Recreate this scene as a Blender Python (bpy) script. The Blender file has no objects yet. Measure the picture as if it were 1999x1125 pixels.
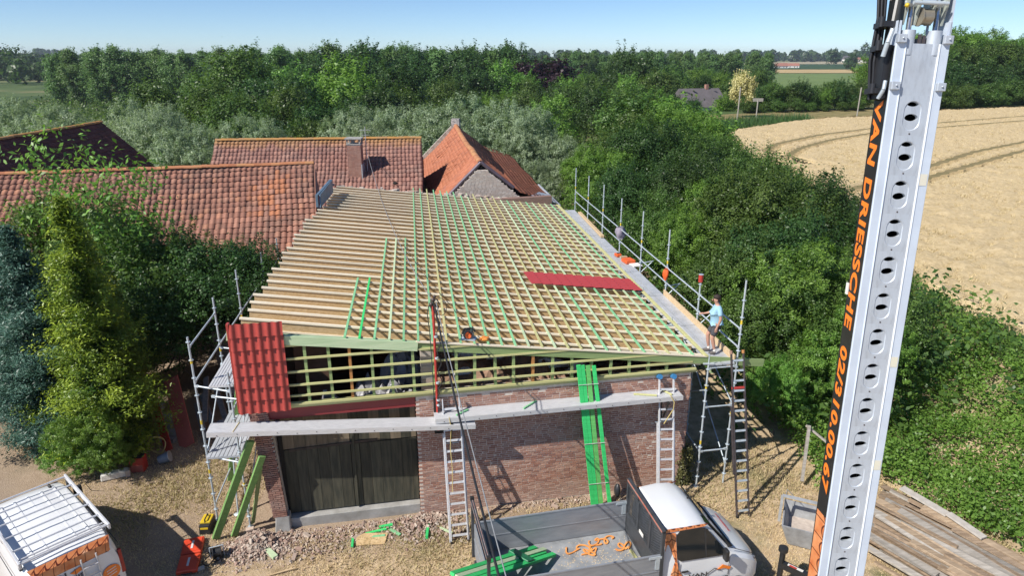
import bpy, bmesh, math, random
import numpy as np
from mathutils import Vector, Matrix
random.seed(7); np.random.seed(7)
R = math.radians
scene = bpy.context.scene
COL = scene.collection

# ---------------------------------------------------------------- camera, light, exposure
CAMZ = 12.2
cd = bpy.data.cameras.new("camera"); cam = bpy.data.objects.new("camera", cd); COL.objects.link(cam)
cd.sensor_width = 36; cd.lens = 24.0; cd.clip_start = 0.1; cd.clip_end = 9000
cam.location = (0, 0, CAMZ); cam.rotation_euler = (R(71.1), 0, 0)
scene.camera = cam
SUN_TO = Vector((-.85, -.58, 1.0)).normalized()          # towards the sun
EL = math.asin(SUN_TO.z); AZ = math.atan2(SUN_TO.x, SUN_TO.y)
world = bpy.data.worlds.new("World"); scene.world = world; world.use_nodes = True
nt = world.node_tree; nt.nodes.clear()
sky = nt.nodes.new("ShaderNodeTexSky"); sky.sky_type = 'NISHITA'; sky.sun_disc = False
sky.sun_elevation = EL; sky.sun_rotation = AZ; sky.altitude = 50
sky.air_density = .66; sky.dust_density = 0.0; sky.ozone_density = 6.5
bg = nt.nodes.new("ShaderNodeBackground"); bg.inputs[1].default_value = 0.100
wo = nt.nodes.new("ShaderNodeOutputWorld")
nt.links.new(sky.outputs[0], bg.inputs[0]); nt.links.new(bg.outputs[0], wo.inputs[0])
sl = bpy.data.lights.new("sun", 'SUN'); sl.energy = 4.8; sl.angle = R(0.53); sl.color = (1, .955, .88)
so = bpy.data.objects.new("sun", sl); COL.objects.link(so)
so.rotation_euler = SUN_TO.to_track_quat('Z', 'Y').to_euler(); so.location = (-30, -20, 60)
scene.view_settings.view_transform = 'Standard'; scene.view_settings.look = 'None'
scene.view_settings.exposure = 0.36; scene.view_settings.gamma = 1
scene.view_settings.use_curve_mapping = False
scene.render.engine = 'CYCLES'
scene.cycles.max_bounces = 5; scene.cycles.diffuse_bounces = 2; scene.cycles.glossy_bounces = 2
scene.cycles.transmission_bounces = 3; scene.cycles.transparent_max_bounces = 4

# ---------------------------------------------------------------- materials
def newmat(name):
    m = bpy.data.materials.new(name); m.use_nodes = True
    n = m.node_tree.nodes; l = m.node_tree.links
    return m, n, l, n["Principled BSDF"]
def rgb(c): return (c[0], c[1], c[2], 1)
def noise(n, l, scale, detail=4, vec=None, rough=.55):
    t = n.new("ShaderNodeTexNoise"); t.inputs["Scale"].default_value = scale
    t.inputs["Detail"].default_value = detail; t.inputs["Roughness"].default_value = rough
    if vec: l.new(vec, t.inputs["Vector"])
    return t.outputs["Fac"]
def ramp(n, l, fac, stops):
    r = n.new("ShaderNodeValToRGB"); e = r.color_ramp.elements
    while len(e) < len(stops): e.new(0.5)
    for k, (p, c) in enumerate(stops): e[k].position = p; e[k].color = rgb(c)
    l.new(fac, r.inputs[0]); return r.outputs[0]
def mix(n, l, fac, a, b, mode='MIX'):
    x = n.new("ShaderNodeMix"); x.data_type = 'RGBA'; x.blend_type = mode
    for v, s in ((fac, 0), (a, 6), (b, 7)):
        if isinstance(v, (int, float)): x.inputs[s].default_value = v
        elif isinstance(v, tuple): x.inputs[s].default_value = rgb(v)
        else: l.new(v, x.inputs[s])
    return x.outputs[2]
def mth(n, l, op, a, b=0.0, clamp=False):
    x = n.new("ShaderNodeMath"); x.operation = op; x.use_clamp = clamp
    for v, s in ((a, 0), (b, 1)):
        if isinstance(v, (int, float)): x.inputs[s].default_value = v
        else: l.new(v, x.inputs[s])
    return x.outputs[0]
def bump(n, l, p, fac, strength=.4, dist=.02):
    b = n.new("ShaderNodeBump"); b.inputs["Strength"].default_value = strength
    b.inputs["Distance"].default_value = dist; l.new(fac, b.inputs["Height"]); l.new(b.outputs[0], p.inputs["Normal"])
def worldpos(n): return n.new("ShaderNodeNewGeometry").outputs["Position"]
def objco(n): return n.new("ShaderNodeTexCoord").outputs["Object"]
def scaled(n, l, vec, s):
    v = n.new("ShaderNodeMapping"); v.inputs["Scale"].default_value = s; l.new(vec, v.inputs["Vector"]); return v.outputs[0]
def tone_rnd(n, l):
    """0..1, per piece: the face attribute plus the object's own random number"""
    a = n.new("ShaderNodeAttribute"); a.attribute_name = "tone"
    o = n.new("ShaderNodeObjectInfo")
    return mth(n, l, 'FRACT', mth(n, l, 'ADD', a.outputs["Fac"], o.outputs["Random"]))

def mat(name, c, c2=None, rough=.6, metal=0.0, scale=6, bmp=0.0, bscale=40, stretch=None, var=0.0, spec=.5, detail=4):
    m, n, l, p = newmat(name)
    v = objco(n)
    if stretch: v = scaled(n, l, v, stretch)
    c2 = c2 or tuple(x*.78 for x in c)
    f = noise(n, l, scale, detail, v)
    col = ramp(n, l, f, [(.32, c2), (.68, c)])
    if var:
        t = tone_rnd(n, l)
        hv = n.new("ShaderNodeHueSaturation"); l.new(col, hv.inputs["Color"])
        l.new(mth(n, l, 'ADD', mth(n, l, 'MULTIPLY', t, 2*var), 1-var), hv.inputs["Value"])
        col = hv.outputs[0]
    l.new(col, p.inputs["Base Color"])
    p.inputs["Roughness"].default_value = rough; p.inputs["Metallic"].default_value = metal
    p.inputs["Specular IOR Level"].default_value = spec
    if bmp: bump(n, l, p, noise(n, l, bscale, 4, v), bmp, .01)
    return m
MT = {}
def piece_mat(name, stops, rough=.8, stain=(.1, .09, .08), stain_amt=.5, nscale=1.5, bmp=.5, bscale=30, extra=None):
    """bricks, tiles: a colour from the ramp per piece, stains by place"""
    m, n, l, p = newmat(name)
    pos = worldpos(n)
    t = tone_rnd(n, l)
    t = mth(n, l, 'ADD', mth(n, l, 'MULTIPLY', t, .75), mth(n, l, 'MULTIPLY', noise(n, l, nscale*.3, 3, pos), .35))
    col = ramp(n, l, t, stops)
    s = noise(n, l, nscale, 5, pos, .65)
    s = mth(n, l, 'MULTIPLY', mth(n, l, 'SUBTRACT', s, .48, True), 3.5*stain_amt, True)
    col = mix(n, l, s, col, stain)
    fine = noise(n, l, bscale, 3, pos)
    col = mix(n, l, mth(n, l, 'MULTIPLY', fine, .35), col, tuple(x*.55 for x in stops[0][1]))
    if extra: col = extra(n, l, col, pos)
    l.new(col, p.inputs["Base Color"]); p.inputs["Roughness"].default_value = rough
    p.inputs["Specular IOR Level"].default_value = .3
    bump(n, l, p, fine, bmp, .008)
    return m
def leaf_mat(name, dark, light, var=.25, trans=.36, rough=.42):
    m, n, l, p = newmat(name)
    a = n.new("ShaderNodeAttribute"); a.attribute_name = "tone"
    o = n.new("ShaderNodeObjectInfo")
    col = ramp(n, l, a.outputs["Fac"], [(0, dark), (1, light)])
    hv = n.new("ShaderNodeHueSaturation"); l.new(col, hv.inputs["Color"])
    l.new(mth(n, l, 'ADD', mth(n, l, 'MULTIPLY', o.outputs["Random"], var), 1-var*.5), hv.inputs["Value"])
    l.new(mth(n, l, 'ADD', mth(n, l, 'MULTIPLY', o.outputs["Random"], .03), .485), hv.inputs["Hue"])
    l.new(hv.outputs[0], p.inputs["Base Color"]); p.inputs["Roughness"].default_value = rough
    p.inputs["Specular IOR Level"].default_value = .35
    tr = n.new("ShaderNodeBsdfTranslucent"); l.new(mix(n, l, .5, hv.outputs[0], (light[0]*1.1, light[1]*1.3, light[2]*.5)), tr.inputs[0])
    ms = n.new("ShaderNodeMixShader"); ms.inputs[0].default_value = trans
    l.new(p.outputs[0], ms.inputs[1]); l.new(tr.outputs[0], ms.inputs[2])
    l.new(ms.outputs[0], n["Material Output"].inputs[0])
    return m

# ---------------------------------------------------------------- mesh building
class MB:
    def __init__(s): s.v = []; s.f = []; s.sm = []; s.tone = []; s.t = 0.0
    def add(s, vs, fs, smooth=False):
        b = len(s.v); s.v += [tuple(x) for x in vs]
        for f in fs: s.f.append([b+i for i in f]); s.sm.append(smooth); s.tone.append(s.t)
        return s
    def box(s, c, d, rot=None, taper=None):
        x, y, z = d[0]/2, d[1]/2, d[2]/2; vs = []
        for k in (-1, 1):
            tx, ty = (taper if (taper and k == 1) else (1, 1))
            for (i, j) in ((-1, -1), (1, -1), (1, 1), (-1, 1)): vs.append(Vector((i*x*tx, j*y*ty, k*z)))
        if rot is not None: vs = [rot @ v for v in vs]
        return s.add([v+Vector(c) for v in vs], [(3, 2, 1, 0), (4, 5, 6, 7), (0, 1, 5, 4), (1, 2, 6, 5), (2, 3, 7, 6), (3, 0, 4, 7)])
    def bx(s, x0, x1, y0, y1, z0, z1): return s.box(((x0+x1)/2, (y0+y1)/2, (z0+z1)/2), (abs(x1-x0), abs(y1-y0), abs(z1-z0)))
    def beam(s, p, q, w, h, up=(0, 0, 1)):
        p, q = Vector(p), Vector(q); a = (q-p); L = a.length; a.normalize()
        r = a.cross(Vector(up)).normalized(); u = r.cross(a)
        m = Matrix((a, r, u)).transposed()
        return s.box((p+q)/2, (L, w, h), m)
    def tube(s, p, q, r, n=8, r2=None, cap=True):
        p, q = Vector(p), Vector(q); a = (q-p).normalized(); r2 = r if r2 is None else r2
        e = Vector((0, 0, 1)) if abs(a.z) < .9 else Vector((1, 0, 0))
        u = a.cross(e).normalized(); w = a.cross(u)
        vs = []
        for c, rr in ((p, r), (q, r2)):
            for i in range(n):
                t = 2*math.pi*i/n; vs.append(c+(u*math.cos(t)+w*math.sin(t))*rr)
        s.add(vs, [(i, (i+1) % n, n+(i+1) % n, n+i) for i in range(n)], True)
        if cap: s.add(vs, [tuple(range(n-1, -1, -1)), tuple(range(n, 2*n))])
        return s
    def path(s, pts, r, n=6, rad=None):
        for k in range(len(pts)-1):
            a = rad[k] if rad else r; b = rad[k+1] if rad else r
            s.tube(pts[k], pts[k+1], a, n, b)
        return s
    def prism(s, poly, p0, ex, ey, ez, depth):
        """polygon (a,b) in the ex,ey plane, extruded by depth along ez"""
        p0, ex, ey, ez = Vector(p0), Vector(ex), Vector(ey), Vector(ez); n = len(poly)
        a = [p0+ex*x+ey*y for x, y in poly]; b = [v+ez*depth for v in a]
        s.add(a+b, [tuple(range(n-1, -1, -1)), tuple(range(n, 2*n))]+[(i, (i+1) % n, n+(i+1) % n, n+i) for i in range(n)])
        return s
    def ball(s, c, r, n=8, sc=(1, 1, 1)):
        vs = []; fs = []; m = n//2
        for j in range(m+1):
            ph = math.pi*j/m
            for i in range(n):
                t = 2*math.pi*i/n
                vs.append((c[0]+r*sc[0]*math.sin(ph)*math.cos(t), c[1]+r*sc[1]*math.sin(ph)*math.sin(t), c[2]+r*sc[2]*math.cos(ph)))
        for j in range(m):
            for i in range(n): fs.append((j*n+i, (j+1)*n+i, (j+1)*n+(i+1) % n, j*n+(i+1) % n))
        return s.add(vs, fs, True)
    def mesh(s, name, m=None):
        me = bpy.data.meshes.new(name); me.from_pydata(s.v, [], s.f)
        if any(s.sm): me.polygons.foreach_set("use_smooth", s.sm)
        if any(s.tone):
            a = me.attributes.new("tone", 'FLOAT', 'FACE'); a.data.foreach_set("value", s.tone)
        if m: me.materials.append(m)
        me.update(); return me
    def build(s, name, m, parent=None, bevel=0, at=None, **kw):
        o = link(name, s.mesh(name, m), parent, **kw)
        if bevel: bev(o, bevel)
        return o
def bev(o, w, seg=2):
    b = o.modifiers.new("bevel", 'BEVEL'); b.width = w; b.segments = seg; b.limit_method = 'ANGLE'; b.angle_limit = R(40)
def link(name, data, parent=None, loc=None, kind=None, label=None, cat=None, group=None, M=None, rotz=None):
    o = bpy.data.objects.new(name, data); COL.objects.link(o)
    if parent: o.parent = parent
    if loc is not None: o.location = loc
    if rotz is not None: o.rotation_euler = (0, 0, rotz)
    if M is not None: o.matrix_local = M
    if kind: o["kind"] = kind
    if label: o["label"] = label
    if cat: o["category"] = cat
    if group: o["group"] = group
    return o
def thing(name, label, cat, loc=(0, 0, 0), rotz=0.0, group=None):
    return link(name, None, None, loc=loc, rotz=rotz, label=label, cat=cat, group=group)
def copy_tree(o, parent=None):
    c = o.copy(); COL.objects.link(c)
    if parent: c.parent = parent
    for ch in list(o.children): copy_tree(ch, c)
    return c
def rel(loc, *pts): return [Vector(p)-Vector(loc) for p in pts]

# ---------------------------------------------------------------- shape of the land
def sm(a, b, x): t = np.clip((np.asarray(x, float)-a)/(b-a), 0, 1); return t*t*(3-2*t)
FY = [-30, 13, 22, 27.7, 39, 54.5, 78, 88, 94, 130]; FX = [24, 19.5, 18.1, 17.2, 20.6, 22.6, 23.2, 26, 30, 66]
def field_x(y): return np.interp(y, FY, FX)
GY = [-30, 13, 22, 27.7, 39, 54.5, 78, 88, 94, 130, 165]; GX = [24, 19.5, 18.1, 17.2, 20.6, 22.6, 23.2, 25, 26, 31, 42]
def hg(x, y):
    x = np.asarray(x, float); y = np.asarray(y, float)
    base = -4*sm(45, 130, y)
    xe = np.interp(y, GY, GX)
    F = sm(xe-5.5, xe-.5, x)*(1-sm(150, 330, y))
    return base*(1-F)+2.0*F
def H(x, y): return float(hg(x, y))
# ================================================================= GROUND, FIELDS, SKYLINE
def grid_mesh(name, xs, ys, zf, m, smooth=True):
    X, Y = np.meshgrid(xs, ys); Z = zf(X, Y); nx, ny = len(xs), len(ys)
    me = bpy.data.meshes.new(name); co = np.stack([X, Y, Z], -1).reshape(-1, 3)
    i = np.arange(nx-1)[None, :]+nx*np.arange(ny-1)[:, None]
    f = np.stack([i, i+1, i+1+nx, i+nx], -1).reshape(-1, 4)
    quads(me, co, f); me.materials.append(m)
    me.polygons.foreach_set("use_smooth", np.full(len(f), smooth)); return me
def quads(me, co, f, k=4):
    me.vertices.add(len(co)); me.vertices.foreach_set("co", np.ascontiguousarray(co, dtype=np.float32).ravel())
    me.loops.add(len(f)*k); me.loops.foreach_set("vertex_index", np.ascontiguousarray(f, dtype=np.int32).ravel())
    me.polygons.add(len(f)); me.polygons.foreach_set("loop_start", np.arange(0, len(f)*k, k, dtype=np.int32))
    me.polygons.foreach_set("loop_total", np.full(len(f), k, dtype=np.int32)); me.update(calc_edges=True)
def ground_mat():
    m, n, l, p = newmat("ground_soil_and_grass"); pos = worldpos(n)
    sx = n.new("ShaderNodeSeparateXYZ"); l.new(pos, sx.inputs[0])
    big = noise(n, l, .35, 5, pos, .6); med = noise(n, l, 2.2, 5, pos, .65); fine = noise(n, l, 28, 4, pos, .7)
    straw = ramp(n, l, med, [(.28, (.30, .215, .125)), (.5, (.52, .39, .25)), (.75, (.68, .54, .37))])
    green = ramp(n, l, fine, [(.3, (.08, .10, .03)), (.7, (.19, .20, .08))])
    g = mth(n, l, 'MULTIPLY', mth(n, l, 'SUBTRACT', big, .54), 6, True)
    near = mix(n, l, g, straw, green)
    dirt = ramp(n, l, fine, [(.3, (.32, .255, .18)), (.7, (.52, .43, .33))])
    # the drive at the far left
    dv = mth(n, l, 'ADD', sx.outputs[0], mth(n, l, 'MULTIPLY', sx.outputs[1], 1.23))
    dv = mth(n, l, 'ADD', dv, mth(n, l, 'MULTIPLY', med, 1.6))
    dm = mth(n, l, 'MULTIPLY', mth(n, l, 'SUBTRACT', 7.5, dv), 1.5, True)
    near = mix(n, l, dm, near, dirt)
    # rubble dust along the foot of the barn wall
    wl = mth(n, l, 'SUBTRACT', sx.outputs[1], mth(n, l, 'ADD', mth(n, l, 'MULTIPLY', sx.outputs[0], .1935), 16.5))
    wl = mth(n, l, 'ADD', mth(n, l, 'ADD', wl, 1.5), mth(n, l, 'MULTIPLY', mth(n, l, 'SUBTRACT', med, .5), 2.4))
    xm = mth(n, l, 'MULTIPLY', mth(n, l, 'SUBTRACT', 4.5, sx.outputs[0]), 1.0, True)
    wm = mth(n, l, 'MULTIPLY', mth(n, l, 'MULTIPLY', wl, 1.6, True), xm)
    near = mix(n, l, mth(n, l, 'MULTIPLY', wm, .8), near, ramp(n, l, fine, [(.3, (.26, .18, .125)), (.7, (.46, .36, .27))]))
    far = ramp(n, l, noise(n, l, .02, 4, pos), [(.35, (.05, .085, .03)), (.5, (.09, .13, .045)), (.65, (.20, .18, .09))])
    fm = mth(n, l, 'MULTIPLY', mth(n, l, 'SUBTRACT', sx.outputs[1], 40), .03, True)
    l.new(mix(n, l, fm, near, far), p.inputs["Base Color"]); p.inputs["Roughness"].default_value = .95
    p.inputs["Specular IOR Level"].default_value = .15
    bump(n, l, p, fine, .9, .04)
    return m
def pw(a, b, n, k=2.0): t = np.linspace(0, 1, n); return a+(b-a)*t**k
xs = np.concatenate([-pw(30, 3200, 60, 2.6)[::-1], np.arange(-29.5, 30, .5), pw(30, 3200, 60, 2.6)])
ys = np.concatenate([-pw(12, 600, 14, 2)[::-1], np.arange(-11.5, 45, .5), pw(45, 6500, 110, 2.6)])
def zground(X, Y):
    Z = hg(X, Y)
    return Z+.03*np.sin(X*1.7+Y*.9)*np.sin(Y*1.3-X*.4)*(np.abs(X) < 40)*(Y < 45)
link("ground", grid_mesh("ground", xs, ys, zground, ground_mat()), kind='structure')

# grass tufts and straw on the yard: one uncountable mass
def blades(name, P, h, w, tone, m, lean=.5):
    n = len(P); a = np.random.rand(n)*2*math.pi; dx = np.cos(a)*w/2; dy = np.sin(a)*w/2
    lx = (np.random.rand(n)-.5)*2*lean*h; ly = (np.random.rand(n)-.5)*2*lean*h
    co = np.empty((n, 3, 3)); co[:, 0] = P-np.stack([dx, dy, h*0], 1); co[:, 1] = P+np.stack([dx, dy, h*0], 1)
    co[:, 2] = P+np.stack([lx, ly, h], 1)
    me = bpy.data.meshes.new(name); quads(me, co.reshape(-1, 3), np.arange(3*n).reshape(n, 3), 3)
    at = me.attributes.new("tone", 'FLOAT', 'FACE'); at.data.foreach_set("value", tone.astype(np.float32)); me.materials.append(m)
    return me
straw_m = leaf_mat("dry_grass_blades", (.17, .17, .065), (.74, .57, .35), .0, .2, .8)
def pn(x, y, s): return .5+.25*(np.sin(x*s+1.3*np.sin(y*s*.7))+np.sin(y*s*1.3+1.7*np.sin(x*s*.6+2)))
def yard_pts(n, x0, x1, y0, y1):
    x = np.random.uniform(x0, x1, n); y = np.random.uniform(y0, y1, n); return x, y
x, y = yard_pts(230000, -19, 13, 10.5, 20.5)
keep = (y < 16.2+.1935*x) | (x < -7.3) | ((x > 5.6) & (y < 20))
keep &= ~((x+1.23*y) < 7.4+np.random.rand(len(x))*.8)
x, y = x[keep], y[keep]; g = pn(x, y, .8)*.7+np.random.rand(len(x))*.5
hh = np.where(g < .45, .10, .045)*np.random.uniform(.5, 1.4, len(x))
P = np.stack([x, y, hg(x, y)], 1)
link("grass", blades("grass", P, hh, .016+hh*.12, np.clip(g*1.0+.20+np.random.randn(len(x))*.12, 0, 1), straw_m, .9), kind='stuff')

# wheat field
wheat_m, n, l, p = newmat("ripe_wheat"); pos = worldpos(n)
f1 = noise(n, l, 3.5, 6, pos, .75); f2 = noise(n, l, .12, 3, pos)
c = ramp(n, l, f1, [(.28, (.34, .25, .13)), (.5, (.55, .43, .25)), (.74, (.70, .57, .36))])
c = mix(n, l, mth(n, l, 'MULTIPLY', f2, .5), c, (.58, .45, .26))
l.new(c, p.inputs["Base Color"]); p.inputs["Roughness"].default_value = .9; p.inputs["Specular IOR Level"].default_value = .1
bump(n, l, p, f1, .6, .15)
def near_poly(X, Y, line):
    d = np.full(X.shape, 1e9)
    for (ax, ay), (bx, by) in zip(line[:-1], line[1:]):
        vx, vy = bx-ax, by-ay; t = np.clip(((X-ax)*vx+(Y-ay)*vy)/(vx*vx+vy*vy), 0, 1)
        d = np.minimum(d, np.hypot(X-ax-t*vx, Y-ay-t*vy))
    return d
TRAM = [[(20, 45.6), (28.5, 53), (37.3, 61.1), (47.1, 70.4), (58.3, 78.9), (90, 100), (160, 140)],
        [(18, 41), (26.5, 48.3), (33.9, 55.3), (41.7, 62), (53.1, 71.6), (88, 94), (160, 132)],
        [(27, 69), (26.6, 72.3), (29.9, 77.6), (38.3, 86.3), (49.4, 94.6), (80, 112), (130, 138)],
        [(27.5, 64), (27, 67.5), (30.6, 73.4), (37.1, 80.8), (46.1, 88.6), (78, 106), (130, 132)]]
def tram_d(X, Y): return np.min([near_poly(X, Y, t) for t in TRAM[:2]]+[near_poly(X, Y, t) for t in TRAM[2:]], axis=0)
def far_y(x): return np.interp(x, [20, 30, 48, 58, 79, 98, 200], [84, 94, 110, 113.5, 127.5, 134.7, 172])
ux = np.concatenate([np.arange(0, 40, .35), pw(40, 190, 70, 1.4)]); vy = np.concatenate([np.arange(13, 60, .35), pw(60, 176, 200, 1.1)])
U, V = np.meshgrid(ux, vy)
xe = field_x(V)+.3; Xw = xe+U; Yw = np.minimum(V, far_y(Xw)+0*V)
rn = np.random.randn(*U.shape)
td = tram_d(Xw, Yw)
edge = np.minimum(U/.5, 1)
Zw = hg(Xw, Yw)+edge*(.72+.07*rn+.05*np.sin(Xw*.9+Yw*.4)*np.sin(Yw*.7))-.66*np.exp(-(td/.55)**4)
me = bpy.data.meshes.new("wheat_field"); nx_, ny_ = len(ux), len(vy)
i = np.arange(nx_-1)[None, :]+nx_*np.arange(ny_-1)[:, None]
quads(me, np.stack([Xw, Yw, Zw], -1).reshape(-1, 3), np.stack([i, i+1, i+1+nx_, i+nx_], -1).reshape(-1, 4)); me.materials.append(wheat_m)
link("wheat_field", me, kind='structure')
ear_m = leaf_mat("wheat_ears", (.38, .28, .15), (.74, .60, .38), .0, .15, .8)
def wheat_pts(n, u0, u1, v0, v1):
    v = np.random.uniform(v0, v1, n); u = np.random.uniform(u0, u1, n); x = field_x(v)+.25+u
    k = (v < far_y(x)) & (tram_d(x, v) > .62); return x[k], v[k]
P_, h_, w_ = [], [], []
for nn, u0, u1, v0, v1, hh0, ww in ((90000, 0, 24, 18, 46, .14, .035), (90000, 0, 45, 46, 75, .16, .055), (70000, 0, 95, 75, 140, .2, .09)):
    x, y = wheat_pts(nn, u0, u1, v0, v1)
    P_.append(np.stack([x, y, hg(x, y)+.60], 1)); h_.append(np.random.uniform(.6, 1.5, len(x))*hh0); w_.append(np.full(len(x), ww))
P = np.concatenate(P_); hh = np.concatenate(h_)
link("wheat_ears", blades("wheat_ears", P, hh, np.concatenate(w_), np.random.rand(len(P)), ear_m, 1.0), kind='stuff')

track_m = mat("tractor_track", (.27, .21, .11), (.17, .15, .07), .95, 0, 1.5, .6, 6, spec=.1)
for k, ln_ in enumerate(TRAM):
    pts = np.array(ln_, float); fine_ = [pts[0]]
    for a, b in zip(pts[:-1], pts[1:]): fine_ += [a+(b-a)*t for t in np.linspace(.04, 1, 25)]
    fine_ = np.array(fine_); fine_[1:-1] = (fine_[:-2]+fine_[1:-1]+fine_[2:])/3
    for _ in range(12): fine_[1:-1] = (fine_[:-2]+2*fine_[1:-1]+fine_[2:])/4
    ok = (fine_[:, 0] > field_x(fine_[:, 1])+.6) & (fine_[:, 1] < far_y(fine_[:, 0])-.5); fine_ = fine_[ok]
    d = np.gradient(fine_, axis=0); d /= np.linalg.norm(d, axis=1, keepdims=True); nn = np.stack([-d[:, 1], d[:, 0]], 1)
    mb = MB(); w_ = .34+.10*np.sin(np.arange(len(fine_))*1.3)
    L1 = fine_+nn*w_[:, None]; L2 = fine_-nn*w_[:, None]
    vs = [(x, y, H(x, y)+.80) for x, y in L1]+[(x, y, H(x, y)+.80) for x, y in L2]; q_ = len(fine_)
    mb.add(vs, [(i, q_+i, q_+i+1, i+1) for i in range(q_-1)], True)
    mb.build("tractor_track", track_m, kind='structure')

# field strips and the dry verge beyond the wheat
def strip(name, poly, c, c2, dz):
    mb = MB(); n_ = 24
    (a, b, c_, d) = [np.array(q, float) for q in poly]
    vs = []
    for j in range(n_+1):
        for i in range(n_+1):
            q = (a*(1-i/n_)+b*i/n_)*(1-j/n_)+(d*(1-i/n_)+c_*i/n_)*j/n_
            vs.append((q[0], q[1], H(q[0], q[1])+dz))
    mb.add(vs, [(j*(n_+1)+i, j*(n_+1)+i+1, (j+1)*(n_+1)+i+1, (j+1)*(n_+1)+i) for j in range(n_) for i in range(n_)], True)
    return mb.build(name, mat(name+"_surface", c, c2, .95, 0, .05 if abs(poly[2][1]) > 300 else .5, .5, 2, spec=.1), kind='structure')
strip("dry_verge", [(20, 84), (66, 116), (84, 146), (20, 118)], (.30, .235, .12), (.16, .15, .06), .06)
strip("orchard_meadow", [(1, 84), (26, 84), (30, 122), (2, 122)], (.29, .225, .115), (.17, .15, .06), .05)
strip("valley_meadow", [(-28, 128), (0, 128), (4, 185), (-36, 185)], (.17, .24, .06), (.11, .17, .045), .05)
strip("green_field", [(100, 200), (330, 200), (760, 640), (190, 640)], (.16, .22, .075), (.12, .175, .06), .3)
strip("stubble_field", [(190, 646), (765, 646), (960, 800), (250, 800)], (.50, .37, .19), (.40, .29, .14), .5)
strip("crop_field", [(250, 806), (965, 806), (1350, 1230), (400, 1230)], (.045, .09, .035), (.035, .07, .03), .6)
strip("pale_field", [(400, 1240), (1360, 1240), (1700, 1700), (560, 1700)], (.42, .36, .24), (.3, .27, .17), .7)
# ================================================================= BARN UNDER A NEW ROOF
BP = (-6.62, 15.23, 0); BA = math.atan2(.19, .982)
def BL(X, Y, Z=0):
    dx, dy = X-BP[0], Y-BP[1]; c, s = math.cos(BA), math.sin(BA)
    return Vector((dx*c+dy*s, -dx*s+dy*c, Z))
def BW(s_, off, z):                                   # barn-local to world
    c, s = math.cos(BA), math.sin(BA); return Vector((BP[0]+s_*c-off*s, BP[1]+s_*s+off*c, z))
barn = thing("barn", "large brick barn with a bare timber roof of rafters and green battens being rebuilt", "barn", BP, BA)

def low_bloom(n, l, col, pos):                       # pale salt bloom along the foot of the wall
    sx = n.new("ShaderNodeSeparateXYZ"); l.new(pos, sx.inputs[0])
    f = mth(n, l, 'MULTIPLY', mth(n, l, 'SUBTRACT', mth(n, l, 'ADD', mth(n, l, 'MULTIPLY', noise(n, l, 1.6, 4, pos), 1.6), -.1), sx.outputs[2]), 1.2, True)
    return mix(n, l, mth(n, l, 'MULTIPLY', f, .7), col, (.46, .33, .27))
BRICK = [(0, (.22, .12, .10)), (.35, (.39, .19, .135)), (.6, (.48, .245, .17)), (.8, (.56, .34, .25)), (1, (.36, .23, .19))]
brick_m = piece_mat("old_red_brick", BRICK, .9, (.44, .36, .32), .28, 1.3, .7, 35, low_bloom)
pillar_m = piece_mat("brown_brick", [(0, (.20, .10, .08)), (.5, (.32, .16, .12)), (1, (.38, .23, .18))], .9, (.42, .37, .33), .5, 2, .7, 35)
mortar_m = mat("lime_mortar", (.70, .62, .54), (.54, .46, .40), .95, 0, 6, .8, 60)
dark_m = mat("dark_interior", (.035, .03, .026), (.02, .018, .016), .95)
conc_m = mat("weathered_concrete", (.40, .39, .37), (.26, .25, .23), .9, 0, 3, .5, 30)
def brick_mesh(w, h, d, name="brick"):
    b = MB(); b.box((0, 0, 0), (w, d, h)); me = b.mesh(name)
    for v in me.vertices: v.co += Vector((random.uniform(-.004, .004), random.uniform(-.003, .003), random.uniform(-.003, .003)))
    return me
def bricks(parent, cells, m, depth=.06, front=-.012, nobj=0, key=None, bw=.19, bh=.047):
    """cells: (x, y, z, w); the nobj first by key become bricks of their own, the rest one stuff part"""
    cells = sorted(cells, key=key) if key else cells
    variants = [brick_mesh(bw, bh, depth) for _ in range(5)]
    for v in variants: v.materials.append(m)
    for (x, y, z, w) in cells[:nobj]:
        o = link("brick", random.choice(variants), parent, loc=(x, y, z)); o.scale = (w/bw, 1, 1)
        o.rotation_euler = (random.uniform(-.02, .02), random.uniform(-.02, .02), random.uniform(-.015, .015))
    mb = MB()
    for (x, y, z, w) in cells[nobj:]:
        mb.t = random.random()
        rt = Matrix.Rotation(random.uniform(-.012, .012), 3, 'Z') @ Matrix.Rotation(random.uniform(-.025, .025), 3, 'Y')
        mb.box((x+random.uniform(-.004, .004), y+random.uniform(-.003, .003), z+random.uniform(-.003, .003)), (w*random.uniform(.96, 1.02), depth, bh*random.uniform(.9, 1.08)), rt)
    if mb.v: mb.build("brickwork", m, parent, kind='stuff')
# front wall: mortar core, then bricks standing proud of it
core = MB(); core.bx(4.17, 11.90, -.0005, .34, 0, 3.70); wall = core.build("brick_wall", mortar_m, barn)
cells = []; z = .03; row = 0
while z < 3.60:
    x = 4.15+(.1 if row % 2 else 0)
    while x < 11.9:
        w = .19 if random.random() > .25 else .14
        if x+w > 11.92: w = max(.06, 11.92-x)
        if not (z > 3.45 and random.random() < .12): cells.append((x+w/2, .024+.003*math.sin(x*1.3)*math.sin(z), z+.025, w))
        x += w+.014
    z += .062; row += 1
bricks(wall, cells, brick_m, nobj=300, key=lambda c: (c[0]-5.6)**2+(c[2]-3.0)**2*6)
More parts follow.
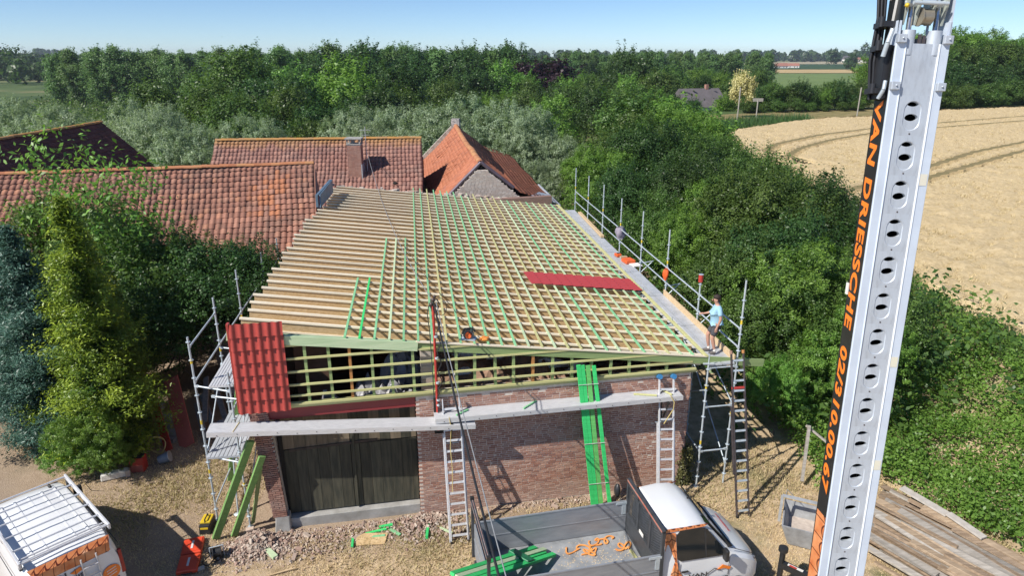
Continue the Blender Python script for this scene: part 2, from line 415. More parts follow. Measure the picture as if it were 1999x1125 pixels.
# side walls
m, n, l, p = newmat("brick_print_far"); pos = worldpos(n)
bt = n.new("ShaderNodeTexBrick"); bt.inputs["Scale"].default_value = 1; bt.inputs["Brick Width"].default_value = .21; bt.inputs["Row Height"].default_value = .068
bt.inputs["Mortar Size"].default_value = .006; bt.inputs["Color1"].default_value = rgb((.30, .15, .11)); bt.inputs["Color2"].default_value = rgb((.2, .1, .08)); bt.inputs["Mortar"].default_value = rgb((.38, .33, .29))
sx = n.new("ShaderNodeSeparateXYZ"); l.new(pos, sx.inputs[0]); cx = n.new("ShaderNodeCombineXYZ")
l.new(mth(n, l, 'ADD', sx.outputs[0], sx.outputs[1]), cx.inputs[0]); l.new(sx.outputs[2], cx.inputs[1]); l.new(cx.outputs[0], bt.inputs["Vector"])
l.new(mix(n, l, mth(n, l, 'MULTIPLY', noise(n, l, 2, 5, pos), .6), bt.outputs[0], (.2, .15, .12)), p.inputs["Base Color"]); p.inputs["Roughness"].default_value = .9
bump(n, l, p, bt.outputs["Fac"], -.5, .01)
brickfar_m = m
RB = BL(2.5, 37.9); LB = BL(-9.34, 34.5); LF = BL(-6.94, 16.2); RF = BL(5.36, 17.55)
sw = MB(); sw.beam((11.72, .17, 1.85), (RB.x-.35, RB.y-.1, 1.85), .34, 3.7); sw.build("side_wall", brickfar_m, barn)
sw = MB(); sw.beam((.25, .8, 2.6), (LB.x+.4, LB.y, 2.6), .34, 5.2); sw.build("side_wall", brickfar_m, barn)
sw = MB(); sw.beam((LB.x+.3, LB.y+.1, 2.35), (RB.x-.3, RB.y+.1, 2.35), .34, 4.7); sw.build("back_wall", brickfar_m, barn)
# rough top of the back wall showing behind the last rafter
rb_m = piece_mat("pale_rubble_brick", [(0, (.42, .30, .24)), (.5, (.55, .45, .38)), (1, (.62, .56, .5))], .95)
mb = MB()
for k in range(120):
    t = random.random(); q = LB.lerp(RB, t); zz = 5.72-1.62*t
    mb.t = random.random(); mb.box((q.x, q.y+random.uniform(.2, .55), zz+random.uniform(-.08, .16)), (random.uniform(.1, .35), random.uniform(.1, .25), random.uniform(.06, .16)), Matrix.Rotation(random.uniform(0, 3), 3, 'Z'))
mb.build("loose_brick_ends", rb_m, barn, kind='stuff')

# left pillar, leaning, with a rough cement foot, and the corner behind it
pc = []; z = .48; row = 0
def px0(z): return .30-.32*z/3.73
def px1(z): return .63-.19*z/3.73
pm = MB(); zs_ = [0, 3.68]
pm.prism([(px0(0)+.02, 0), (px1(0)-.01, 0), (px1(3.7)-.01, 3.68), (px0(3.7)+.02, 3.68)], (0, .02, 0), (1, 0, 0), (0, 0, 1), (0, 1, 0), .5)
pil = pm.build("pillar", mortar_m, barn)
while z < 3.62:
    x = px0(z)+random.uniform(-.03, .01); xe = px1(z); first = True
    while x < xe-.04:
        w = min(.19 if (row % 2 == 0 or not first) else .1, xe-x); first = False
        pc.append((x+w/2, .02, z+.025, w)); x += w+.012
    for yy in (.14, .34): pc.append((px0(z)+.035, yy+(.05 if row % 2 else 0), z+.025, .1))
    z += .062; row += 1
bricks(pil, pc, pillar_m, depth=.1, nobj=60, key=lambda c: c[2])
ft = MB(); ft.box((.47, .12, .24), (.42, .36, .5), Matrix.Rotation(.05, 3, 'Y'), (.86, .8)); ft.build("pillar_foot", conc_m, barn, bevel=.03)
# return of the wall at the door
# door of weathered planks
door_m = mat("weathered_door_planks", (.085, .078, .052), (.035, .036, .026), .85, 0, 2.2, .6, 25, (6, 6, .7), .3)
door_up = mat("pale_door_planks", (.20, .155, .105), (.11, .09, .06), .85, 0, 2.2, .6, 25, (6, 6, .7), .25)
dr = MB(); dr.bx(.55, 4.2, .34, .4, .28, 3.45); door = dr.build("door", dark_m, barn)
x = .66
while x < 4.1:
    w = random.uniform(.235, .30); w = min(w, 4.14-x)
    gap = .03 if 2.3 < x < 2.6 else .007
    b = MB(); b.box((x+w/2, .31, 1.32), (w-gap, .04, 1.96)); b.build("door_plank", door_m, door)
    b = MB(); b.box((x+w/2, .30+random.uniform(0, .01), 2.87), (w-gap, .04, 1.06)); b.build("door_plank", door_up if x < 2.2 or random.random() < .6 else door_m, door)
    x += w
b = MB(); b.beam((.8, .27, 2.30), (3.1, .27, 2.38), .03, .07); b.build("hinge_strap", mat("rusty_iron", (.07, .05, .04), (.03, .025, .02), .8), door)
b = MB(); b.beam((2.45, .26, .35), (2.47, .26, 3.4), .05, .05, (1, 0, 0)); b.build("closing_strip", door_m, door)
b = MB(); b.bx(.62, 4.16, .1, .42, -.05, .30); b.build("door_sill", conc_m, barn, bevel=.02)
red_m = mat("dark_red_sheet", (.26, .035, .035), (.21, .028, .03), .45, 0, 2, spec=.5)
b = MB(); b.box((2.28, .06, 3.58), (3.74, .03, .36), Matrix.Rotation(-.012, 3, 'Y')); b.box((3.1, .04, 3.42), (2.1, .02, .05)); b.build("red_fascia", red_m, barn)

# ---- timber
def wood(name, c, c2, var=.12, str_=(.6, 8, 8), rough=.7): return mat(name, c, c2, rough, 0, 2.2, .25, 25, str_, var)
pine = wood("new_pine", (.84, .76, .60), (.76, .65, .47))
batten_w = wood("pale_green_treated_pine", (.57, .56, .27), (.46, .44, .19))
green_w = wood("green_treated_pine", (.26, .56, .30), (.17, .43, .20), .12)
green_v = wood("vivid_green_timber", (.05, .62, .17), (.03, .48, .12), .15)
gpale = wood("washed_green_pine", (.52, .62, .40), (.40, .53, .31), .12)
moss_w = wood("olive_green_timber", (.30, .40, .165), (.22, .30, .12))
oran_w = wood("orange_stained_timber", (.55, .25, .08), (.42, .19, .06))
m, n, l, p = newmat("osb_board"); pos = objco(n)
f = noise(n, l, 9, 5, scaled(n, l, pos, (1, 1, 2.6)), .8)
l.new(ramp(n, l, f, [(.3, (.38, .25, .12)), (.45, (.52, .36, .18)), (.6, (.62, .45, .25)), (.8, (.70, .56, .36))]), p.inputs["Base Color"]); p.inputs["Roughness"].default_value = .75
osb = m
# I-joists: two flanges and a web of strand board
NJ = 31
def jl(k):
    t = k/(NJ-1); return BL(-6.94-2.40*t+(.25*math.sin(k*1.7)*.3), 16.2+18.3*t, 5.87)
def jr(k):
    t = k/(NJ-1); return BL(5.36-2.86*t, 17.68+20.2*t, 4.17)
for k in range(NJ):
    a, b = jl(k), jr(k)
    if k >= 19: a.x += .35*min(1, (k-18)/4)
    if k == 0: a = a.lerp(b, .0)
    mb = MB(); up = Vector((0, 0, 1)); d = (b-a).normalized()
    mb.beam(a-Vector((0, 0, .03)), b-Vector((0, 0, .03)), .072, .05)
    mb.beam(a-Vector((0, 0, .31)), b-Vector((0, 0, .31)), .06, .045)
    j = mb.build("rafter", pine, barn)
    wb = MB(); wb.beam(a-Vector((0, 0, .17))+d*.02, b-Vector((0, 0, .17))-d*.02, .012, .24); wb.build("strand_board_web", osb, j)
# boards under the rafters
mb = MB(); vs = [jl(0)+Vector((.25, .1, -.34)), jr(0)+Vector((-.35, .1, -.34)), jr(NJ-1)+Vector((-.3, 0, -.34)), jl(NJ-1)+Vector((.4, 0, -.34))]
mb.add(vs+[v-Vector((0, 0, .03)) for v in vs], [(0, 1, 2, 3), (7, 6, 5, 4), (0, 4, 5, 1), (1, 5, 6, 2), (2, 6, 7, 3), (3, 7, 4, 0)])
mb.build("roof_underlay", osb, barn)
# verge boards
def vz(s_): return 5.85-.1375*s_
vb = MB(); vb.beam((1.05, -.05, vz(1.05)-.12), (4.28, -.05, vz(4.28)-.12), .05, .24); vb.build("verge_board", gpale, barn)
vb = MB(); vb.beam((4.20, -.005, vz(4.2)-.13), (14.1, -.03, vz(14.1)-.11), .05, .22); vb.build("verge_board", moss_w, barn)
vb = MB(); vb.beam((-.28, .06, vz(-.3)-.13), (12.2, .06, vz(12.2)-.13), .05, .24); vb.build("verge_board", gpale, barn)
vb = MB(); vb.beam((4.25, -.02, vz(4.25)+.005), (12.3, -.02, vz(12.3)+.005), .10, .03); vb.build("verge_strip", pine, barn)
# battens running from the verge to the back
bd = Vector((-2.87, 20.03)); 
def roofz(X, Y):                                     # top of the rafters
    q = BL(X, Y); t = (Y-17)/20.5
    xl = -6.94-2.4*(Y-16.2)/18.3; xr = 5.36-2.86*(Y-17.68)/20.2
    return 5.87+(4.17-5.87)*(X-xl)/(xr-xl)
def batten(X0, Y0, Y1, m, w=.055, name="batten"):
    X1 = X0-.1433*(Y1-Y0); pts = []
    mb = MB(); a = BL(X0, Y0, roofz(X0, Y0)+.022); b = BL(X1, Y1, roofz(X1, Y1)+.022)
    mb.beam(a, b, w, .042); return mb.build(name, m, barn)
for k in range(23):
    X0 = -2.39+.3555*k; Y0 = 15.23+.1935*(X0+6.62)-.02
    mm = green_w if k < 6 and k % 4 != 2 else (gpale if (k*7) % 5 < 2 else (green_w if (k*5) % 7 < 3 else batten_w))
    Y1 = 36.1+.3*(X0+5.26+2.87)*.55
    batten(X0, Y0, min(Y1, 37.9), mm)
for k, X0 in enumerate((-3.46, -3.10, -2.75)): batten(X0, 15.23+.1935*(X0+6.62)-.02, 25.7+.2*k, (green_w, gpale, green_w)[k])
for k, X0 in enumerate((-4.17, -3.82)): batten(X0, 15.23+.1935*(X0+6.62)-.02, 20.45+.15*k, (green_w, green_v)[k])
mb = MB(); a = BL(5.47, 17.5, 4.17); b = BL(2.6, 37.9, 4.17); mb.beam(a, b, .09, .05); mb.build("eaves_board", batten_w, barn)
# front gable: plate, studs, cladding battens
b = MB(); b.bx(.9, 12.05, -.06, .12, 3.72, 3.80); b.build("wall_plate", batten_w, barn)
b = MB(); b.bx(1.0, 12.0, -.10, -.04, 3.80, 3.855); b.build("cladding_batten", batten_w, barn)
for s_ in (1.5, 2.08, 2.57, 3.11, 3.6, 4.15, 4.68, 5.26, 5.74, 6.3, 6.79, 7.32, 7.87, 8.41, 8.95, 9.5, 10.05, 10.6, 11.15):
    mm = oran_w if s_ in (2.57, 7.32) else (moss_w if random.random() < .75 else moss_w)
    b = MB(); b.beam((s_, .03, 3.8), (s_+random.uniform(-.02, .02), .03, vz(s_)-.15), .07, .08, (0, 1, 0)); b.build("stud", mm, barn)
for z_, s1 in ((4.04, 11.9), (4.34, 11.0), (4.70, 8.3), (5.06, 5.75), (5.42, 2.35)):
    b = MB(); b.beam((1.02, -.035, z_), (s1, -.035, z_+.0), .045, .05); b.build("cladding_batten", batten_w, barn)
# attic seen through the battens: earth and rubble, wrapped sheets, a dark brick chimney breast
plast = mat("grey_plastic_sheeting", (.42, .41, .42), (.2, .2, .22), .35, 0, 3, .5, 8)
earth = mat("attic_earth_and_rubble", (.34, .21, .14), (.20, .12, .08), .95, 0, 4, .9, 14)
mb = MB(); nx, ny = 60, 14; vs = []
for j in range(ny+1):
    for i in range(nx+1):
        s_ = 4.6+7.2*i/nx; y_ = .2+3.6*j/ny
        vs.append((s_, y_, 3.45+.22*math.sin(s_*2.1+y_)*math.sin(y_*1.7+s_)+.1*random.random()+.12*y_*(s_ < 8)))
mb.add(vs, [(j*(nx+1)+i, j*(nx+1)+i+1, (j+1)*(nx+1)+i+1, (j+1)*(nx+1)+i) for j in range(ny) for i in range(nx)])
mb.build("attic_floor", earth, barn)
b = MB(); b.bx(.6, 4.7, .4, 4.6, 2.35, 2.4); b.build("loft_floor", dark_m, barn)
def crumple(name, c, sx_, sy_, h, m, parent, n_=14, seed=1):
    rnd = random.Random(seed); vs = []
    for j in range(n_+1):
        for i in range(n_+1):
            u, v = i/n_*2-1, j/n_*2-1; r = max(0, 1-(u*u+v*v)**.8)
            vs.append((c[0]+u*sx_+rnd.uniform(-1, 1)*sx_*.06, c[1]+v*sy_+rnd.uniform(-1, 1)*sy_*.06, c[2]+h*r**.6*(.75+.5*rnd.random())))
    mb = MB(); mb.add(vs, [(j*(n_+1)+i, j*(n_+1)+i+1, (j+1)*(n_+1)+i+1, (j+1)*(n_+1)+i) for j in range(n_) for i in range(n_)])
    return mb.build(name, m, parent)
for c, sx_, sy_, h, sd in (((3.6, 1.5, 2.5), .7, .6, .9, 1), ((3.9, 2.4, 2.6), .8, .6, 1.4, 2), ((2.9, 2.0, 2.45), .6, .6, .9, 3), ((1.9, .9, 2.4), .45, .3, 1.1, 4), ((3.0, .8, 2.6), .4, .3, .9, 5)):
    crumple("sheeting_heap", c, sx_, sy_, h, plast, barn, seed=sd)
white_pl = mat("white_insulation_scraps", (.8, .78, .75), (.35, .33, .32), .5, 0, 6, .4, 10)
for c, sx_, sy_, h, sd in (((5.9, 2.2, 3.8), .55, .2, .2, 6), ((6.9, 2.0, 3.75), .6, .2, .2, 7), ((8.0, 1.4, 3.6), .7, .2, .2, 8), ((5.6, 1.2, 3.7), .3, .15, .14, 9), ((8.9, .9, 3.6), .4, .15, .2, 10), ((3.55, .35, 3.6), .16, .14, .32, 11)):
    crumple("insulation_scrap", c, sx_, sy_, h, white_pl, barn, 10, sd)
# stepped brick pier and the timber standing inside
cc = [(4.55+dx, .55+random.uniform(0, .05), 3.0+.19*k+.08, .34) for k in range(10) for dx in (0,)]
mb = MB()
for k in range(9): mb.t = random.random(); mb.box((4.52, .5, 3.3+.2*k), (.32, .3, .19))
mb.build("inner_pier", rb_m, barn)
b = MB(); b.bx(1.0, 1.9, 1.6, 1.66, 2.4, 5.3); b.build("inner_boarding", mat("brown_boards", (.15, .08, .05), (.09, .05, .03), .9, 0, 4), barn)
# ---- metal tile sheets
tile_red = mat("red_metal_tile", (.40, .055, .042), (.33, .045, .035), .42, 0, 3, spec=.5)
tile_top = mat("coated_red_tile_sheet", (.46, .055, .055), (.40, .045, .048), .6, 0, 30, .3, 200)
def tile_sheet(name, nw, nr, ww, rr, M_, m, parent, steps=8, waveh=.032, lift=.02):
    """pressed metal sheet: nw waves across local x, nr rows down local -z/y; M_ places it"""
    mb = MB(); vs = []; fs = []; cols = nw*steps
    def prof(i):
        t = (i % steps)/steps; return waveh*(math.sin(math.pi*t/.62) if t < .62 else -.25*math.sin(math.pi*(t-.62)/.38))
    base = 0
    for r in range(nr):
        for q in ((0, 0.0), (1, lift)):
            for i in range(cols+1):
                crv = .012*math.sin(math.pi*((i % steps)/steps)) if q[0] else (.012*math.sin(math.pi*((i % steps)/steps)) if r else 0)
                vs.append((i*ww/steps, -(r+q[0])*rr-crv, prof(i)+q[1]))
        a = r*2*(cols+1); b = a+cols+1
        fs += [(a+i, b+i, b+i+1, a+i+1) for i in range(cols)]
        if r < nr-1:
            c = b+cols+1; fs += [(b+i, c+i, c+i+1, b+i+1) for i in range(cols)]
    e = len(vs)-(cols+1)
    vs += [(i*ww/steps, -nr*rr-.005, -.01) for i in range(cols+1)]
    f0 = len(vs)-(cols+1); fs += [(e+i, f0+i, f0+i+1, e+i+1) for i in range(cols)]
    mb.add([M_ @ Vector(v) for v in vs], fs, False)
    return mb.build(name, m, parent)
Mg = Matrix.Translation(Vector((-.17, -.09, 6.10))) @ Matrix.Rotation(R(90-2), 4, 'X')
ts = tile_sheet("tile_sheet", 6, 7, .205, .335, Mg, tile_red, barn, 10, .034, .05)
b = MB(); b.bx(-.22, -.155, -.13, .02, 3.74, 6.12); b.build("verge_trim", tile_red, barn, bevel=.01)
for nm in (0,):
    a = BL(.66, 22.15, 0); a.z = roofz(.66, 22.15)+.055; ex = (BL(4.63, 22.97, roofz(4.63, 22.97)+.055)-a); Lx = ex.length; ex.normalize()
    ey = (BL(.52, 23.47, 0)-BL(.66, 22.15, 0)); ey.z = .0; ey.normalize(); ez = ex.cross(ey).normalized(); ey = ez.cross(ex)
    Ms = Matrix((( -ex.x, ey.x, ez.x, 0), (-ex.y, ey.y, ez.y, 0), (-ex.z, ey.z, ez.z, 0), (0, 0, 0, 1)))
    # rows step down the slope (local -y = ex), waves run across (local x = ey)
    Mr = Matrix.Translation(a) @ Matrix(((ey.x, -ex.x, ez.x, 0), (ey.y, -ex.y, ez.y, 0), (ey.z, -ex.z, ez.z, 0), (0, 0, 0, 1)))
    tile_sheet("tile_sheet", 6, 11, .22, Lx/11, Mr, tile_top, barn, 8, .012, .03)
    # backing so the sheet is not paper thin
# grey ridge panel standing at the back left
zinc = mat("galvanised_steel", (.60, .62, .64), (.44, .46, .48), .42, .4, 4, .1, 30)
blue_st = mat("blue_grey_steel", (.16, .24, .32), (.11, .17, .23), .5, .3, 3)
# ================================================================= OLD FARM HOUSES WITH CLAY TILES
CAMP = np.array([0, 0, CAMZ])
def pantile_template(w, h):
    n_ = 6; prof = [.0, .028, .040, .028, .002, -.012, -.002]
    top = [((i/n_-.5)*w*1.06, -h*.56, prof[i]+.000) for i in range(n_+1)]
    bot = [((i/n_-.5)*w*1.06, h*.5+.02*math.sin(math.pi*min(1, i/4))*(h/.33), prof[i]+.034) for i in range(n_+1)]
    lip = [(x, y, z-.03) for x, y, z in bot]
    v = np.array(top+bot+lip); k = n_+1
    f = [(i, k+i, k+i+1, i+1) for i in range(n_)]+[(k+i, 2*k+i, 2*k+i+1, k+i+1) for i in range(n_)]
    return v, np.array(f)
def frame(O, U, V):
    O, U, V = (np.array(q, float) for q in (O, U, V)); U /= np.linalg.norm(U); V = V-U*U.dot(V); V /= np.linalg.norm(V)
    N = np.cross(U, V); N = N if N[2] > 0 else -N
    return O, U, V, N
def tile_roof(parent, loc, O, U, V, lu, lv, wu, wv, m, nobj=300, sag=.06, miss=0.0, cut=None, seed=1):
    O, U, V, N = frame(O, U, V); nu, nv = int(round(lu/wu)), int(round(lv/wv)); rs = np.random.RandomState(seed)
    I, J = np.meshgrid(np.arange(nu), np.arange(nv)); I = I.ravel(); J = J.ravel()
    uu = (I+.5)*wu; vv = (J+.5)*wv
    if cut is not None:
        k = cut(uu, vv); I, J, uu, vv = I[k], J[k], uu[k], vv[k]
    if miss: k = rs.rand(len(uu)) > miss; uu, vv = uu[k], vv[k]
    s = sag*(np.sin(uu*.8+1)*np.sin(vv*.9)+.6*np.sin(uu*.33+vv*.5+2))+rs.randn(len(uu))*.006
    uj = rs.randn(len(uu))*.008+.03*np.sin(vv*1.3+uu*.2); vj = rs.randn(len(uu))*.012
    C = O+U*(uu+uj)[:, None]+V*(vv+vj)[:, None]+N*s[:, None]
    order = np.argsort(np.linalg.norm(C-CAMP, axis=1)); C = C[order]
    T, F = pantile_template(wu, wv)
    B = np.stack([U, V, N], 1)                       # columns
    W = T @ B.T
    me = bpy.data.meshes.new("roof_tile"); me.from_pydata(T.tolist(), [], F.tolist()); me.materials.append(m); me.update()
    nobj = min(nobj, len(C)); Mb = Matrix(B.tolist()).to_4x4()
    L = np.array(loc)
    for c in C[:nobj]:
        a = rs.randn()*.012
        o = link("roof_tile", me, parent, M=Matrix.Translation(Vector(c-L)) @ Mb @ Matrix.Rotation(a, 4, 'Z'))
    rest = C[nobj:]
    if len(rest):
        co = (rest[:, None, :]+W[None]+(rs.randn(len(rest), 1, 1)*.0)-L).reshape(-1, 3)
        f = (F[None]+(np.arange(len(rest))*len(T))[:, None, None]).reshape(-1, 4)
        mm = bpy.data.meshes.new("tiling"); quads(mm, co, f); mm.materials.append(m)
        at = mm.attributes.new("tone", 'FLOAT', 'FACE'); at.data.foreach_set("value", np.repeat(rs.rand(len(rest)), len(F)).astype(np.float32))
        link("tiling", mm, parent, kind='stuff')
    # battened deck below the tiles
    P = [O-N*.2, O+U*lu-N*.2, O+U*lu+V*lv-N*.2, O+V*lv-N*.2]
    mb = MB(); mb.add([Vector(q-L) for q in P]+[Vector(q-N*.06-L) for q in P], [(0, 1, 2, 3), (7, 6, 5, 4), (0, 4, 5, 1), (1, 5, 6, 2), (2, 6, 7, 3), (3, 7, 4, 0)])
    mb.build("roof_deck", dark_m, parent)
def ridge(parent, loc, p, q, m, w=.13, L=.38, sagf=None):
    p, q = Vector(p), Vector(q); d = q-p; n_ = int(d.length/L); d.normalize()
    me = None; half = MB(); k = 8
    vs = []
    for xx, rr in ((-L*.53, w), (L*.53, w*1.1)):
        for i in range(k+1):
            t = math.pi*i/k; vs.append((xx, rr*math.cos(t), rr*.8*math.sin(t)-.02))
    vs += [(L*.53, w*.95*math.cos(math.pi*i/k), w*.68*math.sin(math.pi*i/k)-.03) for i in range(k+1)]
    fs = [(i, i+1, k+2+i, k+1+i) for i in range(k)]+[(k+1+i, k+2+i, 2*k+3+i, 2*k+2+i) for i in range(k)]
    half.add(vs, fs, False); me = half.mesh("ridge_tile", m)
    side = Vector((-d.y, d.x, 0)).normalized(); up = d.cross(side); M3 = Matrix((d, side, up)).transposed().to_4x4()
    for i in range(n_):
        c = p+d*(i+.5)*L; c.z += random.uniform(-.012, .012)+(sagf(i/n_) if sagf else 0)
        link("ridge_tile", me, parent, M=Matrix.Translation(c-Vector(loc)) @ M3 @ Matrix.Rotation(random.uniform(-.03, .03), 4, 'Y'))
clay = piece_mat("pink_brown_clay_tile", [(0, (.15, .075, .065)), (.3, (.28, .115, .085)), (.6, (.36, .15, .10)), (.85, (.42, .19, .13)), (1, (.50, .20, .09))], .75, (.12, .09, .085), .5, .9, .5, 18)
def orange_patch(n, l, col, pos):
    v = n.new("ShaderNodeVectorMath"); v.operation = 'DISTANCE'; l.new(scaled(n, l, pos, (1, .5, .5)), v.inputs[0]); v.inputs[1].default_value = (-11.6, 16.2, 2.85)
    f = mth(n, l, 'MULTIPLY', mth(n, l, 'SUBTRACT', 1.25, mth(n, l, 'ADD', v.outputs["Value"], mth(n, l, 'MULTIPLY', tone_rnd(n, l), 1.1))), 2.5, True)
    col = mix(n, l, mth(n, l, 'MULTIPLY', f, .55), col, (.56, .21, .09))
    return col
clay_near = piece_mat("pink_brown_clay_tile_near", [(0, (.15, .08, .065)), (.3, (.29, .135, .095)), (.6, (.36, .165, .115)), (.85, (.43, .215, .15)), (1, (.50, .22, .12))], .78, (.12, .095, .08), .75, .9, .5, 18, orange_patch)
def lichen_top(z0, z1):
    def f(n, l, col, pos):
        sx = n.new("ShaderNodeSeparateXYZ"); l.new(pos, sx.inputs[0])
        k = mth(n, l, 'MULTIPLY', mth(n, l, 'SUBTRACT', mth(n, l, 'ADD', sx.outputs[2], mth(n, l, 'MULTIPLY', noise(n, l, 1.2, 4, pos), 1.0)), z0), 1/(z1-z0), True)
        return mix(n, l, mth(n, l, 'MULTIPLY', k, .75), col, (.42, .22, .05))
    return f
clay_mid = piece_mat("brown_clay_tile", [(0, (.19, .095, .08)), (.4, (.28, .14, .11)), (.7, (.34, .17, .13)), (1, (.42, .22, .165))], .75, (.33, .26, .22), .4, 1.1, .5, 18, lichen_top(7.0, 7.7))
clay_or = piece_mat("orange_clay_tile", [(0, (.30, .10, .055)), (.4, (.44, .155, .08)), (.75, (.52, .20, .11)), (1, (.38, .15, .10))], .8, (.2, .12, .09), .4, 1.3, .5, 18)
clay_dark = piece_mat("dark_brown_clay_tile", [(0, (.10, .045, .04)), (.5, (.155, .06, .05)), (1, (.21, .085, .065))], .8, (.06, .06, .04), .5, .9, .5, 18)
ridge_m = piece_mat("orange_ridge_tile", [(0, (.36, .13, .065)), (.5, (.50, .21, .10)), (1, (.56, .30, .13))], .8, (.30, .24, .13), .5, 2)
ridge_l = piece_mat("lichen_ridge_tile", [(0, (.42, .20, .06)), (.5, (.50, .26, .08)), (1, (.40, .24, .12))], .8, (.25, .22, .13), .5, 2)

def house(name, label, loc, walls, group=None): 
    r = thing(name, label, "house", loc, 0, group)
    return r
def wall_quad(parent, loc, p, q, z0, zp, zq, m, t=.3, name="wall"):
    """wall from p to q (xy) with top heights zp, zq"""
    p, q = Vector((p[0], p[1], 0)), Vector((q[0], q[1], 0)); d = (q-p).normalized(); n_ = Vector((-d.y, d.x, 0))*t/2; L = Vector(loc)
    vs = []
    for s_ in (-1, 1): vs += [p+n_*s_+Vector((0, 0, z0))-L, q+n_*s_+Vector((0, 0, z0))-L, q+n_*s_+Vector((0, 0, zq))-L, p+n_*s_+Vector((0, 0, zp))-L]
    mb = MB(); mb.add(vs, [(0, 1, 2, 3), (7, 6, 5, 4), (0, 4, 5, 1), (1, 5, 6, 2), (2, 6, 7, 3), (3, 7, 4, 0)])
    return mb.build(name, m, parent)
def gable_wall(parent, loc, p, q, z0, ze, zr, m, t=.3, name="gable_wall"):
    p, q = Vector((p[0], p[1], 0)), Vector((q[0], q[1], 0)); d = (q-p); w = d.length; d.normalize(); n_ = Vector((-d.y, d.x, 0))
    mb = MB(); mb.prism([(0, z0), (w, z0), (w, ze), (w/2, zr), (0, ze)], p-Vector(loc)-n_*t/2, d, (0, 0, 1), n_, t); return mb.build(name, m, parent)

# near left house -------------------------------------------------
u_ = Vector((-.9744, -.2249, 0)); v_ = Vector((.2249, -.9744, 0))
O1 = Vector((-9.95, 34.4, 7.0)); loc = (-16, 32, 0)
h1 = house("tiled_farmhouse", "pink brown pantile roofed farmhouse with a bright orange patch, left of the bare rafters", loc, None)
run, drop = 4.75, 3.45; sl = math.hypot(run, drop); vv_ = v_*run/sl+Vector((0, 0, -drop/sl))
tile_roof(h1, loc, O1, u_, vv_, 14.0, sl, .262, .33, clay_near, 300, .05, seed=3)
vb_ = -v_*run/sl+Vector((0, 0, -drop/sl)); tile_roof(h1, loc, O1, u_, vb_, 14.0, sl, .262, .33, clay, 0, .05, seed=4)
ridge(h1, loc, O1+Vector((0, 0, .05)), O1+u_*14.0+Vector((0, 0, .02)), ridge_m, .14, .40)
a, b = O1+v_*4.5, O1-v_*4.5
wall_quad(h1, loc, a-Vector((.15, 0, 0)), a+u_*13.9, 0, 3.7, 3.7, brickfar_m)
wall_quad(h1, loc, b, b+u_*13.9, 0, 3.7, 3.7, brickfar_m)
gable_wall(h1, loc, a+u_*.1, b+u_*.1, 0, 3.65, 6.85, brickfar_m); gable_wall(h1, loc, a+u_*13.8, b+u_*13.8, 0, 3.65, 6.85, brickfar_m)
mb = MB(); mb.beam(O1+u_*-.04-Vector(loc), O1+u_*-.04+vv_*sl-Vector(loc), .05, .16); mb.build("verge_tiles", clay_near, h1)

# middle house ----------------------------------------------------
u_ = Vector((-.9942, -.1075, 0)); v_ = Vector((.1075, -.9942, 0)); O2 = Vector((-5.95, 45.5, 7.0)); loc = (-12, 44, 0)
h2 = house("tiled_house", "long brown tiled house roof with a lichen covered ridge and a square brick chimney", loc, None)
run, drop = 5.1, 3.9; sl = math.hypot(run, drop); vv_ = v_*run/sl+Vector((0, 0, -drop/sl))
tile_roof(h2, loc, O2, u_, vv_, 13.0, sl, .25, .34, clay_mid, 300, .03, seed=5)
vb_ = -v_*run/sl+Vector((0, 0, -drop/sl)); tile_roof(h2, loc, O2, u_, vb_, 13.0, sl, .5, .5, clay_mid, 0, .03, seed=6)
ridge(h2, loc, O2+Vector((0, 0, .05)), O2+u_*13.0+Vector((0, 0, .05)), ridge_l, .14, .36)
a, b = O2+v_*4.8, O2-v_*4.8
wall_quad(h2, loc, a, a+u_*13, -1, 3.3, 3.3, brickfar_m); wall_quad(h2, loc, b, b+u_*13, -1, 3.3, 3.3, brickfar_m)
gable_wall(h2, loc, a+u_*.15, b+u_*.15, -1, 3.3, 6.9, brickfar_m); gable_wall(h2, loc, a+u_*12.85, b+u_*12.85, -1, 3.3, 6.9, brickfar_m)
ch_m = piece_mat("chimney_brick", [(0, (.30, .15, .12)), (.5, (.42, .22, .165)), (1, (.48, .29, .22))], .9, (.3, .24, .2), .4, 4)
cx, cy = -9.72, 42.75
mb = MB(); mb.box((0, 0, 0), (.80, .66, 2.6)); chim = mb.build("chimney", mortar_m, h2); chim.location = (cx-loc[0], cy-loc[1], 5.66)
mb = MB()
for k in range(34):
    z_ = -1.28+.0755*k
    for side in range(4):
        nb = 4 if side % 2 == 0 else 3; Lx = .80 if side % 2 == 0 else .66; off = .335 if side % 2 == 0 else .405
        for i in range(nb):
            xx = -Lx/2+(i+.5)*Lx/nb+(.03 if k % 2 else -.03); mb.t = random.random()
            c = Vector((xx, -off, z_)); c.rotate(Matrix.Rotation(side*math.pi/2, 3, 'Z')); mb.box(c, (Lx/nb-.012, .03, .062), Matrix.Rotation(side*math.pi/2, 3, 'Z'))
mb.build("brickwork", ch_m, chim, kind='stuff')
mb = MB(); mb.bx(-.44, .44, -.37, .37, 1.3, 1.36)
for xx in (-.38, .38):
    for yy in (-.31, .31): mb.bx(xx-.04, xx+.04, yy-.04, yy+.04, 1.36, 1.62)
mb.bx(-.18, .0, -.15, .12, 1.36, 1.55); mb.build("chimney_collar", conc_m, chim)
mb = MB(); mb.bx(-.50, .50, -.42, .42, 1.62, 1.70); mb.build("chimney_slab", conc_m, chim)
mb = MB(); mb.bx(-.5, .5, -.52, -.36, -1.1, -.98); mb.bx(.4, .46, -.4, .3, -1.1, .1); mb.build("lead_flashing", zinc, chim)
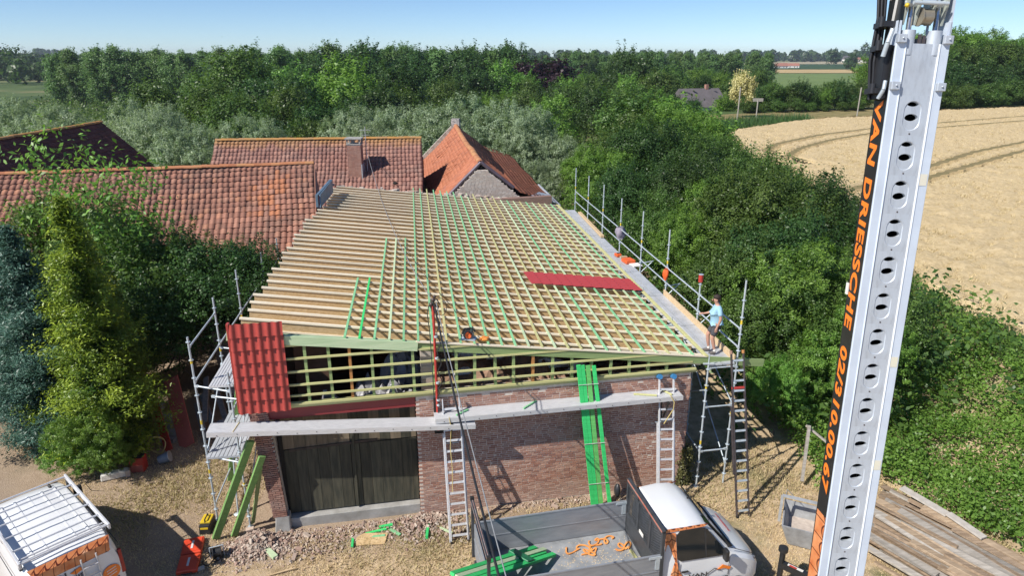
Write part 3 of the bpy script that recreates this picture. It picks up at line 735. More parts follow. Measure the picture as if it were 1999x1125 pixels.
mb = MB(); mb.ball((0, 0, 0), .16, 8, (1, .7, .8)); o = mb.build("roof_vent", dark_m, h2); o.location = (-6.95-loc[0]-.3, 42.2-loc[1], 4.62)
mb = MB(); mb.tube((0, 0, 0), (0, 0, 3.1), .022, 6); o = mb.build("aerial_mast", zinc, h2); o.location = (-9.05-loc[0], 42.9-loc[1], 4.9)
mb = MB(); mb.tube((-.35, 0, 2.9), (.35, 0, 2.9), .012, 5); mb.tube((-.25, 0, 2.6), (.25, 0, 2.6), .012, 5); mb.build("aerial_bar", zinc, o)

# steep orange roofed house ---------------------------------------
N1 = Vector((-1.78, 38.9, 6.35)); F1 = Vector((-4.72, 58.6, 6.55)); loc = (-3, 46, 0)
h3 = house("orange_roofed_house", "old house with sagging orange tile roof and pale rubble gable behind the barn", loc, None)
ax = (F1-N1); LL = ax.length; ax.normalize(); axh = Vector((ax.x, ax.y, 0)).normalized(); lt = Vector((-axh.y, axh.x, 0)); lt = lt if lt.x < 0 else -lt
dl = (lt*4.0+Vector((0, 0, -3.95))); tile_roof(h3, loc, N1, ax, dl, LL, dl.length, .24, .26, clay_or, 300, .10, .004, seed=7)
dr_ = (-lt*2.2+Vector((0, 0, -1.75))); tile_roof(h3, loc, N1, ax, dr_, LL, dr_.length, .24, .26, clay_or, 300, .10, seed=8)
e1 = N1-lt*2.2+Vector((0, 0, -1.75)); df = (-lt*2.3+Vector((0, 0, -.75))); tile_roof(h3, loc, e1, ax, df, LL, df.length, .24, .26, clay_or, 0, .05, seed=9)
ridge(h3, loc, N1+Vector((0, 0, .06)), F1+Vector((0, 0, .06)), ridge_m, .17, .42, lambda t: -.16*math.sin(math.pi*t)+.10*math.exp(-((t-.25)/.08)**2))
gm = piece_mat("pale_rubble_gable", [(0, (.60, .48, .40)), (.5, (.72, .61, .53)), (1, (.78, .71, .64))], .95, (.3, .25, .2), .4, 3)
g0 = N1-ax*.25
mb = MB(); mb.prism([(-3.4, -3.8), (3.6, -3.8), (3.6, -2.6), (2.2, -1.95), (.3, -.34), (-.2, -.34), (-3.4, -3.55)], g0-Vector(loc), lt*-1, (0, 0, 1), -axh, -.3); gw = mb.build("gable_wall", mortar_m, h3)
mb = MB(); k = 0; z_ = -3.5
while z_ < -.3:
    hw0 = -.2-(-.34-z_)*.98; hw1 = .3+(-.34-z_)*1.2; x = max(-3.3, hw0)+(.06 if k % 2 else 0)+random.uniform(-.08, .08)
    while x < min(3.5, hw1):
        mb.t = random.random(); c = g0-Vector(loc)-lt*x+Vector((0, 0, z_))-axh*(-.03); 
        mb.box(c-axh*.04, (.19, .06, .055), Matrix.Rotation(math.atan2(-lt.y, -lt.x)+random.uniform(-.05, .05), 3, 'Z')); x += .21
    z_ += .07; k += 1
mb.build("brickwork", gm, gw, kind='stuff')
lead = mat("dark_ridge_lead", (.16, .12, .15), (.10, .08, .10), .5, .2, 3)
mb = MB(); L_ = Vector(loc)
for sgn, dd in ((1, dl), (-1, dr_)):
    d_ = dd.normalized(); p0 = N1-ax*.12+Vector((0, 0, .08))-L_
    mb.path([p0, p0+d_*1.3+Vector((0, 0, .02)), p0+d_*(3.4 if sgn > 0 else 2.4)], .10, 8)
mb.build("verge_capping", lead, h3)
mb = MB(); pk = F1-L_; mb.box(pk+Vector((0, 0, .18)), (.75, .5, .8), Matrix.Rotation(-.15, 3, 'Z'), (.9, .9)); mb.build("gable_cap", mat("lichen_flint", (.5, .47, .44), (.12, .11, .11), .95, 0, 9, .8, 20), h3)
mb = MB(); mb.beam(F1-L_+Vector((0, 0, .12)), F1-L_+dl+Vector((0, 0, .12)), .35, .35); mb.build("gable_parapet", mat("pale_parapet", (.55, .50, .44), (.25, .22, .19), .95, 0, 5, .8, 20), h3)
wall_quad(h3, loc, N1+lt*3.7, F1+lt*3.7, -1, 2.3, 2.4, brickfar_m); wall_quad(h3, loc, N1-lt*4.2, F1-lt*4.2, -1, 3.4, 3.5, brickfar_m)
gable_wall(h3, loc, F1+lt*3.7, F1-lt*3.7, -1, 2.4, 5.9, brickfar_m)
mb = MB(); a = e1+df-L_; mb.path([a-ax*.3+Vector((.05, 0, .0)), a+ax*6], .09, 8); mb.add([e1-L_+df*.3-ax*.2+Vector((0, 0, .1)), e1-L_+df-ax*.2+Vector((0, 0, .1)), e1-L_+df+ax*2.5+Vector((0, 0, .1)), e1-L_+df*.7+ax*2.2+Vector((0, 0, .1))], [(0, 1, 2, 3)])
mb.build("zinc_gutter", zinc, h3)

# dark roof at the far left ---------------------------------------
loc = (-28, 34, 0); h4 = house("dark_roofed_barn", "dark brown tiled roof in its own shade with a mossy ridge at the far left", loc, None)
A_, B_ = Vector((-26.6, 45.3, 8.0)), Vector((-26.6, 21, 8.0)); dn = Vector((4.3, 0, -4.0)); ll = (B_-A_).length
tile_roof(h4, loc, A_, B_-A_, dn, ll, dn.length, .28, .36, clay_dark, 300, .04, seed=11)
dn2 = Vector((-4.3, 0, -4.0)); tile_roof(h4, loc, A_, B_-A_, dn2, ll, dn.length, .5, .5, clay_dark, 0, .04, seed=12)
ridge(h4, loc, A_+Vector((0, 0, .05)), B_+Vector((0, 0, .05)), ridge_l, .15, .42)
wall_quad(h4, loc, (-22.6, 45.2), (-22.6, 21), -1, 4.1, 4.1, brickfar_m); wall_quad(h4, loc, (-30.6, 45.2), (-30.6, 21), -1, 4.1, 4.1, brickfar_m)
gable_wall(h4, loc, (-22.6, 45.1), (-30.6, 45.1), -1, 4.1, 7.8, brickfar_m); gable_wall(h4, loc, (-22.6, 21.1), (-30.6, 21.1), -1, 4.1, 7.8, brickfar_m)

# small far houses ------------------------------------------------
white_w = mat("white_render", (.78, .76, .72), (.66, .64, .6), .8)
def far_house(label, loc, rot, w, d, he, hr, roofm, wallm=None, chimney=True, name="far_house"):
    r = thing(name, label, "house", loc, rot); wm = wallm or white_w
    mb = MB(); mb.bx(-w/2, w/2, -d/2, d/2, -3.6, he); mb.build("wall", wm, r)
    mb = MB(); mb.prism([(-d/2-.3, he-.15), (d/2+.3, he-.15), (0, hr)], (-w/2-.3, 0, 0), (0, 1, 0), (0, 0, 1), (1, 0, 0), w+.6); rf = mb.build("roof", roofm, r)
    if chimney:
        mb = MB(); mb.bx(w*.2-.3, w*.2+.3, -.3, .3, hr-1, hr+.7); mb.build("chimney", ch_m, rf)
    for xx in (-w*.28, w*.1, w*.33):
        mb = MB(); mb.bx(xx-.5, xx+.5, -d/2-.03, -d/2+.05, he*.35, he*.75); mb.build("window", dark_m, r)
    return r
slate = mat("grey_slate_roof", (.15, .13, .135), (.11, .10, .10), .7, 0, 1)
redroof = mat("far_red_roof", (.36, .16, .11), (.28, .12, .09), .8, 0, 1)
o = far_house("bungalow with grey slate roof and white wall among trees, left of the cream tree", (36.3, 138, -0.6), .35, 8.6, 7, 3.4, 6.6, slate)
# ================================================================= TREES
def leaf_cloud(name, C, N, S, tone, m, aspect=.6):
    """diamond leaves: centre, facing, half length"""
    n_ = len(C); r = np.random.randn(n_, 3); N = N/np.maximum(np.linalg.norm(N, axis=1, keepdims=True), 1e-6)
    a = np.cross(N, r); a /= np.maximum(np.linalg.norm(a, axis=1, keepdims=True), 1e-6); b = np.cross(N, a)
    co = np.empty((n_, 4, 3)); S = S[:, None]
    co[:, 0] = C-a*S; co[:, 1] = C+b*S*aspect+N*S*.15; co[:, 2] = C+a*S; co[:, 3] = C-b*S*aspect+N*S*.15
    me = bpy.data.meshes.new(name); quads(me, co.reshape(-1, 3), np.arange(4*n_).reshape(n_, 4)); me.materials.append(m)
    at = me.attributes.new("tone", 'FLOAT', 'FACE'); at.data.foreach_set("value", np.clip(tone, 0, 1).astype(np.float32)); return me
def sph(n_, rs, up=0.0):
    v = rs.randn(n_, 3); v[:, 2] += up; return v/np.linalg.norm(v, axis=1, keepdims=True)
def crown_pts(rs, lobes, per, leaves, csz, sprd, up=.35, spiky=0.0):
    """lobes: (centre, radii); clumps over each lobe's surface, leaves round each clump"""
    C, N, T = [], [], []
    for (c, r) in lobes:
        d = sph(per, rs, up); cc = np.array(c)+d*np.array(r)*(rs.uniform(.72, 1.08, (per, 1)))
        tone = rs.rand(per)
        for k in range(per):
            g = rs.randn(leaves, 3)*csz*rs.uniform(.5, 1.5)
            if not spiky and k % 6 == 0:                # a shoot that leaves the crown
                g = rs.randn(leaves, 3)*csz*.35+(d[k]*.7+np.array([0, 0, .75]))*rs.rand(leaves, 1)*csz*rs.uniform(2.5, 4.5)
            if spiky: 
                t = rs.rand(leaves, 1); g = g*.45+ (d[k]+np.array([0, 0, .8]))*t*spiky*csz*3
            p = cc[k]+g; C.append(p)
            nn = d[k]*.8+g/(np.linalg.norm(g, axis=1, keepdims=True)+1e-6)*.5+np.array([0, 0, .35])+rs.randn(leaves, 3)*sprd; N.append(nn)
            T.append(np.full(leaves, tone[k])*.6+rs.rand(leaves)*.4)
    return np.concatenate(C), np.concatenate(N), np.concatenate(T)
bark = mat("grey_brown_bark", (.17, .135, .10), (.09, .075, .06), .95, 0, 3, .8, 12, (4, 4, .8))
bark_pale = mat("pale_bark", (.34, .31, .26), (.18, .17, .14), .95, 0, 3, .8, 12, (4, 4, .8))
def trunk_mesh(rs, h, r, limbs, m, lean=.03, reach=.5):
    mb = MB(); p = Vector((0, 0, -.6)); pts = [p.copy()]; rad = [r*1.25]
    for k in range(6):
        p = p+Vector((rs.uniform(-lean, lean)*h, rs.uniform(-lean, lean)*h, h*.9/6)); pts.append(p.copy()); rad.append(r*(1-.14*k))
    mb.path(pts, r, 8, rad)
    for k in range(limbs):
        i = rs.randint(2, 6); a = rs.uniform(0, 2*math.pi); q = pts[i]; L = h*reach*rs.uniform(.5, 1)
        q1 = q+Vector((math.cos(a)*L*.5, math.sin(a)*L*.5, L*.45)); q2 = q1+Vector((math.cos(a)*L*.35, math.sin(a)*L*.35, L*.5))
        mb.path([q, q1, q2], r, 5, [r*.4, r*.25, r*.08])
    return mb.mesh("trunk", m)
green1 = leaf_mat("broad_leaves", (.036, .085, .020), (.155, .245, .055), .35)
green2 = leaf_mat("fresh_leaves", (.06, .145, .024), (.25, .42, .075), .3)
poplar_l = leaf_mat("poplar_leaves", (.065, .135, .04), (.22, .34, .115), .3)
willow_l = leaf_mat("willow_leaves", (.15, .22, .125), (.44, .53, .35), .25)
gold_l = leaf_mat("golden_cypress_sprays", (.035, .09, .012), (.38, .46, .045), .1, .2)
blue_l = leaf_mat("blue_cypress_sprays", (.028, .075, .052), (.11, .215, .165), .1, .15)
copper_l = leaf_mat("copper_leaves", (.018, .010, .016), (.06, .03, .045), .1)
cream_l = leaf_mat("cream_flowers_and_leaves", (.36, .34, .12), (.86, .78, .42), .1)
dark_l = leaf_mat("dark_leaves", (.022, .058, .016), (.085, .155, .04), .3)
PROTO = {}
def proto(key, seed, lobes, per, leaves, csz, size, m, aspect=.6, up=.35, spiky=0, sprd=.6, trunk=(1, .1, 5), tm=None, reach=.5):
    rs = np.random.RandomState(seed); C, N, T = crown_pts(rs, lobes, per, leaves, csz, sprd, up, spiky)
    np.random.seed(seed)
    S = size*np.random.uniform(.6, 1.3, len(C))
    # fine broken foliage also fills the body, so it is never hollow
    PROTO.setdefault(key, []).append((leaf_cloud("crown", C, N, S, T, m, aspect), trunk_mesh(rs, trunk[0], trunk[1], trunk[2], tm or bark, reach=reach)))
def lob(rs, n_, rx, rz, zc, rr=(.35, .55), flat=1.0):
    out = [((0, 0, zc), (rx*.62, rx*.62, rz*.62))]
    for k in range(n_):
        d = sph(1, rs, .2)[0]; r = rs.uniform(*rr)
        out.append(((d[0]*rx*(1-r*.8), d[1]*rx*(1-r*.8), zc+d[2]*rz*(1-r*.8)), (rx*r, rx*r, rx*r*flat)))
    return out
# unit trees are one metre tall; crown radius about .35-.5
for s_ in (1, 2, 3):
    rs = np.random.RandomState(s_*5)
    proto("near", s_, lob(rs, 16, .42, .40, .56, (.28, .5)), 34, 84, .028, .0088, green1, .55, trunk=(.8, .025, 8))
    proto("fresh", s_+10, lob(rs, 14, .42, .40, .56, (.25, .5)), 34, 80, .03, .0092, green2, .4, trunk=(.8, .022, 8), spiky=.35)
    proto("dark", s_+40, lob(rs, 14, .44, .42, .56, (.28, .5)), 34, 84, .03, .0088, dark_l, .55, trunk=(.8, .025, 8))
for s_ in (1, 2, 3):
    rs = np.random.RandomState(s_*7)
    proto("mid", s_+20, lob(rs, 13, .38, .43, .55, (.28, .5)), 26, 54, .036, .0135, green1, .6, trunk=(.75, .02, 5))
    proto("middark", s_+25, lob(rs, 13, .38, .43, .55, (.28, .5)), 26, 54, .036, .0135, dark_l, .6, trunk=(.75, .02, 5))
    proto("midfresh", s_+27, lob(rs, 13, .38, .43, .55, (.28, .5)), 26, 54, .036, .0135, green2, .6, trunk=(.75, .02, 5))
    L = []
    for k in range(15): z_ = .22+.72*k/14; r = .17*math.sin(math.pi*(k+2.2)/17.5)**.7; a = rs.uniform(0, 6.3); L.append(((math.cos(a)*r*.45, math.sin(a)*r*.45, z_), (r*.8, r*.8, .085)))
    proto("poplar", s_+30, L, 30, 40, .022, .0105, poplar_l, .65, up=.3, trunk=(.9, .018, 4), tm=bark_pale, reach=.15)
    proto("willow", s_+50, lob(rs, 14, .5, .42, .52, (.28, .5)), 34, 56, .03, .0145, willow_l, .3, spiky=.55, trunk=(.7, .03, 6))
for s_ in (1, 2):
    rs = np.random.RandomState(s_*9)
    proto("far", s_+60, lob(rs, 8, .42, .42, .5, (.3, .5)), 16, 14, .05, .045, green1, .7, trunk=(.6, .02, 2))
    proto("fardark", s_+62, lob(rs, 8, .42, .42, .5, (.3, .5)), 16, 14, .05, .045, dark_l, .7, trunk=(.6, .02, 2))
rs = np.random.RandomState(3); proto("copper", 70, lob(rs, 12, .42, .45, .52, (.28, .5)), 22, 26, .035, .024, copper_l, .6)
proto("cream", 71, lob(rs, 12, .36, .40, .58, (.28, .5)), 24, 26, .032, .022, cream_l, .7, trunk=(.7, .018, 5), tm=bark_pale)
def conifer(key, seed, m, levels, n_lv, leaves, size, rbase, droop, tip):
    rs = np.random.RandomState(seed); C, N, T = [], [], []
    for k in range(levels):
        t = k/(levels-1); z_ = .07+.93*t; r = rbase*(1-t**1.35)*(1-.25*math.exp(-t*9))+.012
        for j in range(max(3, int(n_lv*(1-t*.75)))):
            a = rs.uniform(0, 6.283); L = r*rs.uniform(.55, 1.28)*(1+.20*math.sin(a*2+z_*17+seed)+.16*math.sin(a*3-z_*31)); d = np.array([math.cos(a), math.sin(a), 0])
            u = rs.rand(leaves)**.6; wob = rs.randn(leaves, 3)*np.array([.012, .012, .009])*(.4+u[:, None])
            side = np.array([-d[1], d[0], 0]); fan = (rs.rand(leaves)-.5)*.55*u*(1.15-u)*L*1.6
            p = d*(u*L)[:, None]+side*fan[:, None]+wob; p[:, 2] += z_+.05*rs.randn()*.3-droop*u*L+tip*u**3*L
            C.append(p); N.append(np.tile(d*.35+np.array([0, 0, 1]), (leaves, 1))+rs.randn(leaves, 3)*.45)
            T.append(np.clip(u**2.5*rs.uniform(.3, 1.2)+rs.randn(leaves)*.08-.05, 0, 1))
    C, N, T = map(np.concatenate, (C, N, T)); np.random.seed(seed)
    me = leaf_cloud("crown", C, N, size*np.random.uniform(.6, 1.5, len(C)), T, m, .30)
    PROTO[key] = [(me, trunk_mesh(rs, .95, .018, 0, bark, .004))]
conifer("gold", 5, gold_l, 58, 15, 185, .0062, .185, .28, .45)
rs = np.random.RandomState(4); proto("shoot", 90, [((rs.uniform(-.12, .12), rs.uniform(-.12, .12), .55+.045*k), (.05+.004*(10-k), .05+.004*(10-k), .04)) for k in range(10)], 8, 9, .03, .012, green2, .45, trunk=(.98, .006, 0))
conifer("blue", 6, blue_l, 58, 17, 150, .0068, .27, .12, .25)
TCOUNT = {}
def tree(kind, x, y, h, w, label, cat="tree", name="tree", group=None, z=None, v=None, rot=None):
    """w: crown width factor (1 = as built)"""
    i = TCOUNT.get(kind, 0); TCOUNT[kind] = i+1; pr = PROTO[kind]; cm, tm_ = pr[(i if v is None else v) % len(pr)]
    z = H(x, y) if z is None else z
    r = link(name, None, None, loc=(x, y, z), label=label, cat=cat, group=group, rotz=(i*2.4 if rot is None else rot))
    r.scale = (h*w, h*w, h); link("crown", cm, r); link("trunk", tm_, r); return r
# ---- the plants beside the yard
def at_top(kind, x, y, zt, w, *a, **k):
    z = k.pop("z", None); z = H(x, y) if z is None else z
    return tree(kind, x, y, zt-z, w, *a, z=z-.15, **k)
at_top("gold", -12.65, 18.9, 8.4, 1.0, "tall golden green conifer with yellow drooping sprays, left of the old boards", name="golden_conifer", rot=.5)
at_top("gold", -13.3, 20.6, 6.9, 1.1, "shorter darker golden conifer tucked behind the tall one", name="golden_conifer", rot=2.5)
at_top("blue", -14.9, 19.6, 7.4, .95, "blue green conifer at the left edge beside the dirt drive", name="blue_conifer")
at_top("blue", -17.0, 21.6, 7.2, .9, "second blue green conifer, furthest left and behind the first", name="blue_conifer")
at_top("near", -14.9, 24.2, 7.7, .98, "loose leafy tree with thin shoots standing above the farmhouse roof edge", name="broadleaf_tree")
at_top("near", -17.8, 25.6, 7.0, .95, "broadleaf tree behind the blue conifers, furthest left in front of the farmhouse", name="broadleaf_tree")
at_top("dark", -11.3, 23.6, 6.0, 1.1, "dark spreading tree in front of the brick farmhouse wall", name="broadleaf_tree")
at_top("dark", -9.9, 25.6, 5.0, 1.15, "low dark tree nearest the scaffold, under the farmhouse eave", name="broadleaf_tree")
at_top("near", -13.0, 26.6, 5.6, 1.1, "middle tree hiding the foot of the farmhouse wall behind the golden conifer", name="broadleaf_tree")
at_top("fresh", -12.6, 17.6, 2.5, 1.05, "round bright green shrub at the foot of the golden conifer", "shrub", name="leafy_shrub")
at_top("fresh", -11.95, 17.6, 1.5, 1.0, "small bright green shrub beside the coil of hose", "shrub", name="leafy_shrub")
at_top("fresh", -13.3, 18.0, 1.8, 1.2, "bright green shrub between the golden and the blue conifer", "shrub", name="leafy_shrub")
for k, (x_, y_, zt) in enumerate([(-15.3, 23.6, 9.6), (-13.6, 23.6, 9.3), (-17.2, 24.8, 8.7)]):
    at_top("shoot", x_, y_, zt, 1.0, ("thin leafy shoot reaching over the farmhouse ridge, the tallest", "thin leafy shoot over the farmhouse roof, right of the tallest", "thin leafy shoot over the farmhouse roof, left of the tallest")[k], name="young_tree")
# ---- the wood strip between the barn and the wheat
band = [(8.9, 20.3, 2.9, "fresh", .9), (9.8, 22.6, 5.0, "near", 1.0), (11.6, 20.8, 4.6, "fresh", 1.0), (10.9, 24.3, 5.9, "fresh", 1.05), (13.3, 23.2, 5.0, "near", 1.0),
 (9.3, 27.0, 5.4, "near", 1.0), (12.3, 27.3, 6.6, "dark", 1.1), (13.6, 26.0, 5.0, "near", .9), (8.6, 31.2, 5.4, "fresh", 1.0), (11.6, 31.5, 7.2, "near", 1.1), (14.0, 30.6, 7.2, "dark", 1.0), (15.6, 32.4, 5.6, "near", .8),
 (8.0, 35.6, 5.6, "near", 1.0), (11.1, 36.3, 5.9, "fresh", 1.05), (14.6, 36.0, 6.2, "near", 1.1), (16.8, 36.6, 5.2, "fresh", .85),
 (7.2, 40.5, 6.2, "dark", 1.05), (10.6, 41.2, 7.2, "dark", 1.15), (14.6, 41.4, 6.8, "near", 1.1), (17.0, 41.6, 5.0, "near", .9),
 (6.2, 46.4, 6.6, "fresh", 1.05), (9.9, 47.2, 8.0, "dark", 1.15), (13.6, 47.8, 7.0, "near", 1.1), (17.6, 47.2, 4.9, "dark", 1.05),
 (5.6, 52.6, 5.3, "near", 1.0), (9.6, 53.8, 8.4, "near", 1.1), (13.6, 55.0, 8.4, "fresh", 1.15), (17.6, 54.4, 5.1, "near", 1.05),
 (6.3, 59.5, 4.4, "midfresh", 1.2), (10.9, 61, 9.0, "mid", 1.2), (15.4, 63, 9.4, "midfresh", 1.2), (18.6, 62, 4.6, "middark", 1.1),
 (8.4, 69, 4.0, "mid", 1.2), (13.2, 71, 8.2, "mid", 1.2), (17.6, 71, 7.2, "midfresh", 1.2), (20.5, 79, 4.2, "mid", 1.1), (17, 81, 7.0, "mid", 1.1)]
adj = {"near": "broadleaf", "fresh": "light green", "dark": "dark green", "mid": "broadleaf", "midfresh": "light green", "middark": "dark green"}
rowpos = ["beside the dark ladder", "behind the front scaffold posts", "behind the man on the deck", "beside the middle of the long scaffold", "past the orange bag on the rail", "beyond the far scaffold posts", "at the far end of the wood strip"]
cnt = {}
for (x_, y_, zt, kd, w_) in band:
    r_ = rowpos[min(6, int((y_-18)/8.5))]; side = "barn side" if x_ < field_x(y_)-9 else ("wheat side" if x_ > field_x(y_)-5.5 else "middle")
    key = (adj[kd], r_, side); cnt[key] = cnt.get(key, 0)+1
    nth = "" if cnt[key] == 1 else (", the taller one" if cnt[key] == 2 else ", the farther one")
    at_top(kd, x_, y_, zt, w_, f"{adj[kd]} tree {r_}, {side}{nth}", name="broadleaf_tree", group="trees between the barn and the wheat", z=min(H(x_, y_), 1.0))

def cloud(name, P, N, S, T, m, aspect=.6): return link(name, leaf_cloud(name, P, N, S, T, m, aspect), kind='stuff')
def scatter(n_, x0, x1, y0, y1, keep, seed): 
    rs = np.random.RandomState(seed); x = rs.uniform(x0, x1, n_); y = rs.uniform(y0, y1, n_); k = keep(x, y); return x[k], y[k], rs
# bramble bank up to the wheat
def bank_keep(x, y):
    foot = 10.9+(17.1-y)*.60; foot = np.where(y > 17.1, 9.0+0*y, foot)
    return (x > foot+.2) & (x < field_x(y)+.4) & (y < 34)
cx_, cy_, rs = scatter(13000, 8.5, 26, 5, 34, bank_keep, 5)
nl = 26; P = np.repeat(np.stack([cx_, cy_, hg(cx_, cy_)+.25+.5*pn(cx_, cy_, 1.9)*(.6+.8*rs.rand(len(cx_)))], 1), nl, 0)
P += rs.randn(len(P), 3)*np.array([.16, .16, .15]); N = rs.randn(len(P), 3)*.55+np.array([-.1, -.2, 1])
T = np.repeat(np.clip(pn(cx_, cy_, .9)*.5+rs.rand(len(cx_))*.4, 0, 1), nl)*.7+rs.rand(len(P))*.3
np.random.seed(2); cloud("bramble_bank", P, N, .05*np.random.uniform(.6, 1.4, len(P)), T, green2, .62)
# tall dry grass and herbs at the wheat edge, and pinkish seed heads in the bank
cx_, cy_, rs = scatter(26000, 9, 26, 6, 34, lambda x, y: bank_keep(x, y) & ((x > field_x(y)-1.1) | (np.random.RandomState(1).rand(len(x)) < .10)), 8)
P = np.stack([cx_, cy_, hg(cx_, cy_)+.25], 1)
link("tall_grass", blades("tall_grass", P, rs.uniform(.35, .85, len(P)), np.full(len(P), .03), rs.rand(len(P))*.6, leaf_mat("bank_grass", (.06, .11, .025), (.30, .26, .12), 0, .25), .6), kind='stuff')
# undergrowth beneath the wood strip and behind the barn
def wood_keep(x, y): return (x > 7.6-.145*(y-20)) & (x < field_x(y)-.2) & (y > 19.2)
cx_, cy_, rs = scatter(5200, -2, 30, 19, 90, wood_keep, 9); nl = 22
P = np.repeat(np.stack([cx_, cy_, hg(cx_, cy_)+rs.uniform(.2, 2.2, len(cx_))], 1), nl, 0)+rs.randn(5200*0+len(cx_)*nl, 3)*np.array([.4, .4, .35])
cloud("undergrowth", P, rs.randn(len(P), 3)*.6+np.array([0, -.2, .9]), .10*np.random.uniform(.6, 1.5, len(P)), np.repeat(rs.rand(len(cx_)), nl), green1)
# reeds left of the wheat corner
cx_, cy_, rs = scatter(16000, 20, 48, 80, 118, lambda x, y: (y > far_y(x)+.8) & (y < far_y(x)+12-.45*np.abs(x-32)) | ((x < field_x(y)-.3) & (x > field_x(y)-4) & (y > 76) & (y < 96)), 10)
P = np.stack([cx_, cy_, hg(cx_, cy_)], 1)
link("reed_strip", blades("reed_strip", P, rs.uniform(.8, 1.7, len(P)), np.full(len(P), .16), rs.rand(len(P)), leaf_mat("reed_leaves", (.03, .08, .02), (.10, .17, .05), 0, .2), .3), kind='stuff')

# ---- grey green willows
wl = [(-13.5, 64, 6.7), (-10.2, 70.5, 7.4), (-6.9, 64, 7.4), (-3.0, 69, 8.4), (.6, 65, 7.6), (3.2, 70.5, 4.6), (-15.5, 72, 7.2), (-5, 62, 6.0), (1.0, 61, 6.0), (4.3, 62, 5.4), (-9.5, 61, 5.7), (-1.8, 57, 4.8), (3.0, 55, 4.3)]
for k, (x_, y_, zt) in enumerate(wl):
    at_top("willow", x_, y_, zt, 1.05, "grey green willow behind the orange house, "+("furthest left", "second from the left", "left of the house peak", "above the house peak, the tallest", "right of the house peak", "second from the right, rear row", "rearmost on the left", "low, just left of the peak", "low, just right of the peak", "furthest right", "front left, above the middle roof", "directly behind the peak", "lowest, right of the ridge")[k], name="willow_tree", group="grey green willows")
rs = np.random.RandomState(21); k = 0
for (x_, y_, zt) in [(-28, 60, 6.2), (-31.5, 63, 6.9), (-34.5, 59, 5.2), (-38.5, 64, 5.9), (-36, 71, 7.0), (-43, 68, 6.6), (-47.5, 63, 5.2), (-49, 74, 7.0), (-56, 79, 7.1), (-55, 68, 5.4), (-62, 86, 7.0), (-41, 78, 7.4), (-66, 76, 5.6), (-73, 90, 6.8), (-25.5, 67, 6.6)]:
    at_top("willow", x_, y_, zt, 1.05, "grey green willow between the dark roof and the poplars", name="willow_tree", group="willows left of the farmhouse")
# ---- dark trees of the middle distance
for (x_, y_, zt, kd) in [(-33, 84, 7.6, "mid"), (-28, 88, 8.6, "mid"), (-23, 84, 7.4, "middark"), (-18.5, 82, 7.0, "middark"), (-38, 92, 9.4, "mid"), (-32, 98, 10.8, "middark"), (-26, 104, 11.8, "midfresh"), (-20, 98, 9.0, "middark"), (-40, 106, 12.4, "mid"), (-46, 112, 10.5, "mid"), (-34, 112, 11.8, "midfresh"), (-19, 112, 10.4, "middark"), (-14.5, 104, 8.0, "mid"), (-50, 98, 8.4, "mid"), (-28, 76, 6.5, "mid"), (-21, 74, 6.2, "mid")]:
    at_top(kd, x_, y_, zt, 1.15, "dark broadleaf tree in the wood behind the middle house", name="broadleaf_tree", group="wood behind the middle house")
# ---- poplars
rs = np.random.RandomState(5)
for k in range(27):
    x_ = -136+5.2*k+rs.uniform(-1.0, 1.0); y_ = 213-.12*k*2+rs.uniform(-3, 3)
    
    at_top("poplar", x_, y_, 12.8+rs.uniform(-1.2, 1.6), 1.3, "tall poplar in the row along the left horizon", name="poplar_tree", group="poplars on the left horizon")
for k in range(16):
    at_top("poplar", -128+8.5*k+rs.uniform(-2, 2), 240+rs.uniform(-4, 4), 12.6+rs.uniform(-.5, 1.0), 1.8, "tall poplar in the row along the left horizon", name="poplar_tree", group="poplars on the left horizon")
for k in range(15):
    x_ = -58+4.5*k+rs.uniform(-1, 1)
    at_top("middark" if k % 3 else "poplar", x_, 184+rs.uniform(-6, 4), 13.2+rs.uniform(-1.2, 1.5), 1.25 if k % 3 else 1.4, "tall dark tree of the grove with the mown meadow at its foot", name="broadleaf_tree", group="grove behind the meadow")
for k in range(12):
    at_top("mid", -60+9*k*.8+rs.uniform(-3, 3), 150+rs.uniform(-10, 10) if k < 7 else 172, 6.5+rs.uniform(-2, 2), 1.2, "lower broadleaf tree in front of the dark grove", name="broadleaf_tree", group="lower trees before the grove")
# ---- plantation beyond, in the middle
for k in range(34):
    x_ = 26+2.9*k+rs.uniform(-1, 1); at_top("poplar", x_, 345+rs.uniform(-8, 8), 12.0+rs.uniform(-.5, 1.4), 1.35, "slim tree in the even plantation on the middle horizon", name="poplar_tree", group="plantation on the middle horizon")
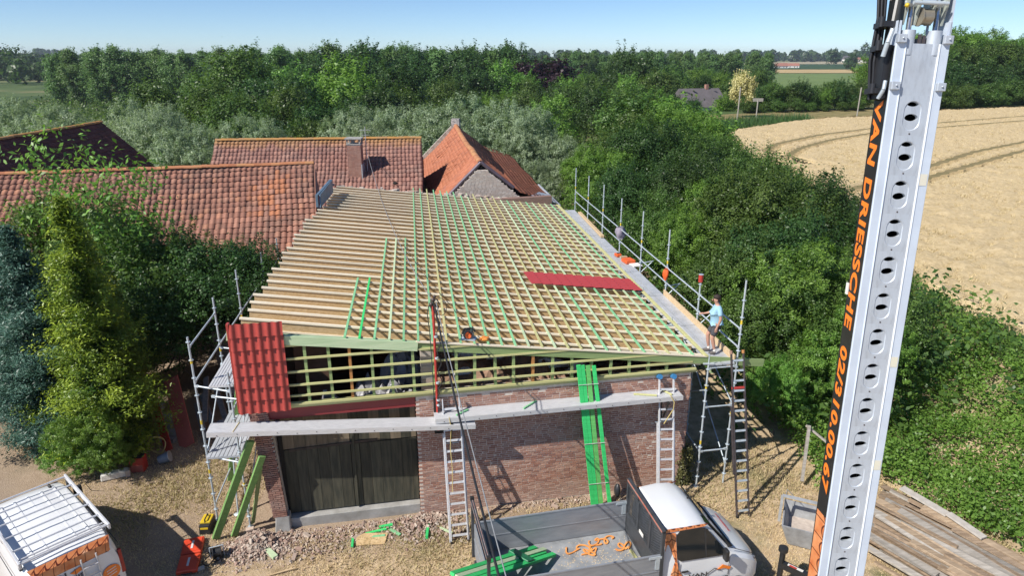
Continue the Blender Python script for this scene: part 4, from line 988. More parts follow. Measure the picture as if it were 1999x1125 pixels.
# ---- singled out trees
at_top("copper", 7.4, 176, 11.8, 1.5, "dark purple copper beech on the middle horizon", name="copper_beech", rot=1)
at_top("middark", 29.5, 170, 14.2, .95, "tallest dark tree on the middle horizon, above the plantation", name="broadleaf_tree")
at_top("cream", 38.6, 119, 9.6, .72, "slender tree covered in cream flowers at the edge of the dry verge", name="flowering_tree", rot=2)
at_top("midfresh", 6.9, 108, 6.4, 1.15, "round light green tree at the left of the dry orchard", name="orchard_tree")
at_top("middark", 15.1, 118, 6.6, 1.1, "dark round orchard tree casting a shadow on the dry grass", name="orchard_tree")
at_top("mid", 10.8, 128, 6.9, 1.1, "tree behind the dry orchard, between the round ones", name="orchard_tree")
at_top("mid", 19.5, 124, 6.9, 1.2, "tree at the right edge of the dry orchard", name="orchard_tree")
ll_ = [(-12, 150, 7.8), (-6, 158, 10.2), (-1, 162, 10.6), (3.5, 156, 7.0), (-9, 138, 5.0), (-3, 140, 6.2), (2, 138, 5.6), (10, 150, 6.4), (15, 160, 8.0), (18, 148, 8.4), (22.5, 158, 9.8), (26, 146, 8.2), (31, 150, 8.6), (29, 136, 6.0), (26, 128, 6.0), (35, 160, 9.4), (42, 158, 8.0), (48, 165, 8.4), (55, 170, 8.6), (24, 136, 6.2), (40.5, 134, 5.0), (46, 150, 6.8), (32, 126, 5.0), (27, 116, 3.6), (24, 108, 3.6), (20, 98, 3.4), (17, 91, 3.6), (44, 140, 5.6), (50, 148, 6.6), (60, 185, 8.0), (66, 190, 8.4), (38, 175, 9.6), (47, 180, 9.6), (52, 195, 9.2), (60, 205, 8.4)]
for k, (x_, y_, zt) in enumerate(ll_):
    at_top(("mid", "middark", "midfresh")[k % 3], x_, y_, zt, 1.2, "broadleaf tree in the woodland around the slate roofed bungalow", name="broadleaf_tree", group="woodland around the bungalow", z=min(H(x_, y_), zt-4))
# hedge trees behind the dry verge
for k in range(13):
    x_ = 44+2.1*k+rs.uniform(-.6, .6); y_ = 131+.42*k*1.2+rs.uniform(-1, 2)
    at_top(("mid", "middark", "mid", "midfresh")[k % 4], x_, y_, 5.9+1.8*math.sin(k*.9)**2+rs.uniform(-.3, .4), 1.15, "green tree in the hedge between the dry verge and the green field", name="hedge_tree", group="hedge along the dry verge", z=H(x_, y_)-.5)
for k in range(8):
    x_ = 43+3.2*k; at_top("mid", x_, 128.5+.45*k*1.6, 4.0+rs.uniform(-.6, .8), 1.5, "low bush in the hedge between the dry verge and the green field", "bush", name="hedge_bush", group="low bushes along the dry verge", z=H(x_, 120))
# wooded hill on the right
for k in range(46):
    a = k % 4; x_ = 76+(k//4)*5.6+rs.uniform(-1.5, 1.5)+a*1.5; y_ = 129+.45*(x_-76)+a*9+rs.uniform(-2, 2)
    zt = 7.2+a*3.5+rs.uniform(-.6, .6)-max(0, 92-x_)*.42*(a/3)
    at_top(("mid", "middark", "mid", "midfresh")[(k*5) % 4], x_, y_, zt, 1.35 if a else 1.5, "broadleaf tree on the wooded rise beyond the wheat", name="broadleaf_tree", group="trees on the wooded rise", z=zt-9 if a else 1.5)
# ---- far things on the skyline
def masses(name, spec, m, seed):
    rs = np.random.RandomState(seed); C = []; T = []; N = []; S = []
    for (x0, x1, y0, y1, n_, zb, zt, sz) in spec:
        for k in range(n_):
            t = (k+rs.rand())/n_; x_ = x0+(x1-x0)*t; y_ = rs.uniform(y0, y1); h_ = (zt-zb)*rs.uniform(.65, 1.05); r_ = h_*rs.uniform(.35, .6)
            d = sph(96, rs, .3); p = np.array([x_, y_, zb+h_*.5])+d*np.array([r_, r_, h_*.5])*rs.uniform(.7, 1.05, (96, 1))
            C.append(p); N.append(d+rs.randn(96, 3)*.4); T.append(np.full(96, rs.rand())*.6+rs.rand(96)*.4); S.append(np.full(96, sz*.62)*rs.uniform(.7, 1.3, 96))
    np.random.seed(seed); return cloud(name, np.concatenate(C), np.concatenate(N), np.concatenate(S), np.concatenate(T), m, .75)
masses("distant_woods", [(-520, -150, 380, 520, 90, -4, 12.8, 2.6), (-385, -325, 480, 520, 30, -4, 19, 1.5), (-150, 60, 420, 520, 60, -4, 12.4, 2.6), (60, 165, 520, 640, 26, -4, 12.2, 2.6), (-1300, 0, 900, 1300, 110, -4, 16, 6.5),
  (0, 1300, 1500, 2100, 120, -4, 22, 8), (600, 1000, 1750, 1900, 60, -4, 17, 6), (60, 135, 420, 600, 45, -4, 10.2, 1.6), (900, 2200, 1900, 2400, 70, -4, 20, 9), (-2400, -900, 1500, 2200, 80, -4, 24, 9)], dark_l, 31)
cx_, cy_, rs = scatter(7500, -150, 110, 75, 330, lambda x, y: (x < y*.42) & (x < field_x(np.minimum(y, 120))-2) & ~((x > -30) & (x < 3) & (y > 126) & (y < 186)) & ~((x > 1) & (x < 27) & (y > 84) & (y < 121)) & (y > 78+abs(x)*.1) & ~((x > 18) & (y < 133)), 33); nl = 24
P = np.repeat(np.stack([cx_, cy_, hg(cx_, cy_)+rs.uniform(.4, 2.6, len(cx_))], 1), nl, 0)+rs.randn(len(cx_)*nl, 3)*np.array([1.5, 1.5, 1.0])
cloud("woodland_floor", P, rs.randn(len(P), 3)*.6+np.array([0, -.3, .8]), .34*np.random.uniform(.6, 1.4, len(P)), np.repeat(rs.rand(len(cx_)), nl), green1)
for k, (x_, y_, r_, he, hr, rm, lb) in enumerate([(330, 880, .1, 3, 6.5, redroof, "far white house with a red roof, leftmost on the right horizon"), (352, 900, -.2, 3, 6, redroof, "far low house with a red roof beside the leftmost one"), (700, 1500, .2, 7, 14, slate, "far white gabled house on the horizon, left of the crane boom"), (735, 1510, -.1, 6, 11, redroof, "far small house right of the white gabled one"), (812, 1480, .3, 7, 12, slate, "far white house on the horizon nearest the crane boom"), (835, 1500, 0, 6, 10, slate, "far grey house partly behind the crane boom")]):
    far_house(lb, (x_, y_, -4), r_, 14 if y_ < 1000 else 22, 9, he, hr, rm, chimney=k != 3)
for k, (x_, y_, zt, lb) in enumerate([(360, 760, 14.5, "dark round tree beside the far red roofs"), (470, 1050, 20, "far tree on the horizon left of the white gabled house"), (690, 1400, 33, "far tall tree on the horizon above the white gabled house"), (790, 1400, 24, "far round tree on the horizon near the crane boom")]):
    at_top("fardark", x_, y_, zt, 1.1, lb, name="far_tree")
# utility poles
pole_m = mat("grey_timber_pole", (.40, .37, .32), (.28, .26, .22), .9, 0, 5)
for k, (x_, y_, h_, lb) in enumerate([(36.5, 113.5, 5.2, "thin grey pole below the cream flowering tree"), (39.0, 112, 3.4, "short pole with a board on top, right of the flowering tree"), (58.5, 119, 5.0, "thin pole standing in the hedge left of the crane boom")]):
    t = thing("utility_pole", lb, "pole", (x_, y_, H(x_, y_))); mb = MB(); mb.tube((0, 0, -.3), (0, 0, h_), .11, 6); mb.build("pole", pole_m, t)
    if k == 1: mb = MB(); mb.box((0, 0, h_), (1.6, .1, .5)); mb.build("board", pole_m, t)
for k, (x_, lb) in enumerate([(5.6, "wooden fence post at the orchard, the left one"), (7.7, "wooden fence post at the orchard, the right one")]):
    t = thing("fence_post", lb, "post", (x_, 84.5, H(x_, 84.5))); mb = MB(); mb.box((0, 0, .8), (.25, .25, 1.6)); mb.build("post", pole_m, t)
# ivy on the barn's right corner
rs = np.random.RandomState(44); n_ = 2600; z_ = rs.rand(n_)**1.3*1.25
C = np.stack([11.95+rs.randn(n_)*.12*(1.3-z_*.5), -.02+rs.randn(n_)*.07+.1*rs.rand(n_), z_], 1)
C = np.array([list(BW(*c)) for c in C]); t = thing("ivy", "olive ivy clump climbing the right corner of the barn's front wall", "climbing plant", tuple(BW(11.95, 0, 0)))
link("leaves", leaf_cloud("leaves", C-np.array(BW(11.95, 0, 0)), rs.randn(n_, 3)*.6+np.array([-.2, -1, .3]), rs.uniform(.02, .05, n_), rs.rand(n_), leaf_mat("ivy_leaves", (.06, .075, .025), (.22, .22, .09))), t)
mb = MB(); mb.path([Vector((0, -.05, 0)), Vector((.05, -.05, .6)), Vector((-.02, -.03, 1.2))], .03, 5); mb.build("stem", bark, t)
# ================================================================= SCAFFOLDS, WALKWAYS, LADDERS
galv = mat("galvanised_tube", (.58, .64, .68), (.44, .50, .54), .42, .3, 6, .1, 40)
alu = mat("ribbed_aluminium", (.74, .74, .75), (.62, .62, .63), .42, .3, 5, .15, 60, (1, 6, 6))
alu_dirty = mat("dusty_steel_deck", (.52, .54, .57), (.40, .42, .44), .6, .2, 3, .3, 30)
band_y = mat("yellow_band", (.75, .55, .05), None, .5)
black_pl = mat("black_plastic", (.03, .03, .032), (.02, .02, .02), .45)
dark_al = mat("dark_aged_aluminium", (.13, .11, .11), (.08, .065, .065), .5, .5, 8)
sawn = wood("sawn_timber", (.62, .47, .29), (.48, .34, .19))
def standard(parent, x, y, z0, z1, r=.027, bands=(), name="standard"):
    mb = MB(); mb.tube((x, y, z0), (x, y, z1), r, 8)
    z = .35
    while z < z1-.1:
        if z > z0: mb.tube((x, y, z-.006), (x, y, z+.006), .062, 8)
        z += .5
    mb.box((x, y, z0+.01), (.14, .14, .012)); o = mb.build(name, galv, parent)
    for b in bands: mb = MB(); mb.tube((x, y, b), (x, y, b+.12), r+.003, 8); mb.build("colour_band", band_y, o)
    return o
def rail(parent, p, q, r=.024, name="guard_rail", m=None):
    mb = MB(); mb.tube(p, q, r, 8); p, q = Vector(p), Vector(q); d = (q-p).normalized()
    for e, s_ in ((p, 1), (q, -1)): mb.beam(e-d*.02, e+d*s_*.09, .05, .06)
    return mb.build(name, m or galv, parent)
# right scaffold along the eaves
loc = (6.0, 17.4, 0); rsf = thing("scaffold", "long galvanised scaffold with a steel deck along the right eaves of the barn", "scaffold", loc)
def ro(Y, z): return Vector((6.33-.1395*(Y-17.5), Y, z))-Vector(loc)
def ri(Y, z): return Vector((5.52-.1405*(Y-17.3), Y-.15, z))-Vector(loc)
YS = [17.5+2.87*k for k in range(8)]; TOPS = [6.42, 5.45, 6.4, 6.42, 6.35, 6.42, 6.35, 6.3]
for k, Y in enumerate(YS):
    a, b = ro(Y, 0), ri(Y, 0); g = H(a.x+6, Y)
    standard(rsf, a.x, a.y, g, TOPS[k], bands=((2.3, 5.15) if k != 1 else (2.3,)) if k % 2 == 0 else (5.15,) if TOPS[k] > 6 else ())
    standard(rsf, b.x, b.y, g, 4.12 if k else 4.0, bands=(1.45, 3.25))
    for z in (1.2, 2.65, 3.88): rail(rsf, (a.x, a.y, z), (b.x, b.y, z), name="transom")
    mb = MB(); q = ri(Y, 4.0); mb.tube(q, q+Vector((0, 0, .32)), .018, 6); mb.box(q+Vector((0, 0, .02)), (.3, .06, .03)); mb.build("spigot", galv, rsf)
    if k < 7:
        Y2 = YS[k+1]
        for z in (5.0, 4.45): rail(rsf, ro(Y, z), ro(Y2, z))
        if k < 4:
            rail(rsf, ri(Y, 1.2), ri(Y2, 1.2), name="ledger"); rail(rsf, ro(Y, .7), ro(Y2, 2.7), .02, "diagonal_brace"); rail(rsf, ro(Y, 2.7), ro(Y2, 3.9), .02, "diagonal_brace")
            rail(rsf, ri(Y, 3.2), ri(Y2, 1.6), .018, "diagonal_brace")
        for j in range(2):
            mb = MB(); A_, B_ = ro(Y, 3.95), ro(Y2, 3.95); a2, b2 = ri(Y, 3.95), ri(Y2, 3.95)
            t0, t1 = (.06, .46) if j == 0 else (.50, .92)
            p, q = A_.lerp(a2, (t0+t1)/2), B_.lerp(b2, (t0+t1)/2); d = (q-p).normalized(); w = (A_-a2).length*(t1-t0)
            mb.beam(p+d*.02, q-d*.02, w, .045)
            mb.build("deck_plank", alu_dirty, rsf)
        if k in (1, 2, 3): 
            a = ro(Y, 4.3); mb = MB(); mb.tube(a, a+Vector((.55, .1, .08)), .018, 6); mb.tube(a-Vector((0, 0, .4)), a+Vector((.5, .1, .05)), .018, 6); mb.build("side_bracket", galv, rsf)
for (Y, Y2) in ((17.6, 23.3),):
    mb = MB(); mb.beam(ro(Y, 4.07)-Vector((.03, 0, 0)), ro(Y2, 4.07)-Vector((.03, 0, 0)), .04, .2); mb.build("toe_board", sawn, rsf)
mb = MB(); mb.beam(ri(18.6, 3.985)+Vector((.15, 0, 0)), ri(22.0, 3.985)+Vector((.15, 0, 0)), .28, .012); mb.build("deck_plate", mat("pale_dusty_plate", (.62, .62, .60), (.5, .5, .49), .7, .1), rsf)
# front end frame at ground
# left scaffold
loc = (-7.9, 16, 0); lsf = thing("scaffold", "galvanised scaffold tower with two decks at the left end of the barn", "scaffold", loc); L_ = Vector(loc)
def W(x, y, z): return Vector((x, y, z))-L_
lp = [(-8.15, 15.81, 5.48), (-8.50, 18.25, 5.66), (-8.87, 20.9, 5.66), (-9.33, 24.4, 5.25), (-9.62, 27.0, 5.1)]
for i, (x_, y_, zt) in enumerate(lp):
    q = W(x_, y_, 0); standard(lsf, q.x, q.y, 0, zt, bands=(1.5, 3.0, 4.75) if i == 0 else (4.0,))
q = W(-7.13, 15.50, 0); standard(lsf, q.x, q.y, 0, 4.66, bands=(2.9, 1.3))
q = W(-7.50, 18.0, 0); standard(lsf, q.x, q.y, 0, 4.3)
rail(lsf, W(-8.15, 15.81, 5.2), W(-8.5, 18.25, 5.2))
for a, b in zip(lp[:-1], lp[1:]): rail(lsf, W(a[0], a[1], 4.22), W(b[0], b[1], 4.22), .026)
rail(lsf, W(-8.15, 15.81, 4.12), W(-7.13, 15.5, 4.12), name="transom"); rail(lsf, W(-8.5, 18.25, 4.12), W(-7.5, 18.0, 4.12), name="transom")
rail(lsf, W(-7.65, 15.6, 3.93), W(-6.75, 15.4, 3.93), name="transom"); rail(lsf, W(-8.15, 15.81, 2.03), W(-7.13, 15.5, 2.03), name="transom")
rail(lsf, W(-8.5, 18.25, 2.03), W(-7.5, 18.0, 2.03), name="transom")
rail(lsf, W(-7.13, 15.5, 4.5), W(-7.5, 18.0, 4.5)); rail(lsf, W(-7.13, 15.5, 3.6), W(-7.5, 18.0, 3.6)); rail(lsf, W(-8.15, 15.8, .5), W(-8.5, 18.2, .5), name="ledger"); rail(lsf, W(-7.13, 15.5, 2.4), W(-7.5, 18.0, 3.8), .02, "diagonal_brace")
rail(lsf, W(-8.12, 15.85, 2.2), W(-8.45, 18.1, 3.7), .02, "diagonal_brace")
rail(lsf, W(-7.13, 15.5, .5), W(-7.5, 18, 2.0), .02, "diagonal_brace")
def ribbed(mb, a, b, w, h, nr=9, up=Vector((0, 0, 1))):
    a, b = Vector(a), Vector(b); d = (b-a).normalized(); s_ = d.cross(up).normalized()
    mb.beam(a, b, w, h)
    for i in range(nr):
        o = s_*((i+.5)/nr-.5)*w*.96+Vector((0, 0, h/2+.006)); mb.beam(a+o, b+o, w/nr*.45, .012)
for (z, x0, x1) in ((4.18, -7.72, -7.12), (2.09, -8.08, -7.18)):
    mb = MB(); xc = (x0+x1)/2; ribbed(mb, W(xc, 15.65, z), W(xc-.36, 18.2, z), x1-x0, .05, 8); mb.build("deck_plank", alu_dirty if z < 3 else alu, lsf)
mb = MB(); mb.path([W(-7.65, 16.0, 0.05), W(-7.72, 16.4, 1.9)], .024, 8); mb.ball(W(-7.65, 15.98, .04), .09, 8, (1.4, 1, .5)); mb.build("prop", galv, lsf)
# walkways on ladder brackets (barn-local coordinates)
def walkway(label, s0, y0, z0, s1, y1, z1, w=.48):
    c = BW((s0+s1)/2, (y0+y1)/2, (z0+z1)/2); t = thing("walkway_plank", label, "scaffold plank", tuple(c), BA)
    C0 = Vector(((s0+s1)/2, (y0+y1)/2, (z0+z1)/2)); a, b = Vector((s0, y0, z0))-C0, Vector((s1, y1, z1))-C0; d = (b-a).normalized()
    mb = MB(); ribbed(mb, a, b, w, .10, 10); sd = d.cross(Vector((0, 0, 1))).normalized()
    for e in (-1, 1): mb.beam(a+sd*e*w*.5, b+sd*e*w*.5, .012, .125)
    o = mb.build("deck", alu, t)
    mb = MB(); n_ = int((b-a).length/.45)
    for i in range(n_): q = a.lerp(b, (i+.5)/n_)+sd*(w*.5+.008); mb.ball(q+Vector((0, 0, -.02+.03*(i % 2))), .014, 6)
    mb.build("rivet", dark_al, t, kind='stuff'); return t
walkway("long aluminium plank in front of the barn door, the lower one on the left", -.93, -.27, 3.42, 5.66, -.37, 2.98)
walkway("long aluminium plank in front of the brick wall, the upper one on the right", 4.62, -.27, 3.19, 11.48, -.25, 3.18, .50)
def ladder(label, base, top, w, m, rungm=None, overlap=None, name="ladder", feet=True, dx=None):
    base, top = Vector(base), Vector(top); t = thing(name, label, "ladder", tuple(base)); d = (top-base); Lh = d.length; d.normalize()
    sd = Vector(dx).normalized() if dx else Vector((math.cos(BA), math.sin(BA), 0)); sd = (sd-d*sd.dot(d)).normalized(); up = sd.cross(d)
    for e in (-1, 1):
        mb = MB(); mb.beam(sd*e*w/2, sd*e*w/2+d*Lh, .028, .075, up); mb.build("stile", m, t)
    if overlap:
        for e in (-1, 1):
            mb = MB(); mb.beam(sd*e*(w/2+.035)-up*.03+d*overlap[0], sd*e*(w/2+.035)-up*.03+d*overlap[1], .028, .075, up); mb.build("stile", m, t)
    n_ = int(Lh/.28)
    for i in range(n_):
        q = d*(.18+.28*i); mb = MB(); mb.beam(q-sd*w/2, q+sd*w/2, .055, .03, up); mb.build("rung", rungm or m, t)
    if feet:
        for e in (-1, 1): mb = MB(); mb.box(sd*e*w/2+Vector((0, 0, .02)), (.05, .09, .06)); mb.build("rubber_foot", black_pl, t)
    return t, sd, d, up
la = ladder("silver ladder standing left of the green timbers, against the wall by the barn door", (-1.38, 14.9, 0), tuple(BW(5.07, -.12, 3.62)), .44, alu, overlap=(0.0, 2.9))
lb = ladder("silver ladder behind the truck cab at the right end of the brick wall", tuple(BW(10.85, -1.35, 0)), tuple(BW(11.12, -.10, 3.68)), .42, alu, overlap=(.2, 2.6))
lc = ladder("dark framed ladder with pale rungs leading up to the scaffold deck", (6.43, 15.92, 0), (6.24, 17.33, 4.42), .36, dark_al, galv, overlap=(1.2, 3.1))
blue_pl = mat("blue_plastic_cap", (.05, .22, .45), None, .4)
for e in (-1, 1):
    mb = MB(); Lh = 3.9; q = lb[2]*(Vector(BW(11.12, -.1, 3.68))-lb[0].location).length+lb[1]*e*.21; mb.tube(q-lb[3]*.07, q+lb[3]*.07, .075, 10); mb.build("wall_roller", blue_pl, lb[0])
    mb = MB(); mb.tube((lc[2]*4.6+lc[1]*e*.18)-lc[2]*.03, (lc[2]*4.6+lc[1]*e*.18)+lc[2]*.06, .045, 6); mb.build("end_cap", mat("brown_rag", (.30, .18, .13), None, .9) if e < 0 else oran_w, lc[0])
mb = MB(); q = lc[2]*3.62; mb.beam(q-lc[1]*.2, q+lc[1]*.2, .06, .04, lc[3]); mb.build("red_clamp", mat("red_paint", (.5, .05, .04), None, .4), lc[0])
# brackets that carry the walkways
for (nm, l4, s_) in (("a", la, 5.05), ("b", lb, 11.05)):
    c = Vector(BW(s_, -.27, 3.05)); t = thing("ladder_bracket", "black steel bracket hooked on the ladder under the planks, "+("by the door" if nm == "a" else "at the right end"), "bracket", tuple(c), BA)
    mb = MB(); mb.bx(-.03, .03, -.28, .26, .0, .04); mb.beam((0, -.24, 0), (0, .1, -.75), .035, .035, (1, 0, 0)); mb.beam((0, .24, 0), (0, .12, -.75), .03, .03, (1, 0, 0)); mb.build("frame", black_pl, t)
    mb = MB(); mb.tube((-.2, .1, -.75), (.2, .1, -.75), .02, 6); mb.build("hook_bar", galv, t)
rope_m = mat("yellow_rope", (.62, .50, .22), (.45, .34, .12), .9)
def line_thing(name, label, cat, pts, r, m, n=6, group=None):
    base = Vector(pts[0]); t = thing(name, label, cat, tuple(base), group=group); mb = MB(); mb.path([Vector(p)-base for p in pts], r, n); mb.build(name.split("_")[-1]+"_line", m, t); return t
line_thing("tie_rope", "frayed yellow rope hanging down the ladder by the barn door", "rope", [BW(4.98, -.52, 3.3), BW(5.02, -.56, 3.0), BW(4.98, -.6, 2.4), BW(5.0, -.75, 1.9), BW(4.97, -.9, 1.2)], .011, rope_m)
line_thing("tie_rope", "pale rope looped under the right end of the upper plank", "rope", [BW(11.1, -.5, 3.3), BW(11.2, -.56, 3.1), BW(11.18, -.58, 2.9), BW(10.95, -.55, 2.45)], .014, rope_m)
line_thing("tie_strap", "thin yellow strap round the left end of the lower plank", "strap", [BW(-.25, -.04, 3.44), BW(-.32, -.5, 3.44), BW(-.33, -.51, 3.3)], .012, rope_m)

# ================================================================= SERVICE MAST AND CABLES
t = thing("service_mast", "red painted steel mast with cable brackets standing in front of the gable battens", "mast", tuple(BW(4.72, -.12, 0)), BA)
redp = mat("weathered_red_paint", (.52, .05, .035), (.36, .035, .03), .5, 0, 12)
mb = MB(); mb.tube((0, 0, 2.7), (-.01, 0, 6.25), .035, 10); mb.build("pole", redp, t)
mb = MB(); mb.bx(-.1, .02, -.0, .05, 2.6, 3.65); mb.bx(-.02, .14, .0, .04, 2.6, 3.2); mb.build("junction_board", dark_m, t)
mb = MB()
for zz, s_ in ((6.28, 1.2), (6.40, 1), (6.5, .8), (6.2, 1)): mb.ball((random.uniform(-.05, .05), random.uniform(-.04, .04), zz), .055*s_, 8)
mb.tube((-.11, 0, 6.25), (.11, 0, 6.25), .018, 6); mb.build("insulator", mat("dark_insulator", (.06, .035, .03), None, .4), t)
mb = MB()
for zz in (3.45, 3.6, 4.1, 4.8, 5.4): mb.tube((.03, -.03, zz), (.03, -.03, zz+.05), .05, 8)
mb.build("pipe_clamp", galv, t)
cab = mat("black_cable", (.02, .02, .022), None, .55); cabl = mat("grey_wire", (.26, .27, .28), None, .5)
mt = Vector(BW(4.72, -.12, 6.35))
def sagline(a, b, sag, n_=14): 
    a, b = Vector(a), Vector(b); return [a.lerp(b, i/n_)-Vector((0, 0, 4*sag*(i/n_)*(1-i/n_))) for i in range(n_+1)]
line_thing("power_cable", "twisted black cable running from the red mast down over the truck bed", "cable", sagline(mt+Vector((.02, -.02, -.05)), (.62, 4.6, 4.6), .35, 18), .022, cab)
line_thing("power_cable", "thin grey cable beside the twisted one, coming down from the red mast", "cable", sagline(mt+Vector((.07, -.02, 0)), (.72, 4.6, 4.6), .25, 18), .011, cabl)
line_thing("overhead_wire", "thin wire sagging from the middle house over the bare rafters to the red mast", "wire", sagline((-9.0, 42.9, 6.4), mt, .9, 18), .012, cabl)
line_thing("mast_cable", "green black cable looping out left of the mast top and down the pole", "cable", [mt+Vector(q) for q in ((0, 0, 0), (-.12, -.02, -.1), (-.16, -.03, -.3), (-.12, -.03, -.8), (-.09, -.03, -1.8), (-.08, -.02, -2.7))], .013, mat("green_black_cable", (.03, .07, .05), None, .5))
line_thing("mast_cable", "chain like cable bundle spiralling down right of the red mast", "cable", [mt+Vector((.10+.05*math.sin(k*1.3), -.03-.02*math.cos(k*1.3), .08-.11*k)) for k in range(22)]+[mt+Vector((.04+.03*math.sin(k*2), -.05, -2.4-.12*k)) for k in range(11)], .014, cab)
line_thing("mast_cable", "round loop of cable at the right of the mast top", "cable", [mt+Vector((.16+.17*math.sin(a), -.04, -.12+.24*math.cos(a))) for a in np.linspace(-2.6, 3.0, 16)], .009, cab)

# ================================================================= TIMBER LEANING AND LYING ABOUT
def plank(label, p, q, w, h, m, up=(0, 0, 1), name="timber_plank", cat="plank", group=None):
    p, q = Vector(p), Vector(q); c = (p+q)/2; t = thing(name, label, cat, tuple(c), group=group); mb = MB(); mb.beam(p-c, q-c, w, h, up)
    mb.build("board", m, t, bevel=.004); return t
up_ = BW(0, -1, 0)-BW(0, 0, 0)
for k, (s0, s1, wd, lb_) in enumerate([(8.53, 8.93, .115, "leftmost of the vivid green planks leaning on the barn wall"), (8.645, 9.04, .105, "second of the green planks leaning on the wall, from the left"), (8.79, 9.165, .12, "third of the green planks leaning on the wall, paler green"), (8.96, 9.42, .105, "rightmost green plank leaning on the wall, standing apart")]):
    plank(lb_, BW(s1, -.80, .02), BW(s0, -.17, 4.30-.02*k), wd, .045, green_v if k != 2 else wood("bright_pale_green_timber", (.16, .55, .14), (.10, .42, .10)), up_, "green_plank", group="green planks leaning on the barn wall")
for zz, nm in ((.86, "lower"), (2.05, "middle"), (3.75, "upper")):
    f = zz/4.3; s_a = 8.93-.40*f-.07; s_b = 9.42-.46*f+.07; yy = -.80+.63*f-.035
    line_thing("tie_wire", f"{nm} pale string tied round the leaning green planks", "string", [BW(s_a, yy, zz), BW(s_b, yy-.01, zz)], .008, white_pl)
beam_m = wood("big_green_beam", (.20, .36, .11), (.13, .25, .07), .1)
plank("thick green beam leaning against the brick pillar, the front one", (-7.86, 14.98, .05), BW(.0, -.25, 3.0), .19, .09, beam_m, (.6, -.4, .6), "green_beam", "beam")
plank("thick green beam leaning on the pillar behind the front one", (-7.42, 15.10, .03), BW(.22, -.2, 2.5), .17, .07, beam_m, (.6, -.4, .6), "green_beam", "beam")
plank("thin green board leaning on the pillar, nearest the bricks", (-7.1, 15.6, .03), BW(.12, -.12, 2.1), .12, .03, moss_w, (.6, -.4, .6), "green_beam", "beam")
plank("green beam standing in shade below the upper deck of the left scaffold", (-8.45, 17.5, .1), (-7.9, 18.2, 3.9), .16, .08, beam_m, (.5, -.8, .2), "green_beam", "beam")
G0 = lambda x, y, z=0.03: (x, y, H(x, y)+z)
offc = [((-6.90, 15.05), (-6.02, 14.22), .14, .07, gpale, "longest pale green offcut lying left below the rubble"), ((-3.92, 15.15), (-3.3, 15.36), .07, .04, green_v, "green offcut lying across the rubble by the door, left one"), ((-3.72, 15.02), (-3.38, 15.06), .07, .04, green_w, "green offcut beside the strand board scrap"), ((-3.32, 15.36), (-2.98, 15.08), .08, .04, green_w, "green offcut slanting right of the door sill rubble"), ((-2.28, 15.5), (-2.26, 14.98), .07, .10, green_v, "green offcut standing on edge left of the silver ladder"), ((-1.95, 15.4), (-1.6, 15.15), .06, .04, gpale, "pale offcut under the left leg of the silver ladder"), ((-4.22, 15.0), (-4.16, 14.62), .06, .05, green_v, "short green offcut left of the strand board scrap"), ((-2.9, 15.85), (-2.45, 15.68), .06, .04, batten_w, "pale stick lying at the foot of the wall"), ((-3.6, 15.42), (-3.25, 15.5), .09, .05, green_v, "small green block on the rubble pile"), ((-6.0, 13.6), (-5.4, 13.85), .04, .02, sawn, "thin stick in the dry grass")]
for (a, b, w_, h_, m_, lb_) in offc: plank(lb_, G0(*a, .05), G0(*b, .07), w_, h_, m_, name="timber_offcut", cat="offcut", group="offcuts on the ground")
t = thing("board_scrap", "tan strand board scrap lying on the rubble in front of the door", "board", (-3.72, 14.93, .05), .12); mb = MB(); mb.prism([(-.38, -.2), (.36, -.22), (.42, .18), (-.2, .24), (-.4, .1)], (0, 0, 0), (1, 0, 0), (0, 1, .06), (0, 0, 1), .015); mb.build("board", osb, t)
for (a, b, m_, lb_) in [((5.18, -.42), (5.52, -.18), green_w, "short green offcut on the upper plank, left one"), ((6.98, -.4), (7.4, -.05), green_w, "short green offcut on the upper plank, near its middle"), ((10.15, -.18), (10.75, -.38), batten_w, "pale batten piece on the upper plank, left of the end"), ((11.0, -.05), (11.18, -.42), batten_w, "pale batten piece hanging over the right end of the plank")]:
    plank(lb_, BW(a[0], a[1], 3.27), BW(b[0], b[1], 3.27), .045, .04, m_, name="timber_offcut", cat="offcut", group="offcuts on the walkway")
# timbers, tools and cloths on the long scaffold
for k in range(6):
    a = Vector((3.62-.0+.055*(k % 3), 36.5, 4.03+.05*(k//3))); b = Vector((4.22+.055*(k % 3), 31.3, 4.03+.05*(k//3)))
    plank(f"{('left', 'middle', 'right')[k % 3]} {('lower', 'upper')[k//3]} batten of the stack on the far scaffold deck", a, b, .05, .045, sawn, name="stacked_batten", cat="batten", group="battens on the scaffold deck")
orange = mat("orange_plastic", (.80, .14, .03), (.65, .10, .02), .45, 0, 4)
t = thing("tool_case", "orange tool case lying on the scaffold deck at the far end", "case", (4.85, 27.3, 3.99), .3); mb = MB(); mb.box((0, 0, .07), (.42, .5, .14)); mb.build("body", orange, t, bevel=.02); mb = MB(); mb.box((-.1, .25, .17), (.3, .12, .06)); mb.build("handle", sawn, t)
t = thing("foam_board", "white board under the orange tool case on the deck", "board", (5.1, 26.9, 3.98), .3); mb = MB(); mb.box((0, 0, .02), (.4, .45, .03)); mb.build("slab", white_w, t)
t = thing("tool_case", "small orange case left of the larger one on the deck", "case", (4.55, 28.2, 3.99), .3); mb = MB(); mb.box((0, 0, .06), (.22, .3, .12)); mb.build("body", orange, t, bevel=.02); mb = MB(); mb.box((0, 0, .14), (.12, .04, .03)); mb.build("handle", black_pl, t)
